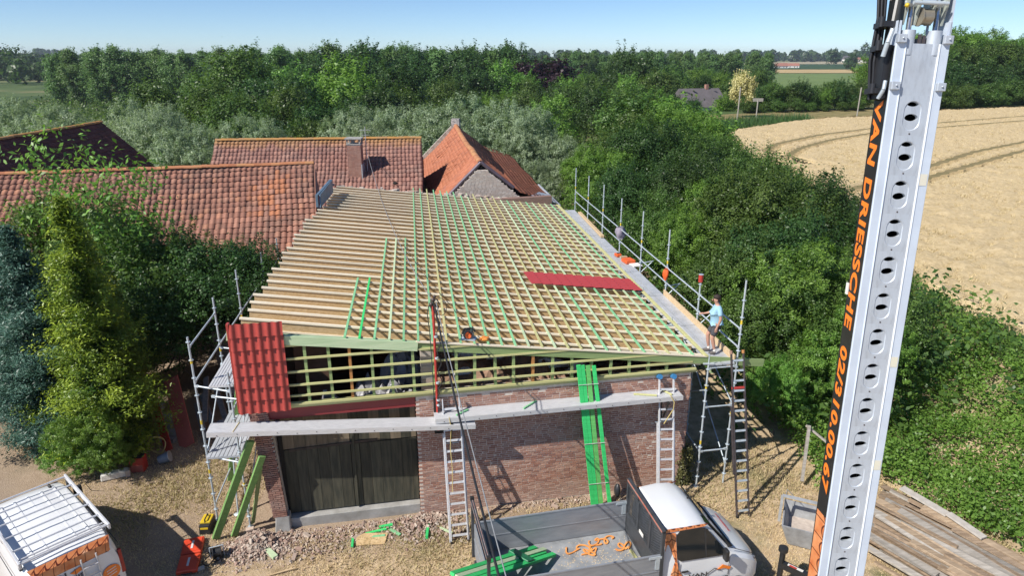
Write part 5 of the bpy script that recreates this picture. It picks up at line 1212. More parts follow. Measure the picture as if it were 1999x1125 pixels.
def drape(name, label, cat, c, w, h, m, seed, th=.12):
    rnd = random.Random(seed); t = thing(name, label, cat, c); mb = MB(); vs = []; nu, nv = 16, 10
    for j in range(nv+1):
        for i in range(nu):
            a = 2*math.pi*i/nu; v = j/nv; rr = (.35+.65*math.sin(math.pi*min(v*.8+.12, 1)))*(1+.18*math.sin(a*3+v*4+seed)+rnd.uniform(-.06, .06))
            vs.append((w/2*rr*math.cos(a), th*rr*math.sin(a), -h*v))
    fs = [(j*nu+i, j*nu+(i+1) % nu, (j+1)*nu+(i+1) % nu, (j+1)*nu+i) for j in range(nv) for i in range(nu)]
    mb.add(vs, fs+[tuple(range(nu)), tuple(range((nv+1)*nu-1, nv*nu-1, -1))], True); mb.build("cloth", m, t); return t
drape("hanging_bag", "orange bag hanging on the scaffold guard rail", "bag", (5.46, 23.1, 5.02), .20, .42, orange, 3)
drape("hanging_cloth", "grey violet cloth knotted on the scaffold guard rail, left of the orange bag", "cloth", (4.72, 28.9, 5.12), .45, .55, mat("grey_violet_cloth", (.34, .30, .36), (.22, .2, .25), .9), 5)
t = thing("paint_can", "dark red can upside down on top of the second scaffold post", "can", (5.93, 20.37, 5.43)); mb = MB(); mb.tube((0, 0, 0), (0, 0, .24), .075, 12); mb.build("can", redp, t); mb = MB(); mb.tube((0, 0, .24), (0, 0, .25), .08, 12); mb.build("rim", galv, t)
# blue grey panel at the back left of the roof
t = thing("zinc_panel", "blue grey zinc channel panel standing on edge at the back left of the rafters", "panel", (-8.5, 30.9, 5.9)); mb = MB()
mb.prism([(-1.75, 0), (1.7, 0), (1.75, .62), (-1.6, .55)], (.0, 0, 0), (-.09, .996, 0), (0, 0, 1), (1, 0, 0), .05); mb.build("sheet", blue_st, t, bevel=.01)
mb = MB(); mb.beam((.06, -1.7, .52), (-.2, 1.72, .60), .10, .07); mb.beam((.06, -1.74, .03), (.06, -1.72, .58), .10, .05, (0, 1, 0)); mb.build("folded_edge", blue_st, t)
# circular saw on the verge
t = thing("circular_saw", "handheld circular saw with an orange guard resting on the front edge of the roof", "saw", (-1.14, 16.55, roofz(-1.14, 16.6)+.04), -.15)
mb = MB(); mb.bx(-.20, .20, -.12, .12, 0, .012); mb.build("base_plate", galv, t)
mb = MB(); mb.tube((0, -.01, .12), (0, .03, .12), .15, 20); mb.build("blade_guard", mat("dark_grey_casting", (.12, .13, .14), None, .4, .4), t)
mb = MB(); mb.tube((0, -.06, .12), (0, -.02, .12), .085, 16); mb.build("motor_cover", orange, t)
mb = MB(); mb.path([(-.18, .03, .12), (-.12, .05, .26), (.08, .05, .29), (.18, .03, .2)], .025, 8); mb.build("handle", black_pl, t)
t = thing("orange_pouch", "small orange and yellow pouch beside the circular saw", "pouch", (-.72, 16.62, roofz(-.7, 16.7)+.03)); mb = MB(); mb.ball((0, 0, .05), .1, 10, (1.5, 1, .7)); mb.build("body", mat("orange_yellow_fabric", (.8, .32, .06), (.7, .2, .04), .8), t); mb = MB(); mb.beam((.05, -.05, .09), (.16, -.08, .04), .03, .02); mb.build("strap", black_pl, t)

# ================================================================= THINGS ON THE YARD
red_case = mat("red_orange_case", (.70, .07, .025), (.58, .055, .02), .5, 0, 3, .2, 20)
def tcase(label, c, rz, w, d, h):
    t = thing("tool_case", label, "case", c, rz, "red tool cases on the grass")
    mb = MB(); mb.box((0, 0, h/2), (w, d, h)); b_ = mb.build("shell", red_case, t, bevel=.03)
    mb = MB(); mb.bx(-w*.42, w*.42, -d*.40, d*.40, h, h+.012); mb.build("lid_panel", red_case, t, bevel=.005)
    return t
for k, (c, rz, lb_) in enumerate([((-8.30, 14.62, .01), .27, "red orange tool case lying open on the grass, the upper half"), ((-8.12, 13.98, .01), .25, "red orange tool case lying on the grass, the lower half nearer the camera")]):
    t = tcase(lb_, c, rz, .50, .62, .12)
    mb = MB(); mb.box((0, 0, .135), (.05, .30, .012)); mb.build("maker_label", mat("white_label", (.75, .73, .72), None, .5), t)
    mb = MB(); mb.path([(-.12, -.34, .06), (-.08, -.38, .08), (.08, -.38, .08), (.12, -.34, .06)], .014, 6); mb.build("handle", black_pl, t)
    for xx in (-.16, .16): mb = MB(); mb.box((xx, .31, .07), (.05, .03, .05)); mb.build("latch", black_pl, t)
t = thing("toolbox", "black and yellow toolbox beside the left scaffold foot", "toolbox", (-8.25, 15.42, 0), .1); yel = mat("yellow_plastic", (.72, .50, .03), None, .45)
mb = MB(); mb.box((0, 0, .14), (.30, .52, .28), None, (.92, .96)); mb.build("body", black_pl, t, bevel=.02)
mb = MB(); mb.box((0, .03, .30), (.26, .36, .05)); mb.build("lid_tray", yel, t, bevel=.01); mb = MB(); mb.box((0, -.25, .2), (.2, .03, .05)); mb.build("latch", yel, t)
mb = MB(); mb.path([(0, -.14, .3), (0, -.12, .39), (0, .12, .39), (0, .14, .3)], .018, 6); mb.build("handle", black_pl, t)
t = thing("cable_reel", "black cable reel with loose cable lying on the grass beside the red cases", "cable reel", (-7.52, 14.28, .02), .4)
mb = MB(); mb.tube((-.1, 0, .17), (-.08, .0, .17), .17, 16); mb.tube((.08, 0, .17), (.1, 0, .17), .17, 16); mb.build("flange", black_pl, t); mb = MB(); mb.tube((-.08, 0, .17), (.08, 0, .17), .12, 16); mb.build("drum", cab, t)
mb = MB(); mb.path([(-.3+.22*math.sin(a*1.1)+.01*k, .05*math.sin(k)+.2*math.cos(a), .03) for k, a in enumerate(np.linspace(0, 11, 40))], .014, 6); mb.build("loose_cable", cab, t)
mb = MB(); mb.path([(-.16, 0, .02), (-.16, 0, .34), (.16, 0, .34), (.16, 0, .02)], .014, 6); mb.build("stand", galv, t)
t = thing("plaster_block", "broken white block with a reddish end lying in the grass under the green shrub", "block", (-12.05, 17.78, .02), .45); mb = MB(); mb.box((0, 0, .11), (.78, .26, .2), None, (.95, .85)); mb.build("block", white_w, t, bevel=.03); mb = MB(); mb.box((.34, -.05, .1), (.14, .2, .21)); mb.build("brick_end", rb_m, t, bevel=.02)
t = thing("fuel_can", "dark red metal container with a paler front standing by the white block", "container", (-11.55, 18.22, 0), .1); mb = MB(); mb.box((0, 0, .24), (.40, .32, .48)); mb.build("body", redp, t, bevel=.015); mb = MB(); mb.box((0, -.17, .13), (.36, .02, .24)); mb.build("pale_front", mat("faded_red", (.48, .13, .10), None, .8), t); mb = MB(); mb.box((0, 0, .49), (.36, .28, .03)); mb.build("lid", dark_m, t)
t = thing("bucket", "grey blue bucket lying in the shade right of the dark red container", "bucket", (-11.1, 18.55, .12)); mb = MB(); mb.tube((0, 0, 0), (.3, .1, .08), .13, 14, .17); mb.build("body", mat("grey_blue_plastic", (.25, .30, .36), None, .5), t); mb = MB(); mb.tube((.295, .1, .08), (.315, .105, .085), .18, 14); mb.build("rim", zinc, t)
t = thing("hose_coil", "coiled yellow brown hose hanging in the shrubs by the old boards", "hose", (-11.35, 19.0, .35)); mb = MB()
mb.path([(.28*math.cos(a)+.02*math.sin(a*3), .05*math.sin(a*2), .30*math.sin(a)+.04*(a/25)) for a in np.linspace(0, 31, 90)], .013, 6); mb.build("coil", rope_m, t)
# old boards and blocks leaning against the pile at the left
plank("long rusty red sheet leaning on the block pile", (-10.62, 19.45, .05), (-11.62, 21.0, 1.75), .56, .03, mat("rusty_red_sheet", (.52, .13, .09), (.42, .10, .07), .7, 0, 3), (-.3, -.75, .6), "red_sheet", "sheet")
plank("scalloped dark red board leaning beside the red sheet", (-11.1, 19.2, .05), (-12.0, 20.4, 1.3), .28, .03, redp, (-.3, -.75, .6), "red_board", "board")
plank("yellow brown plank leaning left of the red sheets", (-11.5, 19.3, .05), (-12.25, 20.5, 1.5), .14, .05, wood("old_yellow_plank", (.34, .27, .12), (.24, .18, .07)), (-.3, -.75, .6), "old_plank", "plank")
for k, (a, b) in enumerate([((-10.1, 19.7), (-11.0, 21.2)), ((-9.95, 20.1), (-10.9, 21.5)), ((-9.7, 20.5), (-10.6, 21.9)), ((-10.4, 20.4), (-10.9, 22.0)), ((-9.4, 21.4), (-10.3, 21.9))]):
    plank(f"grey weathered board in the heap behind the left scaffold, {('nearest', 'second', 'third', 'steepest', 'farthest')[k]}", (a[0], a[1], .1+.1*k), (b[0], b[1], .7+.2*k), .2, .05, wood("grey_old_board", (.30, .27, .24), (.18, .16, .14)), (-.2, -.8, .6), "old_board", "board", "old boards behind the left scaffold")
blk = piece_mat("grey_concrete_block", [(0, (.20, .21, .22)), (.5, (.28, .29, .30)), (1, (.34, .34, .33))], .95, (.12, .12, .11), .5, 3)
t = thing("block_pile", "heap of grey concrete blocks beside the golden conifer", "block pile", (-11.8, 20.2, 0)); me = brick_mesh(.39, .19, .19, "concrete_block"); me.materials.append(blk)
for lv in range(7):
    for k in range(5-lv//2):
        o = link("concrete_block", me, t, loc=(-.55+.42*k*.6+random.uniform(-.06, .06), -.35+.25*lv*.35+.1*(k % 2)+random.uniform(-.06, .06), .1+.195*lv)); o.rotation_euler = (random.uniform(-.06, .06), random.uniform(-.06, .06), random.uniform(-.5, .3))
plank("tall brown board standing in the shade behind the left scaffold", (-9.6, 21.6, 0), (-10.3, 22.6, 2.9), 1.0, .04, mat("brown_panel", (.15, .115, .085), (.09, .07, .05), .9), (-.2, -.8, .6), "brown_board", "board")
t = thing("bag", "blue grey sack slumped on the old boards", "sack", (-9.7, 20.2, .3)); mb = MB(); mb.ball((0, 0, .12), .25, 10, (1.2, .9, .7)); mb.build("sack", plast, t)
# rubble along the wall: one mass of broken brick
rs = np.random.RandomState(77); mb = MB(); pts = []
for k in range(5200):
    u = rs.rand(); 
    if u < .42: x_, off = rs.normal(-.15, .42), -.2-abs(rs.normal(.2, .42))
    elif u < .72: x_, off = rs.uniform(.3, 4.6), -abs(rs.normal(.45, .38))-.05
    elif u < .9: x_, off = rs.uniform(3.6, 5.4), -abs(rs.normal(.5, .35))-.05
    else: x_, off = rs.uniform(5, 11.5), -abs(rs.normal(.15, .2))-.03
    q = BW(x_, off, 0); hump = .34*math.exp(-((x_+.15)/.45)**2-((off+.35)/.5)**2)+.16*math.exp(-((x_-4.1)/.8)**2-((off+.45)/.4)**2)
    s_ = rs.uniform(.012, .048)*(1 if rs.rand() < .85 else 1.7); mb.t = rs.rand()
    rot = Matrix.Rotation(rs.uniform(0, 6), 3, Vector(rs.randn(3)).normalized()); mb.box((q.x, q.y, hump*rs.rand()**.4+s_*.3), (s_*rs.uniform(.8, 2), s_, s_*rs.uniform(.5, .9)), rot, (rs.uniform(.6, 1), rs.uniform(.6, 1)))
rub_m = piece_mat("brick_and_mortar_rubble", [(0, (.28, .16, .13)), (.35, (.40, .28, .22)), (.7, (.52, .42, .34)), (1, (.60, .53, .45))], .95, (.48, .40, .32), .3, 3)
mb.build("rubble", rub_m, None, kind='stuff')
rs = np.random.RandomState(78)
whole = brick_mesh(.2, .055, .095, "loose_brick"); whole.materials.append(rub_m)
for k, (x_, off, z_, lb_) in enumerate([(-.05, -.42, .30, "topmost loose brick on the rubble heap at the pillar"), (.25, -.5, .2, "loose brick right of the heap's top"), (-.32, -.25, .38, "loose brick tilted against the pillar foot"), (.95, -.85, .04, "loose brick lying in front of the heap"), (.85, -1.15, .04, "loose brick nearest the long green offcut"), (1.1, -.35, .05, "loose brick on the rubble near the door sill"), (2.4, -.7, .05, "loose brick in the rubble strip before the door"), (-1.4, -1.15, .05, "lone brick piece left of the beams in the grass"), (7.9, -.42, .05, "loose brick at the foot of the wall behind the truck")]):
    q = BW(x_, off, z_); o = link("loose_brick", whole, None, loc=q, label=lb_, cat="brick", group="loose bricks"); o.rotation_euler = (rs.uniform(-.4, .4), rs.uniform(-.4, .4), rs.uniform(0, 3))
# long pile of old timber at the foot of the brambles
old_t = [wood(f"weathered_timber_{c}", a, b, .2, (.5, 7, 7)) for c, a, b in (("brown", (.34, .25, .17), (.20, .14, .09)), ("tan", (.44, .33, .22), (.28, .20, .13)), ("grey", (.42, .38, .33), (.28, .25, .21)))]
rs = np.random.RandomState(12); du = Vector((.53, -.848, 0)); dv = Vector((-.848, -.53, 0)); O_ = Vector((11.05, 17.0, 0))
pile_g = "old timbers in the pile below the brambles"
for k in range(92):
    lv = k//23; v = .0+(k % 23)*.145*(1-.12*lv)+.15*lv+rs.uniform(-.05, .05); u0 = rs.uniform(-.2, .8)+(rs.rand() < .35)*rs.uniform(1, 2.5)+v*.25; L_t = rs.uniform(1.8, 4.2)
    c = O_+du*(u0+L_t/2)+dv*v; z_ = .09+.115*lv+rs.uniform(-.02, .03)+H(c.x, c.y); yaw = rs.uniform(-.07, .07); d_ = Vector((du.x*math.cos(yaw)-du.y*math.sin(yaw), du.x*math.sin(yaw)+du.y*math.cos(yaw), rs.uniform(-.03, .03)))
    w_, h_ = rs.uniform(.08, .2), rs.uniform(.04, .1)
    t = thing("old_timber", "weathered timber in the long pile at the foot of the bramble bank", "timber", tuple(Vector((c.x, c.y, z_))), group=pile_g)
    mb = MB(); mb.beam(-d_*L_t/2, d_*L_t/2, w_, h_, (0, rs.uniform(-.3, .3), 1)); 
    for i in range(len(mb.v)): mb.v[i] = tuple(Vector(mb.v[i])+Vector(rs.uniform(-.018, .018, 3)))
    mb.build("timber", old_t[rs.randint(0, 3)], t)
plank("pale grey board lying on top of the timber pile, the upper one", (11.0, 16.4, .62), (11.62, 15.25, .58), .24, .05, mat("pale_grey_board", (.52, .48, .43), (.40, .36, .31), .9), name="grey_board", cat="board")
plank("pale grey board lying on top of the timber pile, the lower one", (11.62, 15.25, .62), (12.0, 14.35, .56), .22, .05, mat("pale_grey_board2", (.52, .48, .43), (.40, .36, .31), .9), name="grey_board", cat="board")
t = thing("tilting_skip", "small dusty steel skip with a raised bail beside the crane boom", "skip", (7.75, 15.1, 0), -.42)
mb = MB(); w0, w1, d0, d1, h_ = .34, .55, .5, .62, .62; th = .03
vo = [(-w0, -d0, .03), (w0, -d0, .03), (w0, d0, .03), (-w0, d0, .03), (-w1, -d1, h_), (w1, -d1, h_), (w1, d1, h_), (-w1, d1, h_)]
vi = [(x*.93, y*.94, z+(.03 if z < .1 else 0)) for x, y, z in vo]
mb.add(vo+vi, [(3, 2, 1, 0), (0, 1, 5, 4), (1, 2, 6, 5), (2, 3, 7, 6), (3, 0, 4, 7), (8, 9, 10, 11), (12, 13, 9, 8), (13, 14, 10, 9), (14, 15, 11, 10), (15, 12, 8, 11), (4, 5, 13, 12), (5, 6, 14, 13), (6, 7, 15, 14), (7, 4, 12, 15)])
mb.build("tub", mat("dusty_zinc", (.40, .41, .42), (.28, .28, .28), .7, .3, 5, .3, 20), t)
mb = MB(); mb.bx(-w0*1.1, w0*1.1, -d0*1.05, d0*1.05, .18, .22); mb.build("mortar_dust", mat("pale_mortar_dust", (.55, .47, .40), (.42, .35, .3), .95, 0, 8), t)
mb = MB(); mb.beam((-.62, 0, .3), (-.62, 0, 1.12), .07, .03, (0, 1, 0)); mb.beam((.62, 0, .3), (.62, 0, 1.12), .07, .03, (0, 1, 0)); mb.beam((-.62, 0, 1.12), (.62, 0, 1.12), .07, .05); mb.build("bail", zinc, t)
line_thing("chain_hook", "thin wire sling hanging over the steel skip", "sling", [(7.3, 15.4, .62), (7.35, 15.5, 1.2), (7.6, 15.4, .95)], .01, cabl)
plank("grey post leaning out of the shrubs above the steel skip", (8.6, 17.3, .2), (9.05, 18.3, 1.5), .08, .08, old_t[2], (1, 0, 0), "old_post", "post")
plank("thin pole lying in the shrubs to the right of the leaning post", (9.0, 18.4, 1.45), (9.9, 17.9, .8), .06, .06, old_t[2], (0, 0, 1), "old_post", "post")
# ================================================================= VEHICLES, CRANE, PERSON
def paint(name, c, rough=.28):
    m = mat(name, c, tuple(x*.93 for x in c), rough, 0, 1.2, spec=.5); m.node_tree.nodes["Principled BSDF"].inputs["Coat Weight"].default_value = .5; m.node_tree.nodes["Principled BSDF"].inputs["Coat Roughness"].default_value = .08; return m
white_p = paint("white_vehicle_paint", (.74, .75, .76)); glass_d, n, l, p = newmat("dark_vehicle_glass")
p.inputs["Base Color"].default_value = (.012, .015, .017, 1); p.inputs["Roughness"].default_value = .06; p.inputs["Specular IOR Level"].default_value = .6
grey_bed = mat("grey_anodised_boards", (.36, .38, .41), (.29, .31, .34), .5, .35, 2.5, .1, 30, (1, 4, 4)); bed_fl = mat("worn_bed_floor", (.42, .43, .44), (.25, .26, .27), .6, .3, 3, .2, 20)
dk_frame = mat("dark_grey_frame", (.07, .075, .085), (.045, .05, .055), .5, .2, 6); tyre_m = mat("tyre_rubber", (.02, .02, .02), None, .85); rim_m = mat("wheel_rim", (.45, .46, .47), None, .4, .7)
lamp_red = mat("red_lamp_glass", (.35, .015, .015), None, .15); lamp_w = mat("headlamp_glass", (.30, .32, .34), (.1, .1, .11), .1, 0, 8)
# orange roof-tile print of the vehicle wrap
m, n, l, p = newmat("orange_tile_wrap"); oc = objco(n); sx = n.new("ShaderNodeSeparateXYZ"); l.new(oc, sx.inputs[0])
hor = mth(n, l, 'ADD', sx.outputs[0], sx.outputs[1])
w1 = mth(n, l, 'ABSOLUTE', mth(n, l, 'SINE', mth(n, l, 'MULTIPLY', hor, 15.5)))
row = mth(n, l, 'FRACT', mth(n, l, 'ADD', mth(n, l, 'MULTIPLY', sx.outputs[2], 3.6), mth(n, l, 'MULTIPLY', w1, .28)))
ln = mth(n, l, 'LESS_THAN', row, .10); ln2 = mth(n, l, 'LESS_THAN', w1, .10)
col = ramp(n, l, noise(n, l, 5, 3, oc), [(.3, (.58, .15, .04)), (.6, (.74, .30, .12)), (.8, (.80, .46, .28))])
l.new(mix(n, l, mth(n, l, 'MAXIMUM', ln, ln2), col, (.13, .025, .01)), p.inputs["Base Color"]); p.inputs["Roughness"].default_value = .35
wrap_m = m
org = mat("logo_orange", (.85, .22, .03), (.85, .22, .03), .4); ltr_dark = mat("lettering_dark", (.06, .06, .07), None, .5); ltr_red = mat("lettering_red", (.5, .06, .05), None, .5)
def text(parent, body, size, m, M_, off=0.0, sx=1.0, ext=.002, space=1.0, shear=0.0, align='LEFT'):
    cu = bpy.data.curves.new("lettering", 'FONT'); cu.body = body; cu.size = size; cu.extrude = ext; cu.offset = off; cu.space_character = space; cu.shear = shear; cu.align_x = align; cu.resolution_u = 4
    tmp = bpy.data.objects.new("tmp", cu); COL.objects.link(tmp); bpy.context.view_layer.update()
    me = bpy.data.meshes.new_from_object(tmp.evaluated_get(bpy.context.evaluated_depsgraph_get())); bpy.data.objects.remove(tmp); me.materials.clear(); me.materials.append(m); me.name = "lettering"
    return link("lettering", me, parent, M=M_ @ Matrix.Diagonal((sx, 1, 1, 1)))
def basis(o, x, y):
    x, y = Vector(x).normalized(), Vector(y).normalized(); z = x.cross(y).normalized(); y = z.cross(x)
    return Matrix(((x.x, y.x, z.x, o[0]), (x.y, y.y, z.y, o[1]), (x.z, y.z, z.z, o[2]), (0, 0, 0, 1)))
def loft(stations):
    """stations: (x, [(y,z)...]) half rings from the bottom centre round to the top centre"""
    mb = MB(); rings = []
    for x, pts in stations:
        ring = [(x+(q[2] if len(q) > 2 else 0), q[0], q[1]) for q in pts]+[(x+(q[2] if len(q) > 2 else 0), -q[0], q[1]) for q in reversed(pts[1:-1])]; rings.append(ring)
    k = len(rings[0]); vs = [v for r in rings for v in r]
    fs = [(a*k+i, a*k+(i+1) % k, (a+1)*k+(i+1) % k, (a+1)*k+i) for a in range(len(rings)-1) for i in range(k)]
    fs = [tuple(reversed(f)) for f in fs]
    mb.add(vs, fs, True); mb.add(rings[0], [tuple(range(k))]); mb.add(rings[-1], [tuple(range(k-1, -1, -1))]); return mb
def wheel(root, x, y, r=.34, w=.22):
    mb = MB(); mb.tube((x, y-w/2, r), (x, y+w/2, r), r, 24); o = mb.build("wheel", tyre_m, root, bevel=.02); s_ = 1 if y > 0 else -1
    mb = MB(); mb.tube((x, y+s_*w*.5, r), (x, y+s_*(w*.5+.012), r), r*.62, 20)
    for k in range(6): a = k*math.pi/3; mb.ball((x+math.cos(a)*r*.2, y+s_*(w*.5+.02), r+math.sin(a)*r*.2), .018, 6)
    mb.build("rim", rim_m, o); return o
def ring(w, wt, zb, zs, zt, fr=0.0):
    """body section: sill, shoulder, roof edge, roof; fr pushes the upper part back for a raked front"""
    return [(0, zb), (w*.95, zb), (w, zb+.15), (w*1.0, (zb+zs)/2), (w*.985, zs), (w*.985+(wt-w*.985)*.5, (zs+zt)/2), (wt, zt-.10), (wt*.93, zt-.03), (wt*.78, zt), (0, zt+.02)]
# ---- flatbed truck
TA = math.atan2(.222, .975); trk = thing("flatbed_truck", "white flatbed truck with grey drop sides, dark headboard and orange tile print", "truck", (3.1, 13.4, 0), TA)
mb = MB(); mb.bx(-3.86, -.02, -.97, .97, .74, .80); mb.build("bed_floor", bed_fl, trk)
for e in (1, -1):
    y = e*1.0; mb = MB()
    mb.bx(-3.84, -.02, y-.014, y+.014, .78, 1.235); mb.bx(-3.84, -.02, y-.014, y+.014, 1.245, 1.66); mb.bx(-3.84, -.02, y-.022, y+.022, 1.225, 1.255); mb.bx(-3.84, -.02, y-.022, y+.022, 1.645, 1.68)
    mb.build("side_board", grey_bed, trk)
    mb = MB(); mb.bx(-.14, -.04, y-.03, y+.03, 1.3, 1.62); mb.bx(-.30, .0, y-.035, y+.035, 1.60, 1.66); mb.build("side_latch", galv, trk)
mb = MB(); mb.bx(-3.88, -3.85, -.98, .98, .78, 1.66); mb.bx(-3.89, -3.84, -.98, .98, 1.22, 1.25); mb.build("tailboard", grey_bed, trk)
mb = MB()
for e in (1, -1): mb.bx(-3.94, -3.87, e*1.0-.035, e*1.0+.035, .7, 2.27)
mb.bx(-3.945, -3.865, -1.06, 1.06, 2.25, 2.32); mb.build("rear_gantry", dk_frame, trk, bevel=.008)
mb = MB(); mb.bx(-3.91, -3.90, -1.0, 1.0, 2.322, 2.325); mb.bx(-3.946, -3.944, -1.0, 1.0, 2.27, 2.30); mb.build("reflective_strip", mat("reflective_strip", (.45, .20, .17), (.4, .38, .38), .5, 0, 8), trk)
for e in (1, -1): mb = MB(); mb.box((-3.905, e*1.03, 2.34), (.09, .07, .1)); mb.build("end_cap", black_pl, trk)
hb = MB()
for e in (1, -1): hb.bx(-.03, .05, e*.99-.04, e*.99+.04, .7, 2.31)
hb.bx(-.03, .05, -1.03, 1.03, 2.25, 2.32); hb.bx(-.02, .04, -.96, .96, .80, 1.35)
for y in (-.34, .34): hb.bx(-.015, .035, y-.05, y+.05, 1.35, 2.25)
hb.bx(-.015, .035, -.96, .96, 2.12, 2.25); hd = hb.build("headboard", dk_frame, trk, bevel=.006)
mb = MB(); mb.bx(-.036, -.032, -1.0, 1.0, 2.255, 2.30); mb.build("reflective_strip", mat("red_reflective_strip", (.55, .13, .08), (.4, .25, .2), .5, 0, 8), hd)
for (y0, y1) in ((-.94, -.40), (-.28, .28), (.40, .94)):
    mb = MB(); z = 1.38
    while z < 2.12: mb.bx(.0, .008, y0, y1, z, z+.012); z += .045
    y = y0
    while y < y1: mb.bx(.004, .012, y, y+.010, 1.36, 2.12); y += .045
    mb.build("mesh_panel", dk_frame, hd)
mb = MB(); mb.bx(-.05, -.03, -.10, .12, 1.42, 1.50)
mb.bx(-.05, -.03, -.9, -.84, 1.42, 1.5); mb.build("white_plate", white_w, hd)
mb = MB(); mb.bx(-3.7, .1, -.35, .35, .45, .72); mb.bx(-3.9, -3.8, -.95, .95, .42, .62); mb.build("chassis", dk_frame, trk)
# cab
st = []
for x, w, wt, zb, zs, zt in ((.10, .94, .76, .40, 1.38, 2.18), (.18, .97, .80, .38, 1.38, 2.25), (.6, .98, .82, .36, 1.38, 2.275), (.95, .98, .81, .36, 1.38, 2.25), (1.12, .98, .79, .36, 1.37, 2.18), (1.24, .98, .78, .36, 1.36, 2.07), (1.50, .98, .82, .36, 1.34, 1.76), (1.76, .98, .86, .36, 1.28, 1.45), (1.95, .97, .84, .36, 1.20, 1.37), (2.2, .96, .80, .36, 1.10, 1.27), (2.42, .92, .72, .38, .98, 1.13), (2.56, .84, .62, .40, .85, .98), (2.62, .74, .5, .42, .72, .80)):
    st.append((x, ring(w, wt, zb, zs, zt)))
cabo = loft(st).build("cab", white_p, trk); cabo.data.set_sharp_from_angle(angle=R(24))
def sy(z, w=.98, wt=.80, zs=1.38, zt=2.17): return w*.985-(w*.985-wt)*max(0, (z-zs))/(zt-zs)+.012
def sidepoly(name, pts, e, m, parent, t=.010, off=0.0):
    vs = [(x, e*(sy(z)+off), z) for x, z in pts]; vi = [(x, e*(sy(z)+off-t), z) for x, z in pts]; k = len(pts); mb = MB()
    mb.add(vs+vi, [tuple(range(k)), tuple(range(2*k-1, k-1, -1))]+[(i, k+i, k+(i+1) % k, (i+1) % k) for i in range(k)]); return mb.build(name, m, parent)
for e in (1, -1):
    sidepoly("side_window", [(.42, 1.44), (.50, 1.38), (1.66, 1.36), (1.62, 1.46), (1.16, 2.04), (1.02, 2.09), (.50, 2.10), (.40, 2.0)], e, glass_d, trk, .01, .012)
    sidepoly("window_post", [(1.10, 1.38), (1.14, 1.38), (1.12, 2.05), (1.08, 2.06)], e, black_pl, trk, .008, .016)
    sidepoly("print_panel", [(.14, .42), (.62, .42), (.60, .9), (.44, 1.2), (.40, 1.40), (.38, 2.06), (.14, 2.08)], e, wrap_m, trk, .02, .026)
    sidepoly("print_panel", [(.14, 2.10), (1.08, 2.12), (1.16, 2.17), (.14, 2.17)], e, wrap_m, trk, .02, .022)
    mb = MB(); mb.box((1.52, e*1.14, 1.50), (.09, .17, .30)); m_ = mb.build("mirror", black_pl, trk, bevel=.03); mb = MB(); mb.beam((1.55, e*1.0, 1.4), (1.53, e*1.1, 1.45), .04, .04); mb.build("mirror_arm", black_pl, m_)
    mb = MB(); mb.box((2.36, e*.80, .93), (.30, .16, .17), Matrix.Rotation(-e*.45, 3, 'Z')); mb.build("headlight", lamp_w, trk, bevel=.03)
    wheel(trk, 1.95, e*.86); wheel(trk, -2.6, e*.80)
    mb = MB(); mb.box((.62, e*1.0, 1.08), (.16, .03, .03)); mb.build("door_handle", black_pl, trk)
for e in (1, -1):
    mb = MB(); mb.beam((.44, e*1.0, .5), (.44, e*1.0, 1.36), .008, .012, (0, 1, 0)); mb.beam((1.72, e*.995, .8), (1.72, e*.995, 1.30), .008, .012, (0, 1, 0)); mb.beam((.44, e*1.0, .5), (1.5, e*1.0, .5), .008, .012); mb.build("door_gap", black_pl, trk)
    mb = MB(); mb.beam((1.76, e*.90, 1.47), (2.44, e*.80, 1.10), .010, .010); mb.build("bonnet_gap", black_pl, trk)
# side mirror of the truck that rises behind the headboard
mb = MB(); mb.ball((-.16, 1.30, 1.78), .12, 10, (.7, .9, 1.7)); o = mb.build("tall_mirror", black_pl, trk); mb = MB(); mb.tube((-.1, 1.25, 1.55), (.1, 1.0, 1.45), .02, 6); mb.build("mirror_arm", black_pl, o)
mb = MB(); vs = [(1.27, -.74, 2.075), (1.27, .74, 2.075), (1.79, .86, 1.475), (1.79, -.86, 1.475)]
mb.add([(x+.012, y, z+.012) for x, y, z in vs]+[(x-.01, y, z-.01) for x, y, z in vs], [(3, 2, 1, 0), (4, 5, 6, 7), (0, 1, 5, 4), (1, 2, 6, 5), (2, 3, 7, 6), (3, 0, 4, 7)]); mb.build("windscreen", glass_d, trk, bevel=.01)
mb = MB(); mb.beam((1.80, -.84, 1.44), (1.80, .84, 1.44), .12, .03); mb.build("scuttle", black_pl, trk)
for y in (-.5, .2): mb = MB(); mb.beam((1.78, y, 1.50), (1.60, y+.45, 1.72), .015, .015); mb.build("wiper", black_pl, trk)
mb = MB(); mb.box((1.1, .0, 2.285), (.10, .05, .03)); mb.build("roof_marker", black_pl, trk, bevel=.01)
mb = MB(); mb.box((1.2, -.62, 2.12), (.14, .26, .02), Matrix.Rotation(.5, 3, 'Y')); mb.build("roof_marker", glass_d, trk)
mb = MB(); mb.box((2.6, 0, .62), (.10, 1.3, .30)); mb.build("grille", black_pl, trk, bevel=.03)
Ms = basis((.72, -1.006, .86), (1, 0, 0), (0, .02, 1))
text(trk, "VAN", .17, ltr_dark, Ms, .004, 1.35); text(trk, "DRIESSCHE", .17, ltr_dark, basis((.72, -1.004, .66), (1, 0, 0), (0, .02, 1)), .004, 1.2)
text(trk, "DAKWERKEN", .09, ltr_dark, basis((.9, -1.004, .54), (1, 0, 0), (0, .02, 1)), .002, 1.2)
mb = MB(); mb.prism([(1.42, .98), (1.56, 1.10), (1.78, 1.0), (1.74, .94), (1.60, 1.0)], (0, -.99, 0), (1, 0, 0), (0, 0, 1), (0, -1, 0), .014); mb.build("logo_roof", org, trk)
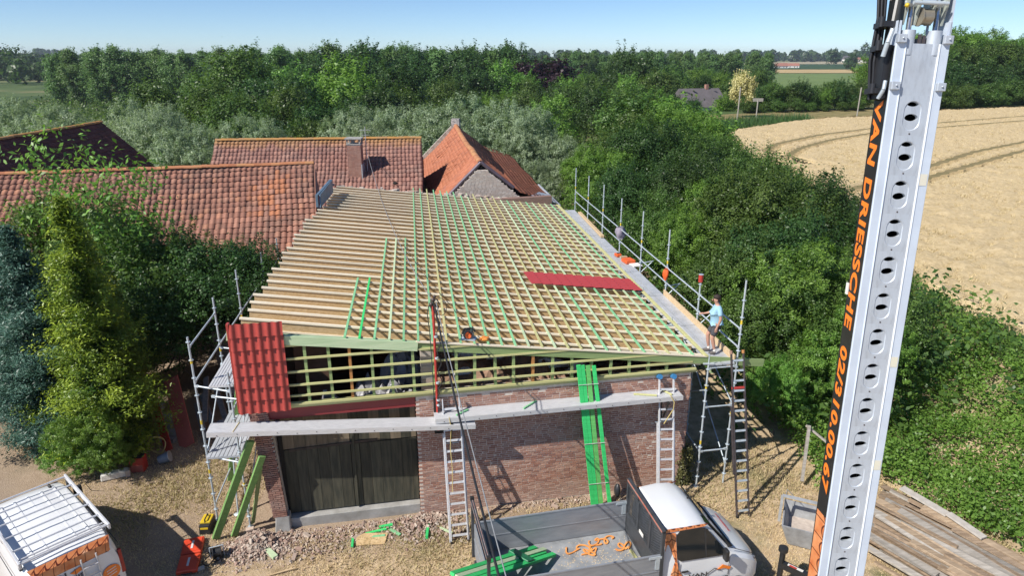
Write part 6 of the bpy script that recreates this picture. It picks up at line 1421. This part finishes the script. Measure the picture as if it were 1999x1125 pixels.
mb = MB(); mb.beam((1.16, -1.002, .90), (1.36, -1.002, 1.04), .012, .014); mb.beam((1.36, -1.002, 1.04), (1.52, -1.002, .96), .012, .014); mb.build("logo_line", ltr_dark, trk)
text(trk, "VAN DRIESSCHE", .085, ltr_red, basis((2.16, .45, 1.325), (0, -1, 0), (-.95, 0, .42)), .001, 1.1)
# load on the truck
trM = Matrix.Translation((3.1, 13.4, 0)) @ Matrix.Rotation(TA, 4, 'Z')
def onT(x, y, z): return trM @ Vector((x, y, z))
for k, (m_, lb_) in enumerate([(green_v, "far"), (gpale, "second"), (green_v, "third"), (green_v, "near")]):
    o_ = (k-1.5)*.135; q = Vector((.62*o_, -.79*o_, 0)); e_ = .12*(k % 2)
    plank(f"vivid green timber on the truck bed poking over the tailboard, the {lb_} one", trM @ (Vector((-2.3+e_, .58, .90))+q), trM @ (Vector((-4.55, -1.18, 2.08))+q), .12, .07, m_, name="green_timber", cat="timber", group="green timbers on the truck")
t = thing("green_tarp", "dark green wrap bound over the green timbers on the truck", "wrap", tuple(onT(-2.95, .07, 1.30)), TA+.66); mb = MB(); mb.box((0, 0, -.01), (.26, .58, .11), Matrix.Rotation(.40, 3, 'Y')); mb.build("wrap", mat("dark_green_film", (.02, .22, .09), (.01, .12, .05), .4), t, bevel=.02)
strap_m = mat("orange_ratchet_strap", (.80, .36, .10), (.68, .25, .06), .7)
def wig(c, L, amp, n_, sd):
    rnd = random.Random(sd); return [trM @ Vector((c[0]+L*(i/n_-.5)+.09*math.sin(i*.42+sd), c[1]+amp*math.sin(i*.27+sd)+.05*math.cos(i*.5), .815+.02*abs(math.sin(i*.31)))) for i in range(n_+1)]
for k, (c, L, lb_) in enumerate([((-1.3, .55), .9, "tangled orange lashing strap on the truck bed, the left heap"), ((-.75, .72), .6, "orange lashing strap along the far side board of the truck"), ((-.28, .38), .3, "small loop of orange strap near the headboard"), ((-1.15, .38), .3, "short end of orange strap folded on the bed floor")]):
    base = trM @ Vector((c[0], c[1], .80)); t = thing("lashing_strap", lb_, "strap", tuple(base), group="lashing straps"); pts = [p-base for p in wig(c, L, .09, 46, k+2)]; mb = MB()
    for a, b in zip(pts[:-1], pts[1:]): mb.beam(a, b+(b-a)*.15, .035, .022)
    mb.build("strap", strap_m, t)
plank("pale stick lying beside the headboard in the truck bed", onT(-.18, .25, .82), onT(-.12, -.45, .83), .06, .04, batten_w, name="timber_offcut", cat="offcut")
mb = MB(); rs = np.random.RandomState(3)
for k in range(420): c = trM @ Vector((rs.normal(-.9, .7), rs.normal(.1, .35), .803)); mb.box(c, (rs.uniform(.01, .05), rs.uniform(.006, .015), .006), Matrix.Rotation(rs.uniform(0, 3), 3, 'Z'))
mb.build("wood_chips", mat("pale_wood_chips", (.68, .56, .40), (.5, .38, .24), .9, 0, 20), None, kind='stuff')

# ---- van with a roof rack
VA = math.atan2(.66, -.75); van = thing("van", "white panel van with a barred roof rack and orange tile print at its rear", "van", (-9.62, 12.15, 0), VA)
st = []
for x, w, wt, zb, zs, zt in ((-.16, .86, .70, .42, 1.15, 1.70), (-.13, .93, .76, .36, 1.15, 1.86), (-.02, .97, .80, .32, 1.2, 1.95), (.2, .99, .83, .30, 1.2, 1.985), (1.6, .99, .85, .30, 1.2, 2.0), (2.9, .99, .83, .30, 1.2, 1.98), (3.2, .98, .80, .30, 1.2, 1.92), (3.45, .98, .78, .30, 1.2, 1.78), (4.1, .97, .84, .30, 1.14, 1.27), (4.5, .94, .8, .32, 1.0, 1.14), (4.75, .86, .66, .36, .8, .95), (4.85, .74, .5, .40, .6, .7)):
    st.append((x, ring(w, wt, zb, zs, zt)))
vb2 = loft(st).build("body", white_p, van); vb2.data.set_sharp_from_angle(angle=R(24))
for e in (1, -1):
    mb = MB(); mb.bx(.02, 2.95, e*.86-.025, e*.86+.025, 2.06, 2.20); mb.build("rack_rail", alu, van, bevel=.01)
    mb = MB()
    for x in (.2, 1.5, 2.75): mb.bx(x-.06, x+.06, e*.84-.03, e*.84+.03, 1.94, 2.08)
    mb.build("rack_foot", black_pl, van)
    mb = MB(); mb.box((3.42, e*1.15, 1.34), (.12, .2, .28)); mb.build("mirror", black_pl, van, bevel=.04)
    mb = MB(); mb.box((-.10, e*.905, 1.25), (.12, .10, .62), None, (.7, .7)); mb.build("tail_lamp", lamp_red, van, bevel=.02)
    wheel(van, .75, e*.86, .33); wheel(van, 3.75, e*.86, .33)
    for (x0, x1) in ((2.35, 3.2),): 
        mb = MB(); mb.add([(x0, e*1.0, 1.2), (x1+.35, e*.995, 1.18), (x1, e*.86, 1.72), (x0, e*.86, 1.74)], [(0, 1, 2, 3)] if e < 0 else [(3, 2, 1, 0)]); mb.build("side_window", glass_d, van)
    vs = [(.02, .35), (.5, .35), (.8, .9), (.5, 1.2), (.55, 1.78), (.02, 1.78)]; mb = MB()
    mb.add([(x, e*(.998 if z < 1.25 else .998-.19*(z-1.2)/.65), z) for x, z in vs], [tuple(range(6))]); mb.build("print_panel", wrap_m, van)
for x in (.06, .62, 1.22, 1.82, 2.38, 2.88): mb = MB(); mb.tube((x, -.86, 2.16), (x, .86, 2.16), .022, 8); mb.build("rack_bar", alu, van)
mb = MB(); mb.tube((.16, -.86, 2.13), (.16, .86, 2.13), .02, 8); mb.tube((.28, -.8, 2.12), (.28, .86, 2.12), .02, 8); mb.build("rack_roller", alu, van)
mb = MB()
for y in (-.55, -.28, 0, .28, .55): mb.bx(.3, 2.9, y-.02, y+.02, 1.992, 2.012)
mb.build("roof_rib", white_p, van)
mb = MB(); mb.add([(3.22, -.74, 1.925), (3.22, .74, 1.925), (4.08, .84, 1.30), (4.08, -.84, 1.30)], [(3, 2, 1, 0)]); mb.build("windscreen", glass_d, van)
mb = MB(); mb.ball((3.0, -.5, 2.0), .06, 8, (1.6, .6, .8)); mb.build("roof_aerial", black_pl, van)
def rear(name, pts, m, x=-.175):
    mb = MB(); f = [(x+(.0 if z < 1.66 else (z-1.66)*.55), y, z) for y, z in pts]; b = [(q[0]+.012, q[1], q[2]) for q in f]; k = len(pts)
    mb.add(f+b, [tuple(range(k)), tuple(range(2*k-1, k-1, -1))]+[(i, k+i, k+(i+1) % k, (i+1) % k) for i in range(k)]); return mb.build(name, m, van)
rear("print_panel", [(-.70, 1.70), (.70, 1.70), (.72, 1.64), (.66, 1.55), (.50, 1.66), (.1, 1.67), (-.2, 1.66), (-.5, 1.67), (-.70, 1.66)], wrap_m)
rear2 = MB(); rv = []
for (x_, z_, y_) in ((-.172, 1.68, .73), (-.170, 1.73, .72), (-.150, 1.88, .74), (-.030, 1.985, .79)): rv += [(x_, y_, z_), (x_, -y_, z_)]
rear2.add(rv, [(0, 2, 3, 1), (2, 4, 5, 3), (4, 6, 7, 5)]); rear2.build("print_panel", wrap_m, van)
rear("print_panel", [(.86, .5), (.86, 1.5), (.76, 1.66), (.66, 1.55), (.72, .9), (.5, .5)], wrap_m, -.176)
mb = MB(); mb.bx(-.190, -.174, -.80, .80, .92, .935); mb.bx(-.19, -.174, .24, .52, .72, .86); mb.build("number_plate_recess", black_pl, van)
for e in (1, -1): mb = MB(); mb.beam((.05, e*.955, 1.62), (2.25, e*.955, 1.62), .012, .02); mb.beam((2.27, e*.998, .5), (2.27, e*.97, 1.3), .008, .012, (0, 1, 0)); mb.build("door_rail", black_pl, van)
rear("brake_lamp", [(-.05, 1.79), (.35, 1.79), (.33, 1.83), (-.03, 1.83)], mat("dark_red_lamp", (.10, .01, .01), None, .2), -.19)
mb = MB(); mb.bx(-.185, -.172, -.006, .006, .45, 1.62); mb.build("door_gap", black_pl, van)
mb = MB()
for y in (-.44, -.14): mb.tube((-.24, y, .7), (-.19, y, 1.78), .018, 6)
for z in (.8, 1.05, 1.3, 1.55): mb.tube((-.235, -.44, z), (-.235, -.14, z), .016, 6)
mb.build("rear_ladder", alu, van)
Mv = lambda y, z: basis((-.18, y, z), (0, -1, 0), (0, 0, 1))
text(van, "VAN", .16, ltr_dark, Mv(.60, 1.52), .004, 1.35); text(van, "DRIESSCHE", .16, ltr_dark, Mv(.68, 1.34), .004, 1.05); text(van, "DAKWERKEN", .09, ltr_dark, Mv(.50, 1.23), .002, 1.1)
rear("logo_roof", [(.10, 1.56), (-.10, 1.62), (-.16, 1.54), (.0, 1.48)], org, -.182)
mb = MB(); mb.tube((-.186, -.66, 1.12), (-.176, -.66, 1.12), .18, 24); lo = mb.build("round_logo", org, van)
mb = MB()
for k in range(3): mb.beam((-.19, -.56, 1.04+.07*k), (-.19, -.76, 1.08+.07*k), .004, .018, (0, 0, 1))
mb.build("logo_stripe", white_w, lo)

# ---- aluminium crane boom
al_b = mat("bright_boom_aluminium", (.72, .76, .80), (.62, .66, .71), .40, .25, 3, .08, 30, (5, 5, .8)); al_e = mat("white_boom_edge", (.60, .67, .76), (.52, .58, .67), .4, .1, 3)
def scuffed(name, c, c2, rough, metal):
    m, n, l, p = newmat(name); v = objco(n); a = noise(n, l, 7, 6, scaled(n, l, v, (2.2, .5, 1)), .7); b = noise(n, l, 1.1, 4, v)
    col = ramp(n, l, a, [(.30, c2), (.50, c), (.72, tuple(min(1, x*1.08) for x in c))])
    col = mix(n, l, mth(n, l, 'MULTIPLY', mth(n, l, 'SUBTRACT', b, .54, True), 2.2, True), col, (.36, .36, .37))
    l.new(col, p.inputs['Base Color']); p.inputs['Metallic'].default_value = metal
    l.new(mth(n, l, 'ADD', mth(n, l, 'MULTIPLY', a, .35), rough-.15), p.inputs['Roughness']); bump(n, l, p, noise(n, l, 60, 3, v), .06, .002); return m
al_b = scuffed('worn_boom_aluminium', (.50, .545, .60), (.38, .41, .45), .42, .25)
blk_b = mat("black_boom_side", (.018, .02, .02), (.012, .013, .013), .38)
PT = Vector((3.79, 6.65, 11.65)); AX = Vector((.0322, .1116, .9937)).normalized(); RX = Vector((1, 0, 0)); RX = (RX-AX*RX.dot(AX)).normalized(); NX = RX.cross(AX)   # NX faces the camera
base = PT-AX*10.85
boom = link("crane_boom", None, None, M=Matrix(((RX.x, AX.x, NX.x, base.x), (RX.y, AX.y, NX.y, base.y), (RX.z, AX.z, NX.z, base.z), (0, 0, 0, 1))), label="tall aluminium crane boom with a row of pressed steps and a black lettered side", cat="crane")
# local: x right, y up the boom, z towards the camera; first step (from the top) at y = 10.85
TOPY = 11.50; PITCH = .3725
def stadium(cx, cy, w, h, n_=10):
    r = w/2; pts = []
    for k in range(n_+1): a = math.pi*k/n_; pts.append((cx+r*math.cos(a), cy+h/2-r+r*math.sin(a)))
    for k in range(n_+1): a = math.pi+math.pi*k/n_; pts.append((cx+r*math.cos(a), cy-h/2+r+r*math.sin(a)))
    return pts
def lens(cx, cy, w, h, n_=8):
    return [(cx+w/2*math.cos(math.pi*k/n_), cy+h/2*math.sin(math.pi*k/n_)) for k in range(n_)]+[(cx+w/2*math.cos(math.pi+math.pi*k/n_), cy+h/2*math.sin(math.pi+math.pi*k/n_)*.75) for k in range(n_)]
def plate(x0, x1, y0, y1, z, holes, zf=None):
    bm = bmesh.new(); loops = [[(x0, y0), (x1, y0), (x1, y1), (x0, y1)]]+holes; es = []
    for lp_ in loops:
        vs = [bm.verts.new((x, y, z)) for x, y in lp_]; es += [bm.edges.new((vs[i], vs[(i+1) % len(vs)])) for i in range(len(vs))]
    bmesh.ops.triangle_fill(bm, edges=es, use_beauty=True, normal=(0, 0, 1)); return bm
steps_y = [10.85-.03-PITCH*k for k in range(27)]
allm = None; face = MB()
def bm_to(mb, bm, zf=None):
    bm.verts.index_update(); mb.add([(v.co.x, v.co.y, zf(v.co.x, v.co.y) if zf else v.co.z) for v in bm.verts], [[v.index for v in f.verts] if f.normal.z > 0 else [v.index for v in reversed(f.verts)] for f in bm.faces]); bm.free()
ST = stadium(0, 0, .165, .275)
cell = MB(); bmc = plate(-.15, .15, -PITCH/2, PITCH/2, 0, [ST]); bmc.normal_update(); bm_to(cell, bmc)
k_ = len(ST); cell.add([(x, y, 0) for x, y in ST]+[(x*.92, y*.95, -.008) for x, y in ST], [(i, (i+1) % k_, k_+(i+1) % k_, k_+i) for i in range(k_)], True)
cell_me = cell.mesh("boom_step", al_b)
pan = MB()
bmp = bmesh.new(); o_ = [(x*.92, y*.95) for x, y in ST]; L1 = lens(0, .104, .112, .05); L2 = lens(0, -.02, .13, .076); es = []
for lp_ in (o_, L1, L2):
    vs = [bmp.verts.new((x, y, -.008)) for x, y in lp_]; es += [bmp.edges.new((vs[i], vs[(i+1) % len(vs)])) for i in range(len(vs))]
bmesh.ops.triangle_fill(bmp, edges=es, use_beauty=True, normal=(0, 0, 1)); bmp.normal_update(); bm_to(pan, bmp, lambda x, y: -.008)
for q in (L1, L2):
    kk = len(q); pan.add([(x, y, -.008) for x, y in q]+[(x, y, -.05) for x, y in q], [(i, (i+1) % kk, kk+(i+1) % kk, kk+i) for i in range(kk)], True)
pan_me = pan.mesh("pressed_step", al_b)
for k, y in enumerate(steps_y):
    o = link("face_plate", cell_me, boom, loc=(0, y+.03, 0)); link("pressed_step", pan_me, o)
mb = MB(); mb.bx(-.15, .15, 10.85+PITCH/2, TOPY, -.01, 0); mb.build("face_plate", al_b, boom)
mb = MB(); mb.bx(-.15, .15, 0, steps_y[-1]+.03-PITCH/2, -.01, 0); mb.build("face_plate", al_b, boom)
for e in (1, -1):
    mb = MB(); mb.prism([(e*.15, -.012), (e*.15, .006), (e*.158, .016), (e*.168, .006), (e*.245, .008), (e*.252, .0), (e*.252, -.012)], (0, -.1, 0), (1, 0, 0), (0, 0, 1), (0, 1, 0), TOPY+.1-(.0 if e > 0 else .0)); mb.build("edge_rail", al_e, boom)
    mb = MB(); mb.prism([(e*.148, .0), (e*.153, .012), (e*.158, .0)], (0, 0, 0), (1, 0, 0), (0, 0, 1), (0, 1, 0), TOPY); mb.build("weld_ridge", white_w, boom)
mb = MB(); mb.bx(.238, .250, 0, TOPY+.45, -.23, -.012); mb.build("side_wall", al_e, boom)
mb = MB(); mb.bx(-.250, -.238, 0, TOPY+1.3, -.23, -.012); mb.build("lettered_side", blk_b, boom)
mb = MB(); mb.bx(-.25, .25, 0, TOPY, -.245, -.232); mb.build("back_wall", blk_b, boom)
o_l = mat("orange_lettering", (.90, .22, .02), (.90, .22, .02), .45)
# lettering reads down the side, tops of the letters towards the camera
y_top = 11.02
def side_text(body, y0, y1):
    o = text(boom, body, .185, o_l, basis((-.2505, y0, -.215), (0, -1, 0), (0, 0, 1)), .006, 1.0, .001, 1.08, .12)
    wd = max(v.co.x for v in o.data.vertices); s_ = (y0-y1)/max(wd, .01)
    o.matrix_local = basis((-.2515, y0, -.205), (0, -1, 0), (0, 0, 1)) @ Matrix.Diagonal((s_, 1, 1, 1))
side_text("VAN DRIESSCHE", 11.00, 8.70); side_text("02/310.00.67", 8.52, 6.85)
mb = MB(); mb.bx(-.265, -.252, 9.05, 9.17, -.26, -.22); mb.build("white_tab", white_w, boom)
mb = MB(); mb.bx(-.2512, -.2505, 2.0, 6.6, -.225, -.02); mb.build("print_panel", wrap_m, boom)
for k, y in enumerate(steps_y[:-1]):                     # weld seams and bolts between the steps
    mb = MB(); mb.ball((0, y+.03-PITCH/2+.02, .001), .010, 6, (1, 1, .5)); mb.build("rivet", dark_al, boom)
for y in (10.2, 8.35, 7.2):
    mb = MB(); mb.bx(.165, .235, y, y+.11, .0085, .0105); mb.build("warning_label", mat("faded_label", (.70, .66, .50), (.62, .60, .55), .6), boom)
# head
for e in (1, -1):
    x = e*.125
    mb = MB(); mb.tube((x, TOPY-.10, -.06), (x, TOPY+.12, -.06), .068, 18); mb.build("cylinder_collar", al_b, boom)
    mb = MB(); mb.tube((x, TOPY+.1, -.06), (x+.012, TOPY+.36, -.08), .024, 12); mb.tube((x-.05, TOPY+.1, -.1), (x-.04, TOPY+.34, -.12), .012, 8); mb.build("piston_rod", mat("chrome_rod", (.62, .60, .58), (.5, .48, .46), .2, .9), boom)
    mb = MB(); mb.bx(e*.235-.018, e*.235+.018, TOPY-.02, TOPY+.20, -.10, -.012); mb.build("side_strut", al_e, boom)
    for yy in (TOPY-.42, TOPY+.0): mb = MB(); mb.bx(e*.215-.04, e*.215+.04, yy, yy+.075, .0, .045); mb.ball((e*.215, yy+.04, .05), .012, 6); mb.build("clamp_block", al_b, boom, bevel=.006)
    mb = MB()
    for xo in (-.055, .055):
        mb.prism([(-.05, .18), (.04, .17), (.10, .36), (.10, 1.2), (-.10, 1.2), (-.10, .36)], (x+xo-.008, TOPY, -.10), (0, 0, 1), (0, 1, 0), (1, 0, 0), .016)
    mb.build("clevis_plate", mat("pale_green_grey_paint", (.42, .45, .40), (.34, .37, .33), .4, .1), boom)
    mb = MB(); mb.tube((x-.08, TOPY+.36, -.07), (x+.08, TOPY+.36, -.07), .032, 14); mb.build("pivot_pin", galv, boom)
mb = MB(); mb.tube((-.045, TOPY+.24, -.04), (.055, TOPY+.24, -.04), .07, 18); mb.tube((-.055, TOPY+.24, -.04), (-.045, TOPY+.24, -.04), .085, 18); mb.build("roller", mat("bronze_roller", (.38, .34, .26), (.28, .25, .2), .4, .5), boom)
mb = MB(); mb.tube((-.16, TOPY+.35, .03), (.16, TOPY+.35, .03), .018, 10); mb.bx(-.07, .10, TOPY+.37, TOPY+.41, -.1, 0); mb.build("cross_pin", galv, boom)
mb = MB(); mb.bx(-.04, .05, TOPY-.06, TOPY+.05, -.14, -.05); mb.bx(-.02, .0, TOPY+.0, TOPY+.09, -.07, -.04); mb.bx(.02, .04, TOPY+.0, TOPY+.08, -.07, -.04); mb.build("grease_fitting", dark_al, boom)
hose = mat("black_hose", (.025, .025, .028), None, .4)
for k in range(5):
    mb = MB(); x0 = -.27-.03*(k % 3); mb.path([(x0, TOPY+1.2, -.28), (x0-.02, TOPY+.7, -.26-.02*k), (x0, TOPY+.25, -.24), (x0-.02, TOPY-.15, -.20-.02*k), (x0+.01, TOPY-.5, -.22)], .016, 6); mb.build("hose", hose, boom)
mb = MB()
for yy in (TOPY+.15, TOPY-.06, TOPY-.45): mb.bx(-.36, -.25, yy, yy+.05, -.25, -.05); mb.tube((-.36, yy, -.1), (-.36, yy+.09, -.1), .03, 8)
mb.bx(-.31, -.25, TOPY-.5, TOPY-.02, -.26, -.06); mb.build("hose_bracket", hose, boom)
mb = MB(); mb.path([(-.34, TOPY-.12, -.03), (-.33, TOPY+.0, -.0), (-.30, TOPY+.12, .0)], .022, 8); mb.path([(-.33, TOPY-.50, -.03), (-.31, TOPY-.42, .01), (-.30, TOPY-.34, .0)], .018, 8); mb.build("metal_pipe", galv, boom)
mb = MB(); mb.path([(.27, TOPY+.9, -.2), (.30, TOPY+.6, -.16), (.27, TOPY+.3, -.2), (.26, TOPY+.05, -.22)], .022, 8)
for yy in (TOPY+.35, TOPY+.2, TOPY+.0): mb.bx(.25, .29, yy, yy+.03, -.2, -.1)
mb.build("hose", hose, boom)
mb = MB(); mb.beam((-.254, TOPY+.40, -.19), (-.254, TOPY+.48, -.06), .003, .035, (1, 0, 0)); mb.beam((-.254, TOPY+.48, -.065), (-.254, TOPY+.10, -.11), .003, .035, (1, 0, 0)); mb.build("white_mark", white_w, boom)
mb = MB(); mb.ball((-.20, TOPY+.33, .0), .022, 8); mb.build("yellow_cap", yel, boom)
mb = MB(); mb.bx(-.5, .5, -.95, .1, -.8, .3); mb.tube((0, -.1, -.25), (0, .15, -.25), .4, 20); mb.build("turntable", dk_frame, boom, bevel=.02)
# outrigger control post
t = thing("control_post", "black post with a red and white label, left of the crane boom's foot", "post", (6.46, 13.35, 0), .5)
mb = MB(); mb.bx(-.05, .05, -.05, .05, 0, 1.0); mb.build("post", black_pl, t, bevel=.01); mb = MB(); mb.tube((0, 0, 1.0), (0, 0, 1.10), .11, 14); mb.build("knob", black_pl, t)
mb = MB(); mb.beam((0, 0, .62), (.55, -.55, .35), .14, .16); mb.build("arm", black_pl, t); mb = MB(); mb.beam((.05, -.13, .66), (.30, -.38, .54), .004, .12, (0, 0, 1)); lb2 = mb.build("label_plate", white_w, t)
mb = MB(); mb.beam((.08, -.165, .67), (.2, -.285, .61), .004, .05, (0, 0, 1)); mb.build("red_mark", ltr_red, lb2)

# ---- the man on the deck
skin_m = mat("skin", (.52, .29, .21), (.46, .24, .17), .55); shirt_m = mat("light_blue_polo", (.34, .55, .68), (.28, .48, .61), .85, 0, 9, .4, 25); short_m = mat("dark_grey_work_shorts", (.075, .075, .085), (.05, .05, .06), .9, 0, 9, .4, 25)
hair_m = mat("dark_brown_hair", (.035, .02, .014), (.02, .012, .01), .7, 0, 30, .8, 60); shoe_m = mat("grey_shoes", (.16, .14, .13), (.09, .08, .08), .7, 0, 20)
man = thing("person", "man in light blue polo and dark shorts walking on the scaffold deck, looking down", "person", (5.86, 18.18, 3.985), math.atan2(.10, -.99))
def skin(name, pts, edges, m, parent, lv=2, root=0):
    me = bpy.data.meshes.new(name); me.from_pydata([q[:3] for q in pts], edges, []); o = link(name, me, parent); me.materials.append(m)
    s = o.modifiers.new("skin", 'SKIN'); s.use_smooth_shade = True
    sv = me.skin_vertices[0].data if me.skin_vertices else None
    if sv is None:
        bm = bmesh.new(); bm.from_mesh(me); bm.verts.layers.skin.verify(); bm.to_mesh(me); bm.free(); sv = me.skin_vertices[0].data
    for i, q in enumerate(pts):
        r_ = q[3]; sv[i].radius = (r_, q[4] if len(q) > 4 else r_); sv[i].use_root = (i == root)
    u = o.modifiers.new("sub", 'SUBSURF'); u.levels = lv; u.render_levels = lv; return o
# forward +x, left +y
B = [(0, 0, .95, .135, .15), (.01, 0, 1.10, .135, .155), (.02, 0, 1.27, .13, .16), (.01, 0, 1.40, .10, .15), (.025, 0, 1.49, .058, .058), (.055, 0, 1.56, .06, .06), (.075, 0, 1.635, .088, .078), (.085, 0, 1.70, .085, .075)]
E_ = [(0, 1), (1, 2), (2, 3), (3, 4), (4, 5), (5, 6), (6, 7)]
def chain(pts, frm): 
    i0 = len(B); B.extend(pts); E_.append((frm, i0)); E_.extend((i0+k, i0+k+1) for k in range(len(pts)-1)); return len(B)-1
hl = chain([(.0, .17, 1.42, .062), (-.03, .235, 1.27, .052), (-.05, .26, 1.14, .043), (-.01, .265, 1.0, .037), (.03, .26, .89, .027), (.045, .255, .82, .036)], 3)
hr = chain([(.0, -.17, 1.42, .062), (.05, -.235, 1.28, .052), (.11, -.26, 1.18, .043), (.22, -.27, 1.13, .036), (.32, -.27, 1.11, .027), (.38, -.265, 1.10, .034)], 3)
ll = chain([(.01, .095, .86, .095), (.06, .105, .68, .082), (.10, .11, .51, .062), (.055, .11, .34, .058), (.0, .11, .10, .036), (.0, .11, .05, .04), (.11, .115, .035, .032)], 0)
lr = chain([(.01, -.095, .86, .095), (.10, -.105, .69, .082), (.19, -.11, .53, .062), (.17, -.11, .35, .058), (.13, -.11, .11, .036), (.13, -.11, .055, .04), (.24, -.115, .035, .032)], 0)
for hnd, dx, dz in ((hl, .01, -1), (hr, 1, -.25)):
    c = B[hnd]
    for k in range(4):
        o_ = (k-1.5)*.018; L = (.055, .065, .062, .048)[k]
        if dz == -1: chain([(c[0]+o_, c[1], c[2]-.035, .010), (c[0]+o_+.004, c[1]-.006, c[2]-.035-L*.55, .009), (c[0]+o_+.012, c[1]-.02, c[2]-.035-L, .008)], hnd)
        else: chain([(c[0]+.03, c[1]+o_, c[2]+.005, .010), (c[0]+.03+L*.5, c[1]+o_, c[2]-.0, .009), (c[0]+.03+L*.7, c[1]+o_, c[2]-.03, .008)], hnd)
    chain([(c[0]+(.03 if dz == -1 else .01), c[1]-.0, c[2]+(.0 if dz == -1 else .025), .011), (c[0]+(.042 if dz == -1 else .045), c[1]-.01, c[2]-(.03 if dz == -1 else -.03), .009)], hnd)
body = skin("body", B, E_, skin_m, man)
S = [(0, 0, .94, .155, .17), (.015, 0, 1.08, .165, .175), (.03, 0, 1.22, .158, .178), (.015, 0, 1.36, .125, .165), (.018, 0, 1.455, .075, .085), (.0, .175, 1.43, .080), (-.025, .235, 1.28, .072), (-.035, .248, 1.22, .070), (.0, -.175, 1.43, .080), (.045, -.235, 1.29, .072), (.065, -.248, 1.24, .068)]
skin("polo_shirt", S, [(0, 1), (1, 2), (2, 3), (3, 4), (3, 5), (5, 6), (6, 7), (3, 8), (8, 9), (9, 10)], shirt_m, man, root=1)
S = [(0, 0, .97, .155, .168), (.01, .09, .86, .118), (.06, .11, .68, .108), (.085, .113, .56, .100), (.01, -.09, .86, .118), (.10, -.11, .69, .108), (.15, -.113, .58, .100)]
skin("work_shorts", S, [(0, 1), (1, 2), (2, 3), (0, 4), (4, 5), (5, 6)], short_m, man)
for (x, y) in ((0, .112), (.13, -.112)):
    skin("shoe", [(x-.045, y, .06, .05), (x+.03, y, .05, .052), (x+.11, y, .042, .046), (x+.17, y, .036, .036)], [(0, 1), (1, 2), (2, 3)], shoe_m, man)
    mb = MB(); mb.tube((x, y, .10), (x, y, .17), .045, 10); mb.build("sock", white_w, man)
hm = MB(); hm.ball((.055, 0, 1.715), .105, 14, (1.0, .88, .82)); hm.ball((.015, 0, 1.66), .088, 12, (.75, .92, 1.05)); hm.build("hair", hair_m, man)
mb = MB()
for e in (1, -1): mb.ball((.160, e*.030, 1.655), .007, 8)
mb.build("eyes", black_pl, man)
mb = MB(); mb.box((.178, 0, 1.63), (.03, .022, .045), Matrix.Rotation(-.3, 3, 'Y')); mb.build("nose", skin_m, man, bevel=.008); mb = MB(); mb.box((.158, 0, 1.585), (.012, .045, .008)); mb.build("mouth", mat("lips", (.35, .12, .10), None, .6), man)
mb = MB()
for e in (1, -1): mb.ball((.06, e*.078, 1.635), .028, 8, (.7, .35, 1.1))
mb.build("ears", skin_m, man)

# ================================================================= THE AIR
mb = MB(); mb.bx(-2600, 2700, -60, 3200, -6, 34)
hz, n, l, p = newmat("thin_haze"); n.remove(p); pv = n.new("ShaderNodeVolumePrincipled"); pv.inputs["Color"].default_value = (.80, .88, 1, 1); pv.inputs["Density"].default_value = .00014; pv.inputs["Anisotropy"].default_value = .2
l.new(pv.outputs[0], n["Material Output"].inputs["Volume"])
mb.build("haze", hz, None, kind='stuff')

# ================================================================= TELLING ALIKE TREES APART
ONES = "first second third fourth fifth sixth seventh eighth ninth tenth eleventh twelfth thirteenth fourteenth fifteenth sixteenth seventeenth eighteenth nineteenth".split()
def ordinal(k):
    if k <= 19: return ONES[k-1]
    t, o = divmod(k, 10); tens = {2: "twent", 3: "thirt", 4: "fort", 5: "fift"}[t]
    return tens+"ieth" if o == 0 else tens+"y-"+ONES[o-1]
short = {"wood behind the middle house": "dark tree in the wood behind the middle house", "poplars on the left horizon": "tall poplar on the left horizon", "willows left of the farmhouse": "grey green willow behind the dark roof",
 "woodland around the bungalow": "tree in the woodland around the slate roofed bungalow", "grove behind the meadow": "tall dark tree of the grove behind the meadow", "trees on the wooded rise": "tree on the wooded rise beyond the wheat",
 "plantation on the middle horizon": "slim plantation tree on the middle horizon", "lower trees before the grove": "lower tree in front of the dark grove", "hedge along the dry verge": "hedge tree along the dry verge", "low bushes along the dry verge": "low bush along the dry verge"}
for g, s_ in short.items():
    mem = sorted([o for o in bpy.data.objects if o.get("group") == g], key=lambda o: o.location.x/o.location.y)
    for k, o in enumerate(mem): o["label"] = f"{s_}, {ordinal(k+1)} counting from the left"
for o in bpy.data.objects:
    if o.get("label") and len(o["label"].split()) > 16: print("LONG", o.name, o["label"])
